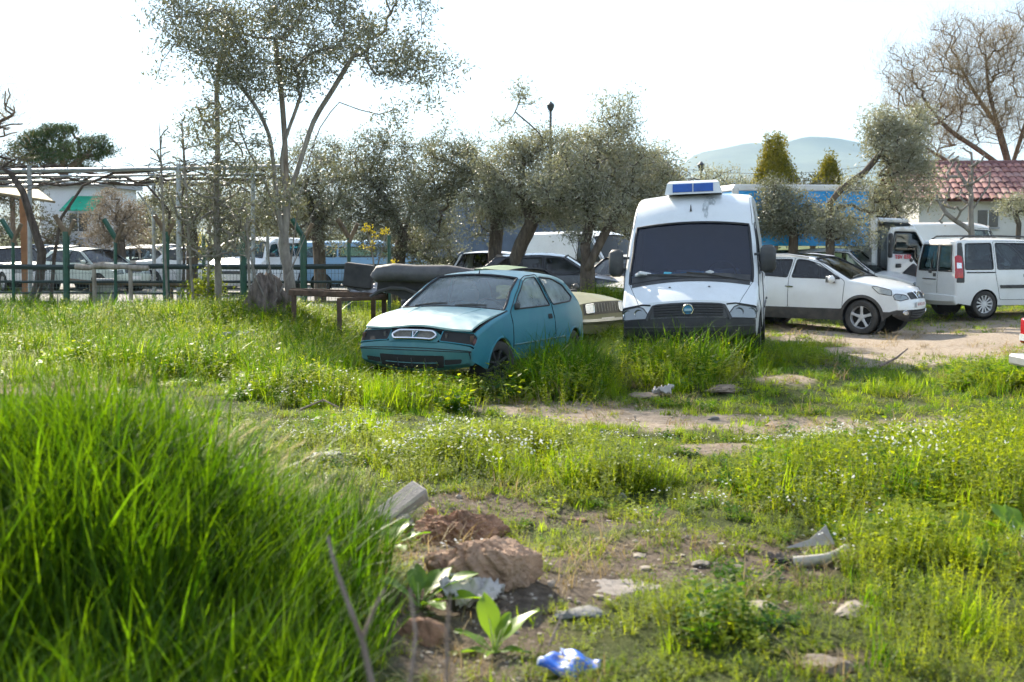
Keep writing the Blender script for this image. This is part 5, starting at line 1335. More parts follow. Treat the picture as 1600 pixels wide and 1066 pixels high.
# ---- blue and green box truck with its cab door standing open
bt = empty('box_truck', label='blue box truck with white lettering and white cab beside the people carrier', cat='truck')
BLUE = mat('truck_blue', (.006, .34, .80), .45, var=.1, coat=.3); TG = mat('truck_green', (.10, .30, .03), .5, var=.2); AL = mat('aluminium', (.50, .50, .50), .45, .7, .1)
PWt = paint('truck_white', (.70, .72, .73), .4, .15)
bx0, bx1 = -3.55, .0                                          # along the truck, cab ahead of +x
bb = MB().box(((bx0 + bx1) / 2, 0, 2.31), (bx1 - bx0, 2.1, 1.40), None, .02).build('box_body', BLUE, bt)
MB().box(((bx0 + bx1) / 2, 0, 3.06), (bx1 - bx0 + .06, 2.16, .16), None, .02).build('top_rail', mat('rail_white', (.74, .74, .73), .5, var=.1), bb)
for x in (bx0, bx1):
    for y in (-1.07, 1.07): MB().box((x, y, 2.31), (.16, .10, 1.50), None, .015).build('corner_post', AL, bb)
text_mesh('lettering', 'lite len', .46, mat('letter_white', (.8, .8, .8), .6), bb, (-1.75, -1.056, 2.42), (R(90), 0, 0), .25)
MB().box((-1.8, 0, .78), (4.2, .8, .18)).build('chassis', UNDER, bt)
cab = MB(); v = []
for (x, z, w) in [(.10, .62, .92), (1.62, .62, .92), (1.72, 1.15, .92), (1.66, 1.32, .92), (1.15, 2.12, .84), (.95, 2.26, .82), (.10, 2.30, .82)]: v += [(x, -w, z), (x, w, z)]
F = [(0, 1, 3, 2), (2, 3, 5, 4), (4, 5, 7, 6), (8, 9, 11, 10), (10, 11, 13, 12), (0, 12, 13, 1), (1, 13, 11, 9, 7, 5, 3)]
cb = cab.add(v, F).build('cab', PWt, bt, 25)                      # near side left open: the doorway
MB().add([v[6], v[7], v[9], v[8]], [(0, 1, 2, 3)]).build('windscreen', GLASS, cb)
for (x0_, z0_, x1_, z1_, w_) in [(.12, .62, .12, 2.30, .10), (1.66, 1.32, 1.12, 2.14, .05), (.1, 2.27, 1.0, 2.24, .06)]: MB().tube([(x0_, -.93 + (.09 if z0_ > 2 else 0), z0_), (x1_, -.84, z1_)], w_, 6).build('door_frame', PWt, cb)
MB().box((.85, -.90, .80), (1.45, .06, .36), None, .02).build('door_sill', PWt, cb)
MB().box((.55, 0, 1.0), (.5, 1.6, .2), None, .04).build('seat_base', SEATM, cb); MB().box((.30, 0, 1.45), (.15, 1.6, .8), None, .05).build('seat_back', SEATM, cb); MB().box((1.42, 0, 1.2), (.35, 1.6, .3), None, .05).build('dashboard', INNER, cb); MB().box((.13, 0, 1.5), (.04, 1.7, 1.4)).build('cab_lining', mat('cab_grey', (.22, .22, .23), .8), cb)
df = MB(); v = []                                              # wind deflector and roof fairing
for (x, z, w) in [(.12, 2.31, .82), (1.0, 2.27, .80), (.55, 2.50, .78), (.12, 2.62, .76)]: v += [(x, -w, z), (x, w, z)]
# open door swung out towards the camera
dr = empty('cab_door', (1.60, -.96, 0), (0, 0, R(13))); dr.parent = bt
door_o = [(0, .70), (0, 1.34), (-.12, 1.50), (-.44, 2.02), (-.58, 2.10), (-1.20, 2.08), (-1.28, 1.9), (-1.28, .80), (-1.15, .66), (-.2, .62)]; door_w = round_poly([(-.10, 1.18), (-.14, 1.44), (-.48, 1.96), (-1.12, 1.97), (-1.17, 1.42), (-.62, 1.40), (-.42, 1.14)], .06)
door_o = round_poly(door_o, .07)
Vd, Td = cdt(densify(door_o, .1), [densify(door_w, .08)], .2)
Td = [f for f in Td if in_poly((sum(Vd[i][0] for i in f) / 3, sum(Vd[i][1] for i in f) / 3), door_o) and not in_poly((sum(Vd[i][0] for i in f) / 3, sum(Vd[i][1] for i in f) / 3), door_w)]
o = link_mesh('door_panel', mesh_np('door_panel', [(x, 0, z) for x, z in Vd], Td, 30), dr, PWt); sm = o.modifiers.new('thick', 'SOLIDIFY'); sm.thickness = .05; sm.offset = 0
def flat_poly(name, poly, y, m, parent, th=.02):
    pl = densify(poly, .15); V, T = cdt(pl, (), .3); T = [f for f in T if in_poly((sum(V[i][0] for i in f) / 3, sum(V[i][1] for i in f) / 3), pl)]
    o = link_mesh(name, mesh_np(name, [(x, y, z) for x, z in V], T, 30), parent, m); s_ = o.modifiers.new('thick', 'SOLIDIFY'); s_.thickness = th; s_.offset = 0; return o
flat_poly('door_window', door_w, 0, GLASS, dr, .006)
MB().tube([(x, -.012, z) for x, z in densify(door_w, .1)] + [(door_w[0][0], -.012, door_w[0][1])], .02, 5, False).build('window_seal', RUBBER, dr)
flat_poly('door_trim', round_poly([(-.06, .76), (-.10, 1.0), (-.40, 1.06), (-.52, 1.18), (-.66, 1.08), (-.86, .92), (-.88, .80), (-.5, .74)], .06), -.035, INNER, dr)
flat_poly('door_handle', round_poly([(-1.06, 1.06), (-1.06, 1.16), (-.90, 1.16), (-.90, 1.06)], .03), -.035, BLACKP, dr); flat_poly('winder', [(-.60 + .05 * math.cos(a), 1.25 + .05 * math.sin(a)) for a in np.linspace(0, 6.1, 12)], -.04, BLACKP, dr)
text_mesh('red_lettering', 'TSV 038', .14, mat('letter_red', (.55, .02, .04), .6), dr, (-.86, -.045, 1.33), (R(90), 0, 0), 0, bold=.004)
MB().box((-1.24, -.05, 1.62), (.10, .12, .62), None, .03).build('mirror', BLACKP, dr)
for (x, y) in [(1.05, .85), (1.05, -.85), (-2.4, .85), (-2.4, -.85)]: wheel(bt, x, y, .37, .22, 1 if y > 0 else -1, ALLOY, 8)
bt.location = ((1336 - 800) / FPX * 33.5, 33.5, hz(9.6, 33.5) - .02); bt.rotation_euler = (0, 0, R(6))
# white van standing behind the truck cab
o, _ = simple_car('parked_van', 'white van with rounded roof standing behind the truck cab', P_WHITE, 5.0, 1.95, 2.28, 'panel', GLASS); put(o, 1470, 37.5, -75, 0)
# ---- tail of a pickup at the right edge
pk = empty('pickup', label='tail of a white pickup truck with red lamp at the right edge', cat='truck')
def slab(name, x0, x1, y0, y1, z0, z1, m, parent, bev=.03): return MB().box(((x0 + x1) / 2, (y0 + y1) / 2, (z0 + z1) / 2), (x1 - x0, y1 - y0, z1 - z0), None, bev).build(name, m, parent, 40)
for sg in (1, -1):
    slab('bed_side', .0, 1.55, sg * .86 - .06, sg * .86 + .06, .56, 1.04, P_WHITE, pk); slab('bed_rail', .0, 1.55, sg * .86 - .07, sg * .86 + .07, 1.043, 1.075, BLACKP, pk, .01)
    tl = slab('tail_lamp', -.035, .10, sg * .86 - .085, sg * .86 + .085, .66, .98, REDL, pk, .02); MB().box((-.037, sg * .86, .74), (.02, .14, .08)).build('white_lens', REFL, tl)
    wheel(pk, .75, sg * .78, .36, .24, sg, ALLOY, 6)
slab('tailgate', -.03, .03, -.78, .78, .58, 1.04, P_WHITE, pk); slab('rear_bumper', -.20, .0, -.90, .90, .40, .54, mat('bumper_grey', (.36, .37, .38), .45, .4, .1), pk); slab('bed_floor', .04, 1.5, -.79, .79, .50, .57, BLACKP, pk, .01)
slab('cab_lower', 1.58, 3.9, -.88, .88, .45, 1.10, P_WHITE, pk, .08); slab('chassis', .1, 4.9, -.45, .45, .32, .44, UNDER, pk, .02)
cbv = []
for (x, z, w) in [(1.60, 1.09, .86), (1.72, 1.70, .72), (2.9, 1.72, .72), (3.55, 1.10, .84)]: cbv += [(x, -w, z), (x, w, z)]
MB().add(cbv, [(0, 1, 3, 2), (2, 3, 5, 4), (4, 5, 7, 6), (0, 2, 4, 6), (1, 7, 5, 3)]).build('cab_glass', GLASS_T, pk, 20); slab('cab_roof', 1.68, 2.95, -.73, .73, 1.70, 1.76, P_WHITE, pk, .03); slab('bonnet', 3.85, 5.0, -.84, .84, .5, 1.06, P_WHITE, pk, .1)
for sg in (1, -1): wheel(pk, 4.2, sg * .78, .36, .24, sg, ALLOY, 6)
_g = at(1581, 540, 14.2); pk.location = (_g.x + .90, 14.2 + .86, hz(6, 14.8) - .10); pk.rotation_euler = (0, 0, R(4))
# ================================================================== trees and shrubs
OLIVE_L = leaf_mat('olive_leaf', (.13, .14, .090), (.30, .305, .22), .30, .5, (1.3, 1.25, .75), 1.0, back=(.34, .345, .29), spec=.4)
OLIVE_D = leaf_mat('olive_leaf_dark', (.10, .11, .07), (.24, .25, .18), .27, .5, (1.3, 1.25, .75), 1.0, back=(.27, .28, .22), spec=.4)
TREE_L = leaf_mat('silver_leaf', (.07, .085, .052), (.19, .195, .13), .22, .5, (1.4, 1.3, .6), .8, back=(.27, .28, .24), spec=.4)
BARK_O = bark_mat('olive_bark', (.045, .035, .028), (.17, .14, .11)); BARK_G = bark_mat('grey_bark', (.12, .105, .09), (.33, .30, .26), 9); BARK_B = bark_mat('brown_bark', (.08, .055, .035), (.24, .18, .125), 12)
def grow(limbs, clumps, trunk_r, jitter=.08, r=rng, twig=.006, expo=.42, sag=-.025, up=.25):
    """limbs: polylines from the base up (the first starts at the ground). clumps: (n,3). Every clump is tied to the nearest wood; radii follow the load carried."""
    pts = []; par = []
    for li, lb in enumerate(limbs):
        prev = -1; lb = smooth_poly([np.array(q, float) for q in lb], .22)
        for k, p in enumerate(lb):
            p = np.array(p, float)
            if k == 0 and li > 0:
                d = [np.linalg.norm(q - p) for q in pts]; prev = int(np.argmin(d)); 
                if d[prev] < .05: continue
            pts.append(p); par.append(prev); prev = len(pts) - 1
    base = np.array(limbs[0][0], float)
    order = np.argsort([np.linalg.norm(c - pts[-1]) * .3 + min(np.linalg.norm(c - q) for q in pts) for c in clumps])
    P = np.array(pts); ends = []
    for i in order:
        c = clumps[i]; d = np.linalg.norm(P - c, axis=1) + up * np.maximum(0, P[:, 2] - c[2] + .1)
        j = int(np.argmin(d)); a = P[j]; L = np.linalg.norm(c - a); n = max(2, int(L / .30)); prev = j; new = []
        for k in range(1, n + 1):
            t = k / n; q = a + (c - a) * t + (r.normal(0, jitter, 3) * min(L, 1) * .45 if k < n else 0); q[2] += sag * L * math.sin(math.pi * t)
            new.append(q); par.append(prev); prev = len(pts) + len(new) - 1
        pts += new; P = np.vstack([P] + [q[None] for q in new]); ends.append(len(pts) - 1)
    n = len(pts); load = np.zeros(n)
    for e in ends: load[e] += 1
    for i in range(n - 1, 0, -1):
        if par[i] >= 0: load[par[i]] += max(load[i], .2)
    rad = twig + (trunk_r - twig) * (load / max(load[0], 1)) ** expo
    kids = [[] for _ in range(n)]
    for i in range(n):
        if par[i] >= 0: kids[par[i]].append(i)
    mb = MB(); done = set()
    starts = [i for i in range(n) if par[i] < 0]
    stack = [(i, None) for i in starts]
    while stack:
        i, p0 = stack.pop(); chain = ([p0] if p0 is not None else []) + [i]; j = i
        while kids[j]:
            ks = sorted(kids[j], key=lambda k: -load[k])
            for k in ks[1:]: stack.append((k, j))
            j = ks[0]; chain.append(j)
        if len(chain) < 2: continue
        rr = [rad[k] for k in chain]
        if p0 is not None: rr[0] = min(rr[0], rr[1] * 1.15)
        big = max(rr); mb.tube([P[k] for k in chain], rr, 8 if big > .05 else (5 if big > .015 else 3), True)
    return mb, P, load
def leaves(clumps, per, spread, L, Wd, r=rng, flat=.75, axis_up=.25):
    n = len(clumps) * per
    c = np.repeat(clumps, per, 0) + r.normal(0, 1, (n, 3)) * np.array([spread, spread, spread * flat])
    d = r.normal(0, 1, (n, 3)); d[:, 2] += axis_up; d /= np.linalg.norm(d, axis=1)[:, None]
    s = np.cross(d, r.normal(0, 1, (n, 3))); s /= np.linalg.norm(s, axis=1)[:, None] + 1e-9
    l = L * r.uniform(.6, 1.25, (n, 1)); w = Wd * r.uniform(.7, 1.2, (n, 1)) * .5
    v = np.stack([c, c + d * l * .5 + s * w, c + d * l, c + d * l * .5 - s * w], 1).reshape(-1, 3)
    return v, np.arange(4 * n).reshape(-1, 4)
def ell(cx, cy, Y, rx, ry, dpt=None):
    """crown lobe seen about pixel (cx, cy), rx x ry pixels, standing at distance Y"""
    p = FPX / Y; c = at(cx, cy, Y); return (np.array(c), np.array([rx / p, (dpt if dpt else (rx / p) * .9), ry / p]))
def sample_lobes(lobes, n, r=rng, shell=.5):
    vol = np.array([np.prod(q[1]) ** .75 for q in lobes]); vol /= vol.sum(); out = []
    for (c, s), k in zip(lobes, r.multinomial(n, vol)):
        d = r.normal(0, 1, (k, 3)); d /= np.linalg.norm(d, axis=1)[:, None] + 1e-9; rad = r.uniform(shell ** 3, 1, (k, 1)) ** (1 / 3)
        rad = np.where(r.uniform(0, 1, (k, 1)) < .3, r.uniform(0, 1, (k, 1)) ** .5, rad)
        out.append(c + d * rad * s)
    return np.vstack(out)
def tree(name, label, cat, limbs, lobes, n_cl, per, spread, leaf, bark, lm, trunk_r, group=None, jitter=.08, gap=None, expo=.42, twig=.006, flat=.75, sag=-.025, up=.25, axis_up=.25):
    base = Vector(limbs[0][0]); cl = sample_lobes(lobes, n_cl)
    if gap: cl = cl[fbm(cl[:, 0] * gap + cl[:, 1] * .7, cl[:, 2] * gap, 5, 2) > .36]
    cl = cl[cl[:, 2] > hz(base.x, base.y) + .5]
    mb, P, load = grow(limbs, cl, trunk_r, jitter, expo=expo, twig=twig, sag=sag, up=up)
    o = empty(name, base, label=label, cat=cat, group=group)
    mb.v = [tuple(Vector(p) - base) for p in mb.v]
    mb.build('trunk', bark, o, 60)
    v, f = leaves(cl, per, spread, leaf[0], leaf[1], flat=flat, axis_up=axis_up); v = v - np.array(base)
    link_mesh('crown', mesh_np('crown', v, f), o, lm)
    return o
def pl(pts, Y):                                             # limb through pixels at distance Y (depth optional per point)
    return [at(p[0], p[1], Y + (p[2] if len(p) > 2 else 0)) for p in pts]
def foot(px, Y):
    x = (px - 800) / FPX * Y; return Vector((x, Y, hz(x, Y) - .08))
OL = 'olive trees between the parked vehicles'
# the tall many-stemmed tree at left
Y = 24.0
tree('silver_tree', 'tall many-stemmed tree with airy silver-green crown above the gnarled stump', 'tree',
     [[foot(452, Y)] + pl([(455, 470), (450, 420), (443, 380), (447, 320), (440, 250), (452, 200), (470, 150), (478, 90)], Y), pl([(447, 320), (470, 250), (490, 190), (520, 140), (550, 90)], Y + .1), pl([(443, 380), (432, 300), (420, 210), (395, 160), (370, 130)], Y - .1), pl([(452, 430), (480, 350), (520, 280), (545, 240)], Y - .2), pl([(447, 320), (446, 240), (440, 150), (430, 60)], Y + .3), pl([(453, 445), (438, 360), (412, 280), (385, 230), (372, 190)], Y + .2), pl([(452, 440), (462, 350), (478, 270), (500, 200), (530, 160)], Y + .2)],
     [ell(300, 70, Y, 80, 80), ell(290, 20, Y, 60, 50), ell(400, 90, Y, 110, 80), ell(480, 40, Y, 120, 80, 1.6), ell(590, 60, Y, 110, 80), ell(660, 100, Y, 60, 50), ell(620, 150, Y, 70, 50), ell(420, 160, Y, 60, 60), ell(520, 160, Y, 90, 40), ell(350, 130, Y, 70, 50), ell(560, -50, Y, 130, 60), ell(380, -50, Y, 120, 60), ell(560, 200, Y, 50, 35), ell(380, 250, Y, 60, 60, .8), ell(490, 250, Y, 60, 50), ell(330, 200, Y, 50, 40), ell(430, 300, Y, 60, 40), ell(600, 210, Y, 40, 30)],
     700, 75, .15, (.095, .028), BARK_G, TREE_L, .105, jitter=.09, expo=.66, gap=1.1)
# slender straight pole tree beside it
tree('sapling', 'slender straight grey sapling left of the silver-green tree', 'tree', [[foot(340, 25.5)] + pl([(341, 440), (338, 330), (340, 220), (339, 130), (352, 60)], 25.5)],
     [ell(345, 60, 25.5, 40, 60), ell(330, 190, 25.5, 35, 40), ell(305, 320, 25.5, 45, 60), ell(375, 330, 25.5, 45, 65), ell(352, 260, 25.5, 30, 60), ell(330, 380, 25.5, 50, 30)], 190, 40, .14, (.07, .02), BARK_G, TREE_L, .07, expo=.3)
for (px, Yb, lean, hgt, lab) in [(304, 26, -14, 180, 'thin bare whip leaning left beside the pergola end post'), (322, 26.3, 10, 250, 'thin forked whip right of the pergola end post'), (392, 25, -8, 300, 'pale thin stem rising behind the gnarled stump'), (263, 28, -10, 190, 'bare upright twig above the pergola corner')]:
    tree('bare_sapling', lab, 'sapling', [[foot(px, Yb)] + pl([(px + lean * .4, 420), (px + lean * .8, 330), (px + lean * 1.4, max(hgt, 190))], Yb)], [ell(px + lean, hgt + 60, Yb, 22, 60)], 22, 12, .10, (.06, .018), BARK_G, OLIVE_L, .028, 'bare whips round the stump', expo=.3, twig=.004, sag=.05, up=2.0)
# gnarled stump with shoots
st = empty('tree_stump', foot(415, 23.6), label='gnarled grey tree stump with twisted roots and thin shoots', cat='stump')
bm = bmesh.new(); bmesh.ops.create_icosphere(bm, subdivisions=4, radius=1.0)
for v in bm.verts:
    p = v.co.copy(); a = math.atan2(p.y, p.x)
    rr = 1 + .26 * math.sin(3 * a + 2.5 * p.z) + .20 * math.sin(7 * a - 3 * p.z) + .16 * math.sin(13 * a + 2 * p.z) + .14 * math.sin(9 * p.z + 3 * a) + random.uniform(-.04, .04)
    w = .25 * (1 + .35 * max(0, -p.z)) * rr
    v.co = Vector((p.x * w * 1.15, p.y * w, (p.z + .8) * .56 + .08 * math.sin(5 * a)))
me = bpy.data.meshes.new('bole'); bm.to_mesh(me); bm.free(); me.polygons.foreach_set('use_smooth', [True] * len(me.polygons)); link_mesh('bole', me, st, bark_mat('stump_bark', (.045, .036, .030), (.23, .185, .155), 9))
for k in range(9):
    a = random.uniform(0, 6.28); p0 = Vector((.22 * math.cos(a), .2 * math.sin(a), .45)); q = Vector((random.gauss(0, .35), random.gauss(0, .2), random.uniform(.5, 1.5)))
    MB().tube([p0, p0 + q * .5 + Vector((random.gauss(0, .05), 0, 0)), p0 + q], [.016, .012, .004], 5).build('shoot', BARK_G, st)
for k, sx in enumerate((-.32, .30)):
    MB().tube([(sx, -.1, .35), (sx * 1.25, -.16, .15), (sx * 1.3, -.2, -.12)], [.10, .085, .06], 8).build('root', bark_mat('stump_bark', (.2, .2, .2), (.3, .3, .3)), st, 60)
# olives
def olive(label, limbs, lobes, n, per, lm=OLIVE_L, tr=.16, sp=.135, lf=(.088, .026)): return tree('olive_tree', label, 'tree', limbs, lobes, int(n * 1.9), int(per * 1.05), sp, lf, BARK_O, lm, tr, OL, jitter=.10, expo=.70, gap=.9)
Y = 27.6
olive('olive tree with forked trunk standing in the grass bank left of the white van', [[foot(918, Y)] + pl([(918, 420), (914, 385), (915, 355)], Y), pl([(918, 420), (945, 365), (970, 320), (985, 290)], Y - .1), pl([(914, 385), (925, 330), (930, 270), (940, 215)], Y + .1), pl([(918, 425), (903, 405), (890, 370), (872, 345)], Y - .2)],
      [ell(960, 190, Y, 40, 55), ell(930, 250, Y, 70, 55), ell(1000, 270, Y, 65, 50), ell(1030, 300, Y, 40, 45), ell(880, 290, Y, 60, 45), ell(960, 320, Y, 75, 40), ell(900, 340, Y, 40, 35), ell(1000, 345, Y, 40, 30)], 330, 56)
Y = 29.0
olive('olive tree with bent trunk behind the green saloon roof', [[foot(806, Y)] + pl([(806, 405), (815, 380), (830, 350), (832, 320), (850, 290), (880, 275)], Y), pl([(830, 350), (815, 290), (820, 250), (850, 220), (805, 175)], Y)],
      [ell(800, 165, Y, 35, 40), ell(830, 215, Y, 45, 30), ell(790, 260, Y, 60, 45), ell(860, 250, Y, 55, 45), ell(830, 310, Y, 80, 40), ell(760, 310, Y, 50, 40), ell(880, 320, Y, 50, 40)], 270, 54)
Y = 30.5
olive('olive tree with upright dark trunk behind the teal hatchback', [[foot(772, Y)] + pl([(773, 395), (776, 360), (770, 310), (755, 270), (730, 240)], Y), pl([(776, 360), (790, 310), (800, 280)], Y)],
      [ell(720, 210, Y, 35, 40), ell(700, 260, Y, 55, 45), ell(740, 300, Y, 65, 50), ell(680, 320, Y, 50, 50), ell(790, 330, Y, 45, 30), ell(730, 350, Y, 50, 25)], 240, 54, OLIVE_D)
Y = 32.0
olive('dense dark olive tree above the pale blue minibus', [[foot(620, Y)] + pl([(622, 420), (630, 370), (650, 310), (680, 260), (676, 210)], Y), pl([(630, 370), (600, 310), (570, 270)], Y)],
      [ell(590, 250, Y, 50, 50), ell(640, 220, Y, 45, 35), ell(560, 300, Y, 55, 55), ell(620, 300, Y, 60, 55), ell(660, 350, Y, 55, 55), ell(600, 360, Y, 55, 40), ell(690, 390, Y, 40, 40), ell(640, 400, Y, 40, 25)], 300, 56, OLIVE_D)
Y = 33.5
olive('grey olive tree behind the silver-green tree stems', [[foot(500, Y)] + pl([(500, 420), (495, 360), (480, 300)], Y), pl([(495, 360), (530, 310)], Y)], [ell(480, 260, Y, 60, 50), ell(530, 280, Y, 40, 60), ell(450, 320, Y, 60, 50), ell(520, 350, Y, 50, 45), ell(410, 300, Y, 45, 60)], 240, 52, OLIVE_L)
Y = 34.5
olive('broad low olive tree under the pergola beam', [[foot(300, Y)] + pl([(300, 420), (300, 370), (290, 330)], Y)], [ell(290, 320, Y, 60, 40), ell(345, 330, Y, 50, 45), ell(240, 350, Y, 30, 35), ell(380, 350, Y, 40, 40)], 190, 50, OLIVE_L)
Y = 36
olive('pale olive bush in front of the green awning house', [[foot(190, 44)] + pl([(190, 400), (185, 350)], 44)], [ell(175, 340, 44, 40, 45), ell(215, 350, 44, 30, 40), ell(160, 370, 44, 30, 20)], 130, 45, leaf_mat('brown_leaf', (.15, .125, .09), (.30, .25, .19), .2, .7, (1.2, 1.1, .8), 1.0))
Y = 30.5
olive('olive tree with cut stub trunk in front of the blue truck', [[foot(1296, Y)] + pl([(1297, 400), (1297, 350), (1296, 320), (1290, 300)], Y), pl([(1296, 320), (1315, 295), (1350, 270), (1375, 240)], Y - .1), pl([(1296, 330), (1330, 320), (1350, 330)], Y)],
      [ell(1400, 230, Y, 50, 50), ell(1420, 280, Y, 45, 55), ell(1375, 195, Y, 30, 25), ell(1360, 300, Y, 40, 35), ell(1325, 340, Y, 55, 40), ell(1350, 370, Y, 35, 22), ell(1345, 310, Y, 40, 40), ell(1435, 200, Y, 25, 35), ell(1300, 350, Y, 40, 25)], 420, 54, OLIVE_L, .11)
Y = 31.5
olive('low dark olive beside the rear of the white van', [[foot(1238, Y)] + pl([(1239, 395), (1240, 370), (1235, 345)], Y)], [ell(1240, 335, Y, 58, 34), ell(1212, 312, Y, 25, 30), ell(1285, 335, Y, 35, 30), ell(1210, 345, Y, 30, 25)], 260, 48, OLIVE_D, .12)
Y = 38
olive('olive crown rising behind the cooling unit of the van', [[foot(1120, Y)] + pl([(1120, 400), (1120, 340), (1130, 310)], Y)], [ell(1130, 290, Y, 50, 30), ell(1090, 310, Y, 50, 40), ell(1170, 310, Y, 30, 30)], 130, 48, OLIVE_L)
olive('grey leafy bush at the right edge before the tiled house', [[foot(1590, 38)] + pl([(1590, 390), (1592, 350)], 38)], [ell(1595, 335, 38, 40, 32), ell(1570, 355, 38, 25, 20)], 90, 45, OLIVE_L, .08)
# hedge of far scrub closing the view under the crowns
# bare spring tree at right with brown twigs
BUD = leaf_mat('bud_leaf', (.20, .16, .11), (.36, .30, .21), .3, .6, (1.2, 1.1, .7), .8)
def bare(label, limbs, lobes, n, Y, tr=.28, per=7): return tree('bare_tree', label, 'tree', limbs, lobes, n, per, .26, (.46, .011), BARK_B, BUD, tr, 'bare spring trees', jitter=.06, expo=.62, twig=.010, sag=.05, up=1.5, axis_up=1.1)
Y = 52
bare('large bare tree with upswept brown twigs behind the tiled roof', [[foot(1580, Y)] + pl([(1580, 330), (1578, 270), (1560, 200), (1545, 140), (1540, 80)], Y), pl([(1578, 270), (1530, 235), (1480, 200), (1440, 150)], Y - .5), pl([(1578, 270), (1600, 200), (1625, 120), (1630, 40)], Y), pl([(1560, 200), (1520, 140), (1495, 90)], Y + .6), pl([(1578, 285), (1500, 260), (1440, 225), (1410, 180)], Y - 1)],
     [ell(1540, 100, Y, 60, 60), ell(1470, 130, Y, 60, 70), ell(1420, 170, Y, 40, 60), ell(1600, 80, Y, 60, 80), ell(1520, 180, Y, 70, 50), ell(1450, 220, Y, 50, 40), ell(1590, 180, Y, 50, 60), ell(1400, 110, Y, 30, 40), ell(1500, 60, Y, 50, 40)], 1250, Y, .24, 24)
bare('bare branching tree at the left edge of the sky', [[foot(-40, 33)] + pl([(-40, 350), (-35, 250), (-20, 200)], 33), pl([(-35, 250), (0, 190), (20, 180)], 33)], [ell(5, 160, 33, 30, 25), ell(-20, 180, 33, 40, 50), ell(10, 195, 33, 25, 15)], 60, 33, .1, 10)
tree('bare_tree', 'thin pale straight trunk in front of the house wall', 'tree', [[foot(1518, 36)] + pl([(1518, 380), (1517, 320), (1519, 260), (1516, 225)], 36), pl([(1518, 330), (1545, 290)], 36), pl([(1517, 300), (1495, 265)], 36), pl([(1518, 360), (1480, 335), (1460, 300)], 36)], [ell(1510, 270, 36, 40, 40), ell(1480, 320, 36, 35, 30)], 60, 4, .15, (.07, .03), BARK_G, BUD, .09, jitter=.12, expo=.35)
# far pine with umbrella crown
PINE = leaf_mat('pine_needles', (.030, .058, .020), (.11, .15, .05), .15, .7, (1.3, 1.2, .5), .3)
Y = 84
tree('umbrella_pine', 'dark umbrella pine rising beyond the pergola', 'tree', [[foot(95, Y)] + pl([(96, 330), (98, 270), (98, 245)], Y), pl([(98, 270), (60, 240)], Y), pl([(98, 270), (140, 240)], Y)], [ell(95, 225, Y, 60, 30), ell(50, 235, Y, 32, 20), ell(145, 230, Y, 30, 18), ell(100, 210, Y, 45, 15), ell(95, 250, Y, 60, 20), ell(170, 238, Y, 14, 12), ell(70, 212, Y, 20, 9), ell(125, 208, Y, 22, 9), ell(150, 218, Y, 14, 9), ell(38, 226, Y, 14, 8)], 480, 60, .24, (.20, .06), BARK_B, PINE, .35, jitter=.2, expo=.5, flat=.5, gap=.55)
# golden thujas
THU = leaf_mat('thuja_gold', (.09, .12, .014), (.32, .29, .035), .3, .7, (1.4, 1.2, .4), .9)
def thuja(label, px, top, bot, hw, Y):
    lob = [ell(px, top + (bot - top) * t, Y, max(2, hw * (t ** 1.15)), (bot - top) * .13) for t in np.linspace(.08, 1, 7)]
    for k in range(9): a = random.uniform(-1, 1); t = random.uniform(.35, .95); lob.append(ell(px + a * hw * t, top + (bot - top) * (t - .12), Y + random.uniform(-.6, .6), 6, 16))
    tree('thuja', label, 'tree', [[foot(px, Y)] + pl([(px, 330), (px, bot), (px, top + 8)], Y)], lob, 330, 55, .10, (.16, .05), BARK_B, THU, .14, 'golden thujas before the hills', jitter=.05, expo=.5, flat=1.6)
thuja('tall golden green conical thuja against the blue hills', 1211, 207, 300, 44, 56)
thuja('smaller golden thuja right of the tall one', 1297, 245, 310, 26, 58)
# shrubs and far scrub
def shrub(label, px, Y, lobes, lm, n=90, per=45, leaf=(.07, .03), sp=.12, cat='shrub', group=None): return tree('shrub', label, cat, [[foot(px, Y)] + pl([(px, 365 + 1.2 * FPX / Y)], Y)], lobes, n, per, sp, leaf, BARK_G, lm, .03, group, expo=.4)
WG = leaf_mat('shrub_green', (.07, .12, .012), (.20, .26, .03), .45, .55, (1.5, 1.3, .45), 1.0)
shrub('bright green bush at the foot of the slender sapling', 330, 26.5, [ell(318, 470, 26.5, 35, 28), ell(300, 490, 26.5, 25, 18), ell(330, 440, 26.5, 14, 25)], WG, 90)
shrub('leafy yellow green bush before the first green fence post', 90, 25.5, [ell(80, 495, 25.5, 50, 22), ell(120, 500, 25.5, 40, 18)], WG, 110)
yl = leaf_mat('yellow_blossom', (.42, .36, .02), (.60, .52, .04), .4, .6, (1.1, 1.0, .6), 1.0)
sp = tree('flowering_shrub', 'thin shrub with yellow blossom left of the dark olive', 'shrub', [[foot(585, 27)] + pl([(586, 430), (580, 390), (572, 355)], 27), pl([(586, 430), (600, 380)], 27)], [ell(570, 355, 27, 9, 7), ell(585, 368, 27, 8, 6), ell(600, 362, 27, 8, 6), ell(578, 385, 27, 10, 6), ell(612, 408, 27, 5, 5)], 16, 20, .035, (.05, .03), BARK_G, yl, .02, expo=.3)
shrub('low scrub with yellow tips behind the fence', 300, 40, [ell(310, 380, 40, 12, 20)], leaf_mat('yellow_green', (.25, .26, .02), (.42, .38, .03), .4, .6), 20, 30)
FAR = leaf_mat('far_scrub', (.045, .055, .03), (.13, .125, .08), .2, .7, (1.2, 1.1, .7), .4)
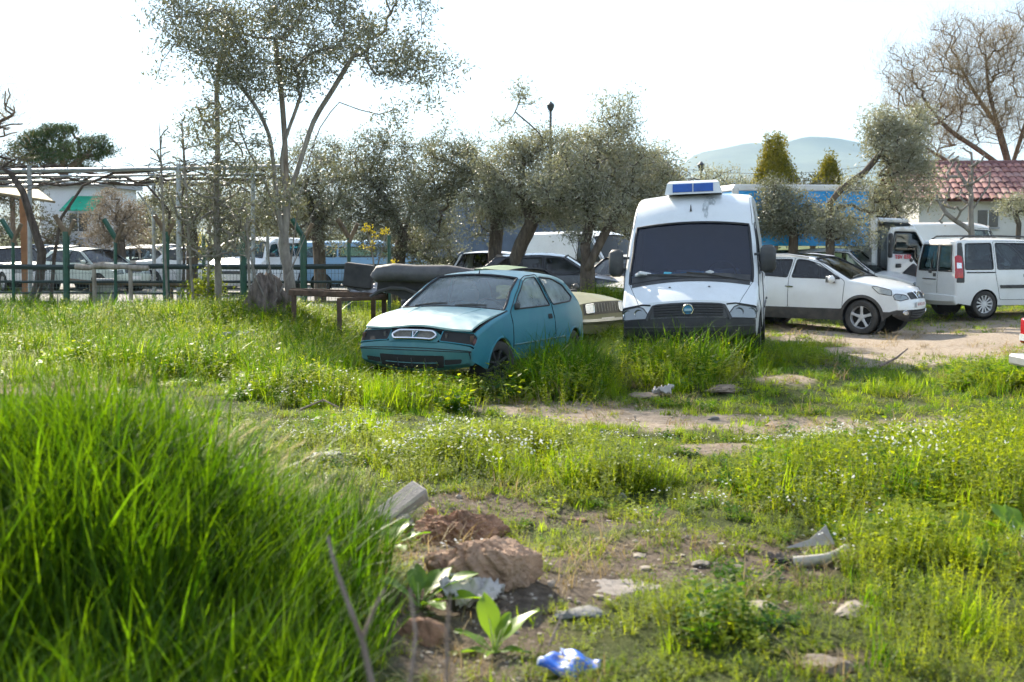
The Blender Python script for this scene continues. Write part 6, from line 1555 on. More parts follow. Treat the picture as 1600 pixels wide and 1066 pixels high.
for k, (px, Y, rx, top, lab) in enumerate([(60, 66, 70, 320, 'dark scrub behind the left pergola'), (250, 60, 60, 310, 'brown scrub behind the pergola posts'), (400, 62, 60, 330, 'scrub behind the white minibus'), (480, 58, 60, 300, 'scrub behind the grey olive'), (640, 60, 70, 300, 'scrub behind the dense dark olive'), (960, 55, 80, 300, 'scrub behind the olive by the van'), (1050, 58, 60, 270, 'grey green tree left of the cooling unit'), (1170, 50, 40, 285, 'scrub beneath the tall thuja'), (1270, 52, 60, 275, 'brown green tree between the thujas'), (1360, 50, 50, 290, 'scrub behind the truck cab'), (20, 58, 40, 235, 'reddish leafed scrub left of the pine')]):
    tree('scrub_tree', lab, 'scrub', [[foot(px, Y)] + pl([(px, 380), (px, top + 40)], Y)], [ell(px, top + 45, Y, rx, 45), ell(px - rx * .5, top + 60, Y, rx * .5, 35), ell(px + rx * .5, top + 62, Y, rx * .5, 35)], 150, 34, .3, (.17, .06), BARK_B, FAR, .12, 'far scrub closing the view', expo=.5)
# ================================================================== hills, houses, pergola, fence, poles
hx = np.linspace(-2600, 5200, 200); prof = np.zeros_like(hx)
Yh = 5200.0
for (px, top) in [(0, 0)]: pass
keys = [(-400, 300), (300, 310), (900, 300), (1000, 285), (1060, 262), (1085, 240), (1130, 232), (1165, 224), (1215, 226), (1255, 214), (1300, 216), (1340, 224), (1420, 232), (1520, 250), (1700, 290), (2400, 330)]
kx = np.array([(k[0] - 800) / FPX * Yh for k in keys]); kz = np.array([(HOR - k[1]) / FPX * Yh for k in keys])
rows = np.linspace(0, 1, 26); V = []
for t in rows:
    y = Yh - 2600 * (1 - t); z = np.interp(hx, kx, kz) * t ** 1.5
    z = z * (.86 + .28 * fbm(hx * .0016 + 3, np.full_like(hx, y * .0016), 4, 4)) / 1.0
    if t == 1: z = np.interp(hx, kx, kz)
    V.append(np.stack([hx, np.full_like(hx, y), z + CAM_H - 3], -1))
V = np.concatenate(V); n = len(hx); ii = (np.arange(25)[:, None] * n + np.arange(n - 1)[None]).ravel()
hill = link_mesh('hills', mesh_np('hills', V, np.stack([ii, ii + 1, ii + n + 1, ii + n], -1), 180), None, mat('hill_scrub', (.10, .12, .06), .95, var=.35, scale=.004, coord='Object'))
tag(hill, 'wooded hills on the horizon behind the van', kind='structure')

STEEL = mat('galvanised', (.36, .39, .41), .5, .6, .2, 8, dirt=(.25, .2, .15), dirt_amt=.3)
GRN = mat('fence_green', (.012, .075, .050), .5, var=.25, scale=6, coat=.2); WOODR = mat('rough_timber', (.16, .115, .075), .9, var=.45, scale=6, bump=.5, bscale=30)
VINE = bark_mat('vine_bark', (.035, .026, .020), (.15, .12, .10), 16)
# ---- pergola of steel pipes
pg = empty('pergola', at(160, 430, 31) * 1, label='galvanised pipe pergola hung with bare vines at left', cat='pergola'); pg.location.z = 0; o0 = pg.location.copy()
def rel(p): return Vector(p) - o0
for (px, Y, top, r_) in [(46, 31, 258, .055), (240, 34.5, 285, .05), (279, 31, 256, .06), (395, 31, 262, .05), (418, 34.5, 285, .045), (-60, 31, 258, .055)]:
    f = foot(px, Y); MB().tube([rel(f), rel(at(px, top, Y))], r_, 10).build('post', STEEL, pg)
for (x0, y0, x1, y1, Y0, r_) in [(-80, 268, 440, 260, 31, .05), (-80, 292, 420, 284, 34.5, .045), (-80, 276, 400, 272, 32, .028), (-80, 283, 420, 279, 33.3, .028)]:
    MB().tube([rel(at(x0, y0, Y0)), rel(at((x0 + x1) / 2, (y0 + y1) / 2 + 1, Y0)), rel(at(x1, y1, Y0))], r_, 8).build('beam', STEEL, pg)
for px in (-40, 46, 105, 160, 220, 279, 330, 390): MB().tube([rel(at(px, 262, 31)), rel(at(px * .93 + 50, 286, 34.5))], .022, 6).build('cross_pipe', STEEL, pg)
MB().tube([rel(at(215, 300, 34.5)), rel(at(240, 335, 34.5))], .03, 6).build('brace', STEEL, pg)
# vines along it, each its own plant
def vine(label, pts, Y, r0, tw=14):
    P = [at(p[0], p[1], Y + (p[2] if len(p) > 2 else 0)) for p in pts]; b0 = P[0].copy(); o = empty('grape_vine', b0, label=label, cat='vine', group='bare vines on the pergola')
    MB().tube([p - b0 for p in P], [r0 * (1 - .75 * i / (len(P) - 1)) for i in range(len(P))], 7).build('trunk', VINE, o, 60)
    for k in range(tw):
        i = random.randint(len(P) // 2, len(P) - 1); q = P[i] - b0; d = Vector((random.gauss(.25, .5), random.gauss(0, .5), random.uniform(-.12, .32)))
        MB().tube([q, q + d * .5 + Vector((0, 0, .05)), q + d * 1.1 + Vector((0, 0, -.04))], [.014, .010, .004], 4).build('cane', VINE, o)
for k, (yy, YY, lab) in enumerate([(264, 31.1, 'front'), (272, 32.2, 'middle'), (279, 33.2, 'inner'), (287, 34.4, 'rear')]):
    P = [at(px, yy + random.gauss(0, 2.6), YY + random.gauss(0, .1)) for px in range(-70, 420, 22)]; b0 = P[0].copy()
    o = empty('vine_cane', b0, label='knotty bare vine cane lying along the %s pipe of the pergola' % lab, cat='vine', group='bare vines on the pergola')
    MB().tube([p - b0 for p in smooth_poly([np.array(q) for q in P], .15)], .034, 6).build('stem', VINE, o, 60)
    for j in range(26):
        q = random.choice(P) - b0; d = Vector((random.gauss(0, .45), random.gauss(0, .35), random.uniform(-.10, .26))); MB().tube([q, q + d * .6 + Vector((0, 0, .04)), q + d * 1.2], [.012, .009, .004], 4).build('cane', VINE, o)
vine('thick dark vine trunk leaning left beside the brown post', [(46, 490), (62, 440), (66, 395), (50, 345), (36, 300), (18, 272), (2, 262), (20, 250), (0, 245)], 30.4, .13, 18)
vine('vine stem twisting along the front pergola beam', [(80, 470), (85, 400), (96, 340), (130, 290), (180, 270), (230, 268), (280, 262), (330, 265)], 31.2, .05, 48)
vine('vine stem spreading over the rear pergola beam', [(260, 470), (262, 400), (265, 330), (230, 290), (170, 287), (110, 282), (60, 290), (0, 280)], 33.8, .045, 52)
vine('short vine shoots at the pergola corner post', [(285, 480), (288, 400), (283, 320), (290, 270), (330, 258), (380, 268)], 31.4, .04, 34)
# ---- mesh fence with green posts and forked tops
fe = empty('wire_fence', at(200, 480, 28.5), label='green wire mesh fence with forked posts and dark rails', cat='fence'); fe.location.z = 0; fo = fe.location.copy()
FX = [(-60, 28.8), (20, 28.7), (103, 28.6), (180, 28.5), (259, 28.4), (318, 28.3), (380, 28.2), (474, 28.0), (545, 28.0), (608, 28.0)]
for k, (px, Y) in enumerate(FX):
    f = foot(px, Y) - fo; top = at(px, 368 if k not in (2, 4, 6) else 362, Y) - fo; big = k in (2, 4, 6, 7)
    p = MB().tube([f, top], .078 if big else .04, 8).build('post', GRN, fe)
    if big or k in (1, 3, 8):
        MB().tube([top - Vector((0, 0, .05)), top + Vector((-.24, 0, .36))], .06, 6).build('arm', GRN if k % 2 else WOODR, p); MB().tube([top - Vector((0, 0, .15)), top + Vector((.20, 0, .26))], .05, 6).build('arm', WOODR, p)
for k in range(len(FX) - 1):
    (a, Ya), (b_, Yb) = FX[k], FX[k + 1]
    for (py, r_) in ((417, .06), (441, .028), (458, .022)):
        MB().tube([at(a, py, Ya) - fo, at(b_, py + random.uniform(-1, 1), Yb) - fo], r_, 6).build('rail', mat('dark_rail', (.025, .04, .038), .6, var=.3), fe)
    A = at(a, 416, Ya) - fo; Bb = at(b_, 416, Yb) - fo; n = max(6, int((Bb - A).length / .075)); mb = MB()
    for i in range(1, n):
        p = A.lerp(Bb, i / n); mb.add([p + Vector((-.004, 0, 0)), p + Vector((.004, 0, 0)), p + Vector((.004, 0, -1.15)), p + Vector((-.004, 0, -1.15))], [(0, 1, 2, 3)])
    for j in range(7):
        z = -.16 * j; mb.add([A + Vector((0, 0, z)), Bb + Vector((0, 0, z)), Bb + Vector((0, 0, z + .007)), A + Vector((0, 0, z + .007))], [(0, 1, 2, 3)])
    w = mb.build('wire_mesh', mat('fence_wire', (.10, .13, .125), .5, .5), fe, None); w['kind'] = 'stuff'
# timber rail and trough-like bench behind the fence
def beam(name, label, cat, p0, p1, r_, m, legs=0):
    o = empty(name, p0, label=label, cat=cat); d = p1 - p0; n = 7
    pts = [d * (i / (n - 1)) + Vector((0, 0, random.gauss(0, .02))) for i in range(n)]
    MB().tube(pts, [r_ * random.uniform(.8, 1.2) for _ in pts], 8).build('log', m, o, 60)
    for k in range(legs):
        q = d * ((k + .5) / legs); MB().tube([q, Vector((q.x, q.y, hz((p0 + q).x, (p0 + q).y) - p0.z - .05))], r_ * .8, 7).build('leg', m, o)
    return o
beam('log_rail', 'pale split log lying along the fence rail', 'log', at(118, 416, 28.1), at(232, 420, 28.0), .06, bark_mat('pale_log', (.18, .15, .12), (.42, .37, .32), 8), 2)
beam('log_rail', 'dark timber rail low behind the fence wires', 'log', at(110, 440, 30), at(300, 446, 29.6), .05, WOODR, 3)
MB_ = MB().box((0, 0, .45), (.5, .35, .9), None, .04); o = MB_.build('concrete_block', mat('block_grey', (.34, .34, .33), .9, var=.25, scale=5, bump=.4), None); g = at(165, 470, 30.2); o.location = (g.x, g.y, hz(g.x, g.y)); tag(o, 'upright grey concrete block behind the fence', 'block')
# ---- canopy and brown post at far left
cn = empty('canopy', at(20, 420, 36), label='beige fabric canopy on brown posts at the left edge', cat='canopy'); cn.location.z = 0; c0 = cn.location.copy()
for px in (39, -70): MB().box((at(px, 400, 36) - c0) * 1 + Vector((0, 0, 0)), (.16, .16, 3.2)).build('post', mat('brown_post', (.26, .12, .05), .7, var=.25, scale=5), cn)
v = [at(-120, 300, 36) - c0, at(86, 316, 36) - c0, at(60, 296, 40) - c0, at(-120, 285, 40) - c0, at(-120, 318, 36) - c0, at(-20, 300, 36) - c0]
o = MB().add([v[0], v[5], v[1], v[2], v[3]], [(0, 1, 2, 3, 4)]).build('fabric', mat('beige_fabric', (.46, .38, .22), .85, var=.15), cn, None); s_ = o.modifiers.new('thick', 'SOLIDIFY'); s_.thickness = .03
MB().tube([v[0], v[5], v[1]], .035, 6).build('edge_bar', mat('canopy_bar', (.20, .16, .09), .7), cn)
# ---- house with green awning
WH = mat('house_white', (.62, .64, .66), .9, var=.08, scale=1); TRM = mat('trim_grey', (.30, .31, .33), .7)
ho = empty('white_house', (at(110, 380, 70).x, 70, 0), label='small white house with green awning beyond the car park', cat='house')
def hb(name, x0, x1, y0, y1, z0, z1, m, parent=ho): return MB().box(((x0 + x1) / 2, (y0 + y1) / 2, (z0 + z1) / 2), (x1 - x0, y1 - y0, z1 - z0)).build(name, m, parent, None)
hb('wall', -1.6, 2.2, 0, 5, -.1, 4.4, WH); hb('roof', -1.9, 2.5, -.3, 5.3, 4.4, 4.7, TRM)
wn_ = hb('window', .0, .95, -.05, .02, 2.05, 3.0, mat('window_dark', (.05, .055, .06), .2)); hb('frame', -.06, .0, -.07, .02, 2.0, 3.05, WH, wn_); hb('frame', .45, .50, -.07, .02, 2.05, 3.0, WH, wn_); hb('sill', -.1, 1.05, -.12, .02, 1.95, 2.02, WH, wn_)
aw = MB().add([(-.1, -1.3, 3.15), (1.7, -1.3, 3.15), (1.9, 0, 3.95), (.2, 0, 3.95)], [(0, 1, 2, 3)]).build('awning', mat('awning_green', (.01, .32, .19), .8, var=.15, scale=3), ho, None); s_ = aw.modifiers.new('thick', 'SOLIDIFY'); s_.thickness = .04
hb('balcony_wall', -.3, 1.4, -.6, -.5, .9, 1.7, mat('balcony_grey', (.40, .41, .46), .8)); hb('lower_opening', -.1, 1.1, -.03, .02, .1, .85, mat('window_dark', (.05, .055, .06), .2))
# ---- long grey roof behind the olives
gh_ = empty('grey_house', (at(960, 300, 78).x, 78, 0), label='low house with long grey gable roof behind the olives', cat='house')
hb('wall', -4.2, 4.2, 0, 7, -.1, 4.6, mat('house_grey', (.42, .40, .38), .9, var=.1), gh_)
GT = mat('roof_grey', (.15, .13, .135), .8, var=.3, scale=2.5)
rf = MB().add([(-4.9, -.5, 4.5), (4.9, -.5, 4.5), (3.0, 3.5, 7.0), (-3.0, 3.5, 7.0), (4.9, 7.5, 4.5), (-4.9, 7.5, 4.5)], [(0, 1, 2, 3), (1, 4, 2), (4, 5, 3, 2), (5, 0, 3)]).build('roof', GT, gh_, 10)
MB().box((-1.6, 3.5, 7.2), (.5, .5, .9)).build('chimney', mat('house_grey', (.4, .4, .4)), rf)
# ---- house with red tiled roof at right: every tile its own piece
th = empty('tiled_house', (at(1520, 370, 46).x, 46, 0), (0, 0, R(-6)), label='low white house with red tiled roof at right', cat='house')
hb('wall', -1.9, 6.0, 0, 6, -.1, 3.15, mat('plaster_white', (.56, .55, .52), .92, var=.12, scale=1.2, bump=.2), th)
wn_ = hb('window', .15, .85, -.04, .02, 2.15, 2.75, mat('window_dark', (.05, .055, .06), .2), th); hb('sill', .1, .9, -.10, .02, 2.08, 2.14, TRM, wn_); hb('frame', .48, .52, -.055, .02, 2.15, 2.75, WH, wn_)
wn_ = hb('window', 3.2, 4.1, -.04, .02, 1.7, 2.75, mat('window_dark', (.05, .055, .06), .2), th); hb('sill', 3.1, 4.2, -.10, .02, 1.62, 1.69, TRM, wn_)
E0, E1 = Vector((0, -.55, 3.10)), Vector((0, 3.0, 4.55)); sl = (E1 - E0).normalized(); ang = math.atan2(sl.z, sl.y)
deck = MB().add([(-2.5, -.55, 3.05), (6.5, -.55, 3.05), (6.5, 3.0, 4.50), (-2.5, 3.0, 4.50), (6.5, 6.55, 3.05), (-2.5, 6.55, 3.05)], [(0, 1, 2, 3), (3, 2, 4, 5)]).build('roof', mat('roof_under', (.20, .07, .05), .9), th, 10)
tl = MB(); pts = [(math.cos(a) * .135, math.sin(a) * .075) for a in np.linspace(math.pi, 0, 6)]; tv = []
for (yy, s_) in ((0, 1.06), (.62, .94)): tv += [(x * s_, yy, z * s_ + (.03 if yy == 0 else .0)) for x, z in pts]
tv += [(x * .8, 0, z * .7 + .03) for x, z in pts]
tme = mesh_np('tile', tv, [(i, i + 1, i + 7, i + 6) for i in range(5)] + [(i, 12 + i, 13 + i, i + 1) for i in range(5)], 60)
TM = [mat('tile_red_%d' % k, c, .85, var=.22, scale=6) for k, c in enumerate([(.22, .10, .092), (.27, .13, .12), (.17, .08, .08), (.31, .18, .165)])]
tme.materials.append(TM[0]); rot_ = Matrix.Rotation(ang, 4, 'X')
for c in range(33):
    for r_ in range(7):
        o = bpy.data.objects.new('tile', tme); COL.objects.link(o); o.parent = deck; q = E0 + sl * (.55 * r_); o.location = (-2.4 + .272 * c + random.gauss(0, .004), q.y, q.z - .01)
        o.rotation_euler = (ang + random.gauss(0, .012), 0, random.gauss(0, .015)); o.material_slots[0].link = 'OBJECT'; o.material_slots[0].material = random.choice(TM)
MB().tube([(-2.5, 3.0, 4.55), (6.5, 3.0, 4.55)], .13, 8).build('ridge', TM[2], deck)
# ---- lamp posts
for (px, ty, Y, lab) in [(860, 158, 66, 'thin lamp post with dark cap above the olives'), (1095, 252, 70, 'short lamp post top in front of the hills')]:
    o = empty('lamp_post', (at(px, 300, Y).x, Y, 0), label=lab, cat='lamp post'); top = at(px, ty, Y).z
    MB().tube([(0, 0, 0), (0, 0, top - .5)], [.09, .06], 8).build('pole', mat('pole_dark', (.05, .055, .06), .6), o)
    hd = MB().lathe([(.06, top - .55), (.17, top - .35), (.20, top - .18), (.03, top - .02), (.001, top)], (0, 0, 0), 'z', 12).build('lantern', mat('lantern_dark', (.04, .045, .05), .5), o)
# ---- power lines across the hills
for k, (y0, y1) in enumerate([(262, 250), (276, 262), (290, 284)]):
    p0 = at(1040, y0, 160); p1 = at(1420, y1, 160); pts = [p0.lerp(p1, t) - Vector((0, 0, 1.2 * math.sin(math.pi * t))) for t in np.linspace(0, 1, 14)]
    o = MB().tube(pts, .035, 4).build('power_line', mat('cable_dark', (.06, .06, .06), .7), None); tag(o, ['topmost', 'middle', 'lowest'][k] + ' of three thin cables strung in front of the hills', 'cable', 'power lines')
# ---- rusty trestle with junk and the dark stripped shell behind the hatchback
ts = empty('trestle', at(530, 480, 22.3), label='rusty welded trestle left of the teal hatchback', cat='trestle'); ts.location.z = 0; t0 = ts.location.copy()
for (px, Y, top) in [(459, 22.6, 462), (530, 22.0, 466), (600, 22.4, 465), (583, 23.2, 465)]:
    f = foot(px, Y) - t0; q = at(px, top, Y) - t0; MB().box((f + q) / 2, (.075, .075, (q - f).length)).build('leg', RUST, ts)
for (a, Ya, ya, b_, Yb, yb, w) in [(452, 22.6, 457, 606, 22.3, 463, .10), (455, 23.3, 454, 600, 23.2, 459, .09), (530, 22.0, 468, 606, 22.3, 466, .06)]:
    p = at(a, ya, Ya) - t0; q = at(b_, yb, Yb) - t0; d = q - p; MB().box((p + q) / 2, (d.length, .09, w), d.to_track_quat('X', 'Z').to_matrix(), .01).build('bar', RUST, ts)
BLK = mat('black_shell', (.018, .018, .020), .6, var=.4, scale=4, dirt=(.12, .11, .10), dirt_amt=.35)
sh = empty('stripped_shell', at(640, 470, 21.6), label='dark stripped vehicle shell with padded grey roll behind the hatchback', cat='wreck'); sh.location.z = hz(sh.location.x, 21.6); s0 = sh.location.copy()
p = [at(x, y, 21.4) - s0 for x, y in [(584, 436), (592, 428), (615, 426), (650, 428), (700, 428), (740, 432)]]; MB().tube(p, [.09, .14, .155, .15, .15, .12], 12).build('padded_roll', mat('grey_pad', (.065, .062, .066), .55, var=.4, scale=6, dirt=(.17, .16, .15), dirt_amt=.4), sh, 60)
v0 = [at(x, y, 21.6) - s0 for x, y in [(590, 440), (700, 438), (740, 440), (740, 520), (650, 520), (640, 480), (622, 462), (600, 456), (588, 462)]]
o = MB().add(v0 + [q + Vector((0, .9, 0)) for q in v0], [tuple(range(9)), tuple(range(17, 8, -1))] + [(i, (i + 1) % 9, 9 + (i + 1) % 9, 9 + i) for i in range(9)]).build('body_panel', BLK, sh, 20); recalc(o.data)
MB().tube([at(x, y, 21.5) - s0 for x, y in [(578, 464), (592, 455), (610, 450), (632, 451), (650, 458), (664, 475)]], .03, 6).build('arch_edge', mat('grey_pad', (.06, .06, .06)), sh)
o = MB().box((0, 0, .2), (.50, .35, .42), Matrix.Rotation(.12, 3, 'Y'), .02).build('black_crate', BLK, None); g = at(561, 438, 22.6); o.location = (g.x, g.y, g.z - .12); tag(o, 'black open crate on top of the rusty trestle', 'crate')
def crumple(name, label, cat, loc, size, m, seed=1, rot=0.0, n=18, amp=.12):
    r = np.random.default_rng(seed); xs_ = np.linspace(-.5, .5, n); X, Yy = np.meshgrid(xs_, xs_); ox, oy = r.uniform(0, 99, 2)
    Z = (fbm(X * 3.5 + ox, Yy * 3.5 + oy, seed, 3) - .45) * amp * 2 + np.abs(fbm(X * 7 + oy, Yy * 7 + ox, seed + 3, 2) - .5) * amp
    wob = .10 * (fbm(X * 2 + ox + 9, Yy * 2 + oy, seed + 5, 2) - .5); e = 1 + .25 * (fbm(np.arctan2(Yy, X) * 1.5 + 9, X * 0 + ox, seed + 8, 2) - .5)
    v = np.stack([(X * e + wob) * size[0], (Yy * e - wob) * size[1], Z * size[2] + .02], -1).reshape(-1, 3)
    keep = []; 
    for i in range(n - 1):
        for j in range(n - 1):
            cx, cy = xs_[j], xs_[i]
            if cx * cx + cy * cy < .27 - .10 * float(fbm(np.array([cx * 4 + ox]), np.array([cy * 4 + oy]), seed + 2, 2)[0]): keep.append((i * n + j, i * n + j + 1, (i + 1) * n + j + 1, (i + 1) * n + j))
    used = sorted({k for f in keep for k in f}); mp = {k: i for i, k in enumerate(used)}
    me = mesh_np(name, v[used], [tuple(mp[k] for k in f) for f in keep], 35); o = link_mesh(name, me, None, m); s_ = o.modifiers.new('thick', 'SOLIDIFY'); s_.thickness = .006
    o.location = loc; o.rotation_euler = (0, 0, rot); return tag(o, label, cat)
PLAS = mat('plastic_grey', (.42, .43, .46), .5, var=.3, scale=8); g = at(570, 452, 22.7)
crumple('plastic_sheet', 'crumpled grey plastic sheet heaped on the rusty trestle', 'plastic sheet', (g.x, g.y, g.z - .05), (.75, .6, .9), PLAS, 4, amp=.22)

# ---- hazy air: pale even volume round the whole place, the sky outside it
hzm, nt, out = new_mat('hazy_air'); pv = N(nt, 'ShaderNodeVolumePrincipled'); pv.inputs['Density'].default_value = .00011; pv.inputs['Color'].default_value = (.50, .74, 1.0, 1); pv.inputs['Anisotropy'].default_value = 0.0
pv.inputs['Density Attribute'].default_value = ''; pv.inputs['Color Attribute'].default_value = ''; pv.inputs['Temperature Attribute'].default_value = ''
hzm.cycles.homogeneous_volume = True
nt.links.new(pv.outputs[0], out.inputs['Volume'])
hzb = MB().box((0, 4460, 250), (12100, 9120, 506)).build('haze', hzm, None, None); tag(hzb, 'thin pale haze filling the air towards the hills', kind='stuff')
# ================================================================== rubble, litter and broad-leaved plants in the foreground
def gz(px, py):
    g = G(px, py)
    for k in range(5): g = G(px, py, hz(g.x, g.y))
    return Vector((g.x, g.y, hz(g.x, g.y)))
def rock(name, label, cat, px, py, size, m, seed, rot=0.0, flat=0, sub=3, sink=.25, group=None, rough=.25, parent=None, tilt=0):
    """lump resting at ground pixel (px, py)"""
    r = np.random.default_rng(seed); bm = bmesh.new(); bmesh.ops.create_icosphere(bm, subdivisions=sub, radius=1.0)
    nc = 9 + 5 * (sub > 4); cuts = [(np.array(Vector(r.normal(0, 1, 3)).normalized()), r.uniform(.55, .9)) for _ in range(nc)]; off = r.uniform(0, 50, 3)
    p = np.array([v.co[:] for v in bm.verts])
    for (n, d) in cuts:                                         # broken faces
        k = p @ n - d; p = p - n[None] * (np.maximum(k, 0) * .92)[:, None]
    nz = fbm(p[:, 0] * 2.2 + off[0] + p[:, 2], p[:, 1] * 2.2 + off[1] - p[:, 2], seed, 4) - .5
    nz2 = fbm(p[:, 0] * 7 + off[2] + p[:, 2] * 3, p[:, 1] * 7 - p[:, 2] * 4, seed + 5, 3) - .5
    nz3 = np.abs(fbm(p[:, 0] * 15 + off[1] - p[:, 2] * 8, p[:, 1] * 15 + p[:, 2] * 9, seed + 9, 3) - .5)
    p = p * (1 + rough * 1.5 * nz + rough * .6 * nz2 - (rough * .55 if sub > 4 else 0) * nz3)[:, None]
    for v, q in zip(bm.verts, p): v.co = Vector((q[0] * size[0] / 2, q[1] * size[1] / 2, q[2] * size[2] / 2))
    me = bpy.data.meshes.new(name); bm.to_mesh(me); bm.free(); me.polygons.foreach_set('use_smooth', [True] * len(me.polygons)); me.set_sharp_from_angle(angle=R(24))
    o = link_mesh(name, me, parent, m); g = gz(px, py) if not isinstance(px, Vector) else px; o.location = (g.x, g.y, g.z + size[2] * (.5 - sink)); o.rotation_euler = (0, tilt, rot)
    if parent is None: tag(o, label, cat, group)
    return o
EARTH = mat('clod_earth', (.34, .205, .13), .95, var=.45, scale=7, bump=1.0, bscale=28, dirt=(.42, .31, .22), dirt_amt=.45)
EARTHR = mat('clod_red', (.30, .165, .10), .95, var=.45, scale=9, bump=1.0, bscale=40)
STONE = mat('stone_pale', (.30, .255, .205), .9, var=.25, scale=9, bump=.6, bscale=40); STONEG = mat('stone_grey', (.20, .195, .185), .9, var=.3, scale=9, bump=.6, bscale=40); CONC = mat('old_concrete', (.33, .30, .27), .9, var=.22, scale=8, bump=.5, bscale=60, dirt=(.24, .18, .13), dirt_amt=.4)
SOILC = mat('soil_clod', (.19, .145, .105), .95, var=.45, scale=9, bump=1.0, bscale=30)
rock('earth_boulder', 'big brown lump of hard earth in the foreground', 'boulder', 772, 905, (.54, .36, .36), EARTH, 3, .4, sub=6, sink=.30, rough=.30)
rock('earth_boulder', 'broken brown clod leaning left of the big earth lump', 'boulder', 700, 900, (.36, .30, .28), EARTH, 8, 1.2, sub=6, sink=.35, rough=.35)
rock('earth_heap', 'crumbly reddish heap of soil behind the big earth lump', 'soil heap', 730, 845, (.62, .40, .32), EARTHR, 12, .2, sub=6, sink=.40, rough=.5)
for k, (px, py, sx, sz, mm, lab) in enumerate([(632, 820, .14, .12, STONE, 'round pale stone left of the soil heap'), (655, 836, .13, .11, STONE, 'tan stone just right of the round pale stone'), (612, 842, .10, .08, STONE, 'small stone below the concrete kerb piece'), (676, 808, .11, .10, mat('brick_orange', (.42, .20, .10), .9, var=.2), 'orange brick stub behind the concrete kerb piece'),
        (862, 862, .13, .08, STONE, 'pale oblong stone right of the big earth lump'), (905, 962, .24, .07, STONEG, 'flat grey stone in front of the cement slab'), (690, 885, .09, .10, STONE, 'pale stone chip at the foot of the clod'), (1285, 1045, .30, .09, mat('stone_brown', (.20, .165, .13), .95, var=.3, scale=8, bump=.7, bscale=40), 'flat brown stone half sunk at the bottom edge'),
        (1332, 955, .26, .06, STONE, 'flat pale stone in the weeds below the pipe'), (1195, 950, .20, .05, STONE, 'thin pale stone left of the flat pale one'), (665, 1000, .26, .20, EARTHR, 'rounded brown clod by the broad-leaved plant'), (970, 782, .14, .09, STONEG, 'grey stone in the weeds beyond the dirt patch'), (905, 815, .17, .05, EARTHR, 'reddish tile shard beyond the dirt patch'),
        (1095, 882, .14, .05, STONE, 'sandy stone in the middle of the dirt patch'), (1150, 890, .12, .05, STONE, 'small buff stone left of the broken pipe'), (1350, 738, .26, .10, EARTH, 'dark clod among the weeds on the far right'), (1215, 668, .40, .09, SOILC, 'long dark clod on the dirt track'), (1135, 605, .5, .13, SOILC, 'dark heap of earth in front of the van shadow'), (1010, 608, .55, .11, SOILC, 'low earth heap near the van front'),
        (765, 612, .62, .13, mat('ash_grey', (.27, .255, .235), .95, var=.3, scale=5, bump=.6), 'pale grey ash heap in front of the teal hatchback'), (1115, 655, .14, .06, STONEG, 'small dark stone on the track'), (520, 712, .46, .08, mat('rubble_pale', (.30, .29, .275), .9, var=.3, scale=8, bump=.5), 'flat pale rubble beside the grass mound'), (940, 845, .10, .05, STONEG, 'small grey stone on the near dirt'), (1000, 870, .12, .03, STONE, 'thin pale chip on the near dirt')]):
    rock('stone' if 'heap' not in lab and 'clod' not in lab else 'earth_clod', lab, 'stone' if 'heap' not in lab and 'clod' not in lab else 'earth', px, py, (sx, sx * .75, sz), mm, 40 + k, k * 1.3, sub=4 if sx < .3 else 5, sink=.42, rough=.32)
# loose grit too small to count
mb = MB(); r = np.random.default_rng(5)
ico = bmesh.new(); bmesh.ops.create_icosphere(ico, subdivisions=1, radius=1.0); iv = [v.co.copy() for v in ico.verts]; jf = [tuple(v.index for v in f.verts) for f in ico.faces]; ico.free()
nadd = 0
while nadd < 700:
    px, py = r.uniform(480, 1600), r.uniform(590, 1066); g = G(px, py)
    if float(bare_at(np.array([g.x]), np.array([g.y]))[0]) < .42: continue
    s = r.uniform(.004, .014) * (1 + g.y / 30) * (2 if r.uniform() < .06 else 1); q = Vector((g.x, g.y, hz(g.x, g.y) + s * .25)); rm = Matrix.Rotation(r.uniform(0, 6), 3, 'Z'); sc = Vector((r.uniform(.7, 1.5), r.uniform(.6, 1.2), r.uniform(.35, .8)))
    mb.add([q + rm @ Vector((v.x * sc.x, v.y * sc.y, v.z * sc.z)) * s * r.uniform(.8, 1.2) for v in iv], jf); nadd += 1
tag(mb.build('gravel', mat('grit', (.32, .27, .22), .95, var=.5, scale=20), None, 25), 'loose grit and pebbles over the bare earth', kind='stuff')
# tilted concrete kerb piece
g = gz(628, 812)
kb = MB().box((0, 0, 0), (.36, .16, .11), None, .015).build('kerb_piece', CONC, None, 30); kb.location = g + Vector((0, 0, .10)); kb.rotation_euler = (R(20), R(-28), R(38)); tag(kb, 'broken pale concrete kerb piece tilted on the rubble', 'concrete')
g = gz(968, 918)
sl_ = rock('cement_slab', 'flat slab of pale spilt cement on the near dirt', 'concrete', 970, 918, (.56, .40, .06), mat('cement_pale', (.27, .245, .225), .9, var=.3, scale=7, bump=.6, bscale=50, dirt=(.17, .13, .095), dirt_amt=.5), 95, .15, sub=5, sink=.5, rough=.55)
# torn card
CARD = mat('card_white', (.42, .39, .37), .8, var=.15, scale=9, dirt=(.3, .25, .2), dirt_amt=.3)
g = gz(735, 945); crumple('torn_sack', 'torn pale paper sack by the broad-leaved plants', 'paper sack', (g.x, g.y, g.z + .05), (.36, .26, 1.1), CARD, 9, .5, 20, .10)
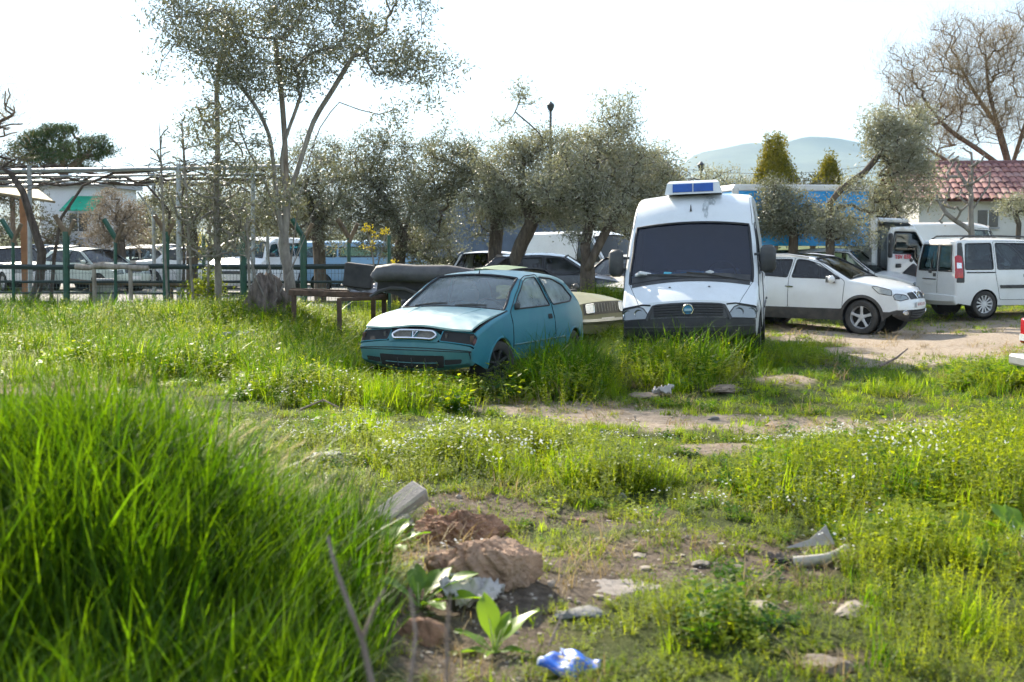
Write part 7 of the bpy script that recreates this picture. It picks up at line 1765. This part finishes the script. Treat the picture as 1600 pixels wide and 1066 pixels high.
# broken pipe with a triangular sheet
g = gz(1285, 884); pp = empty('broken_pipe', g, label='broken cream plastic pipe bent up at its right end', cat='pipe')
a = [gz(x, y) - g + Vector((0, 0, h)) for x, y, h in [(1240, 886, .03), (1262, 886, .035), (1290, 883, .035), (1310, 878, .045), (1322, 872, .06)]]
MB().tube(a, [.032, .032, .032, .030, .026], 14, False).build('pipe_wall', mat('pipe_cream', (.42, .385, .32), .5, var=.12, dirt=(.3, .25, .2), dirt_amt=.25), pp); MB().lathe([(.031, 0), (.022, -.01), (.022, -.1)], a[0] + Vector((-.0, 0, 0)), 'x', 14).build('pipe_bore', UNDER, pp)
g = gz(1262, 862); sh_ = MB().add([(-.15, 0, 0), (.17, .02, .02), (.12, .05, .13), (.02, .03, .05)], [(0, 1, 2, 3)]).build('board_shard', CARD, None, None); s_ = sh_.modifiers.new('thick', 'SOLIDIFY'); s_.thickness = .012; sh_.location = g + Vector((0, 0, .02)); tag(sh_, 'pale triangular board shard behind the broken pipe', 'board')
g = gz(1222, 880); o = crumple('rag', 'dark crumpled rag left of the broken pipe', 'rag', (g.x, g.y, g.z), (.18, .10, .6), mat('rag_dark', (.16, .13, .11), .9, var=.4, scale=9), 21)
g = gz(365, 548); crumple('rag', 'white rag lying in the grass before the stump', 'rag', (g.x, g.y, g.z + .22), (.75, .4, 1.3), mat('rag_white', (.42, .41, .39), .85, var=.2, scale=7), 17, .2)
g = gz(1035, 608); crumple('litter', 'white litter scrap near the track', 'litter', (g.x, g.y, g.z + .03), (.28, .2, 1.0), CARD, 27)
# blue snack packet
m, nt, out = new_mat('packet_print'); b_ = N(nt, 'ShaderNodeBsdfPrincipled'); b_.inputs['Roughness'].default_value = .5; tc = N(nt, 'ShaderNodeTexCoord'); sx = N(nt, 'ShaderNodeSeparateXYZ'); nt.links.new(tc.outputs['Generated'], sx.inputs[0])
vr = N(nt, 'ShaderNodeTexVoronoi'); vr.inputs['Scale'].default_value = 3.4; nt.links.new(tc.outputs['Generated'], vr.inputs['Vector']); r1 = ramp(nt, vr.outputs['Distance'], [(.16, (.55, .42, .16)), (.24, (.006, .10, .48))]); r1.color_ramp.interpolation = 'LINEAR'
edge = ramp(nt, sx.outputs['X'], [(.05, 1.0), (.10, 0.0)]); c = mix(nt, edge.outputs['Color'], r1.outputs['Color'], (.30, .36, .42)); e2 = ramp(nt, sx.outputs['X'], [(.93, 0.0), (.96, 1.0)]); c = mix(nt, e2.outputs['Color'], c, (.18, .32, .46)); nt.links.new(c, b_.inputs['Base Color']); nt.links.new(b_.outputs[0], out.inputs[0])
g = gz(888, 1050); n = 16; X, Yy = np.meshgrid(np.linspace(-.5, .5, n), np.linspace(-.5, .5, n))
Z = .02 * (1 - (2 * Yy) ** 2) * (1 - (2 * X) ** 4) + .012 * np.sin(X * 9 + Yy * 5) + .008 * np.sin(Yy * 14)
v = np.stack([X * .22 + .02 * np.sin(Yy * 6), Yy * .17, Z * .9], -1).reshape(-1, 3); ii = (np.arange(n - 1)[:, None] * n + np.arange(n - 1)[None]).ravel()
pk_ = link_mesh('snack_packet', mesh_np('snack_packet', v, np.stack([ii, ii + 1, ii + n + 1, ii + n], -1), 60), None, m); s_ = pk_.modifiers.new('thick', 'SOLIDIFY'); s_.thickness = .004
pk_.location = g + Vector((0, 0, .04)); pk_.rotation_euler = (R(14), R(6), R(-38)); tag(pk_, 'crumpled blue snack packet at the bottom edge', 'packet')
# broad-leaved docks
DOCK = leaf_mat('dock_leaf', (.09, .20, .012), (.20, .34, .025), .5, .4, (1.5, 1.4, .35), 2.0, spec=.5)
def dock(label, px, py, spec, seed, cat='plant'):
    r = np.random.default_rng(seed); g = gz(px, py); o = empty('dock_plant', g, label=label, cat=cat, group='broad-leaved docks')
    for (az, L, w, el) in spec:
        mb = MB(); n = 9; a = R(az); d = Vector((math.cos(a), math.sin(a), 0)); s_ = Vector((-math.sin(a), math.cos(a), 0)); V = []
        for i in range(n):
            t = i / (n - 1); e = R(el) * (1 - .55 * t); q = Vector((0, 0, 0))
            z = L * (math.sin(R(el)) * t - .28 * t * t); h = L * (math.cos(R(el)) * t + .10 * t * t)
            ww = w * (math.sin(math.pi * min(1, max(0, (t - .22) / .78)) ** .8) if t > .22 else .05) * .5 + .004; wv = .010 * math.sin(9 * t + az)
            c = d * h + Vector((0, 0, z)); V += [c - s_ * ww + Vector((0, 0, .25 * ww + wv)), c - s_ * ww * .5 + Vector((0, 0, .05 * ww)), c, c + s_ * ww * .5 + Vector((0, 0, .05 * ww)), c + s_ * ww + Vector((0, 0, .25 * ww - wv))]
        F = [(i * 5 + j, i * 5 + j + 1, i * 5 + j + 6, i * 5 + j + 5) for i in range(n - 1) for j in range(4)]
        link_mesh('leaf', mesh_np('leaf', V, F, 180), o, DOCK)
        MB().tube([d * (L * .02), d * (L * math.cos(R(el)) * .25) + Vector((0, 0, L * math.sin(R(el)) * .22)), d * (L * (math.cos(R(el)) * .5 + .02)) + Vector((0, 0, L * (math.sin(R(el)) * .5 - .07) - .003))], [.006, .004, .002], 5).build('midrib', mat('rib_pale', (.38, .42, .16), .6), o)
    return o
dock('dock with two upright yellow-green leaves on the bare earth', 772, 1020, [(112, .36, .11, 72), (20, .34, .10, 55), (150, .24, .07, 35), (-30, .20, .06, 25), (200, .22, .06, 20), (60, .26, .06, 60), (260, .2, .06, 30)], 1)
dock('dock with drooping leaves at the edge of the grass mound', 655, 945, [(10, .38, .13, 45), (50, .34, .12, 50), (-20, .36, .12, 30), (100, .3, .1, 60), (170, .3, .1, 50), (-60, .3, .1, 30)], 2)
dock('dock among the weeds left of the right edge', 1510, 852, [(175, .40, .10, 42), (150, .34, .09, 50), (20, .3, .1, 40), (80, .3, .1, 60), (-90, .26, .08, 30)], 3)
dock('dock with large leaves at the right edge', 1590, 850, [(175, .36, .12, 45), (120, .36, .12, 60), (-120, .32, .10, 20), (90, .34, .12, 60), (30, .3, .1, 50)], 4)
dock('small upright dock below the one at the right edge', 1535, 885, [(100, .22, .08, 75), (60, .2, .07, 70), (170, .2, .06, 45)], 6)
dock('dock between the kerb piece and the grass mound', 606, 860, [(60, .30, .11, 50), (120, .28, .1, 55), (0, .3, .1, 40), (-60, .26, .1, 30)], 5)
# dead twigs close to the camera
TW = bark_mat('twig_bark', (.16, .12, .10), (.34, .27, .23), 20)
def twig(label, segs, cat='twig', rad=.010):
    P = [[at(x, y, d) for x, y, d in s_] for s_ in segs]; b0 = P[0][0].copy(); o = empty('dead_twig', b0, label=label, cat=cat)
    for k, p in enumerate(P): MB().tube([q - b0 for q in p], [rad * (1 - .5 * i / (len(p) - 1)) * (1 if k == 0 else .7) for i in range(len(p))], 6).build('stem' if k == 0 else 'side_shoot', TW, o)
twig('forked grey dead twig standing at the mound edge', [[(584, 1080, 3.6), (566, 1000, 3.62), (545, 945, 3.65), (525, 890, 3.7), (512, 838, 3.75)], [(566, 1000, 3.62), (585, 950, 3.6), (602, 920, 3.62)]], rad=.011)
twig('faint grey twig between the mound and the dock', [[(640, 1075, 3.2), (650, 990, 3.25), (640, 920, 3.3)]], rad=.006)
twig('thin straight grey twig before the bare earth', [[(700, 1080, 3.0), (698, 1000, 3.0), (703, 930, 3.05)]], rad=.006)
twig('pale dry stalk lying by the bare earth', [[(858, 1010, 5.0), (868, 985, 5.05), (878, 962, 5.1)]], 'stalk', .006)
twig('dry bent stalk leaning over the grass mound', [[(470, 640, 8.8), (505, 625, 8.6), (530, 637, 8.5)]], 'stalk', .008)
twig('dark stick lying on the sandy track', [[(1375, 572, 17.5), (1400, 560, 17.6), (1418, 545, 17.7)]], 'stick', .02)
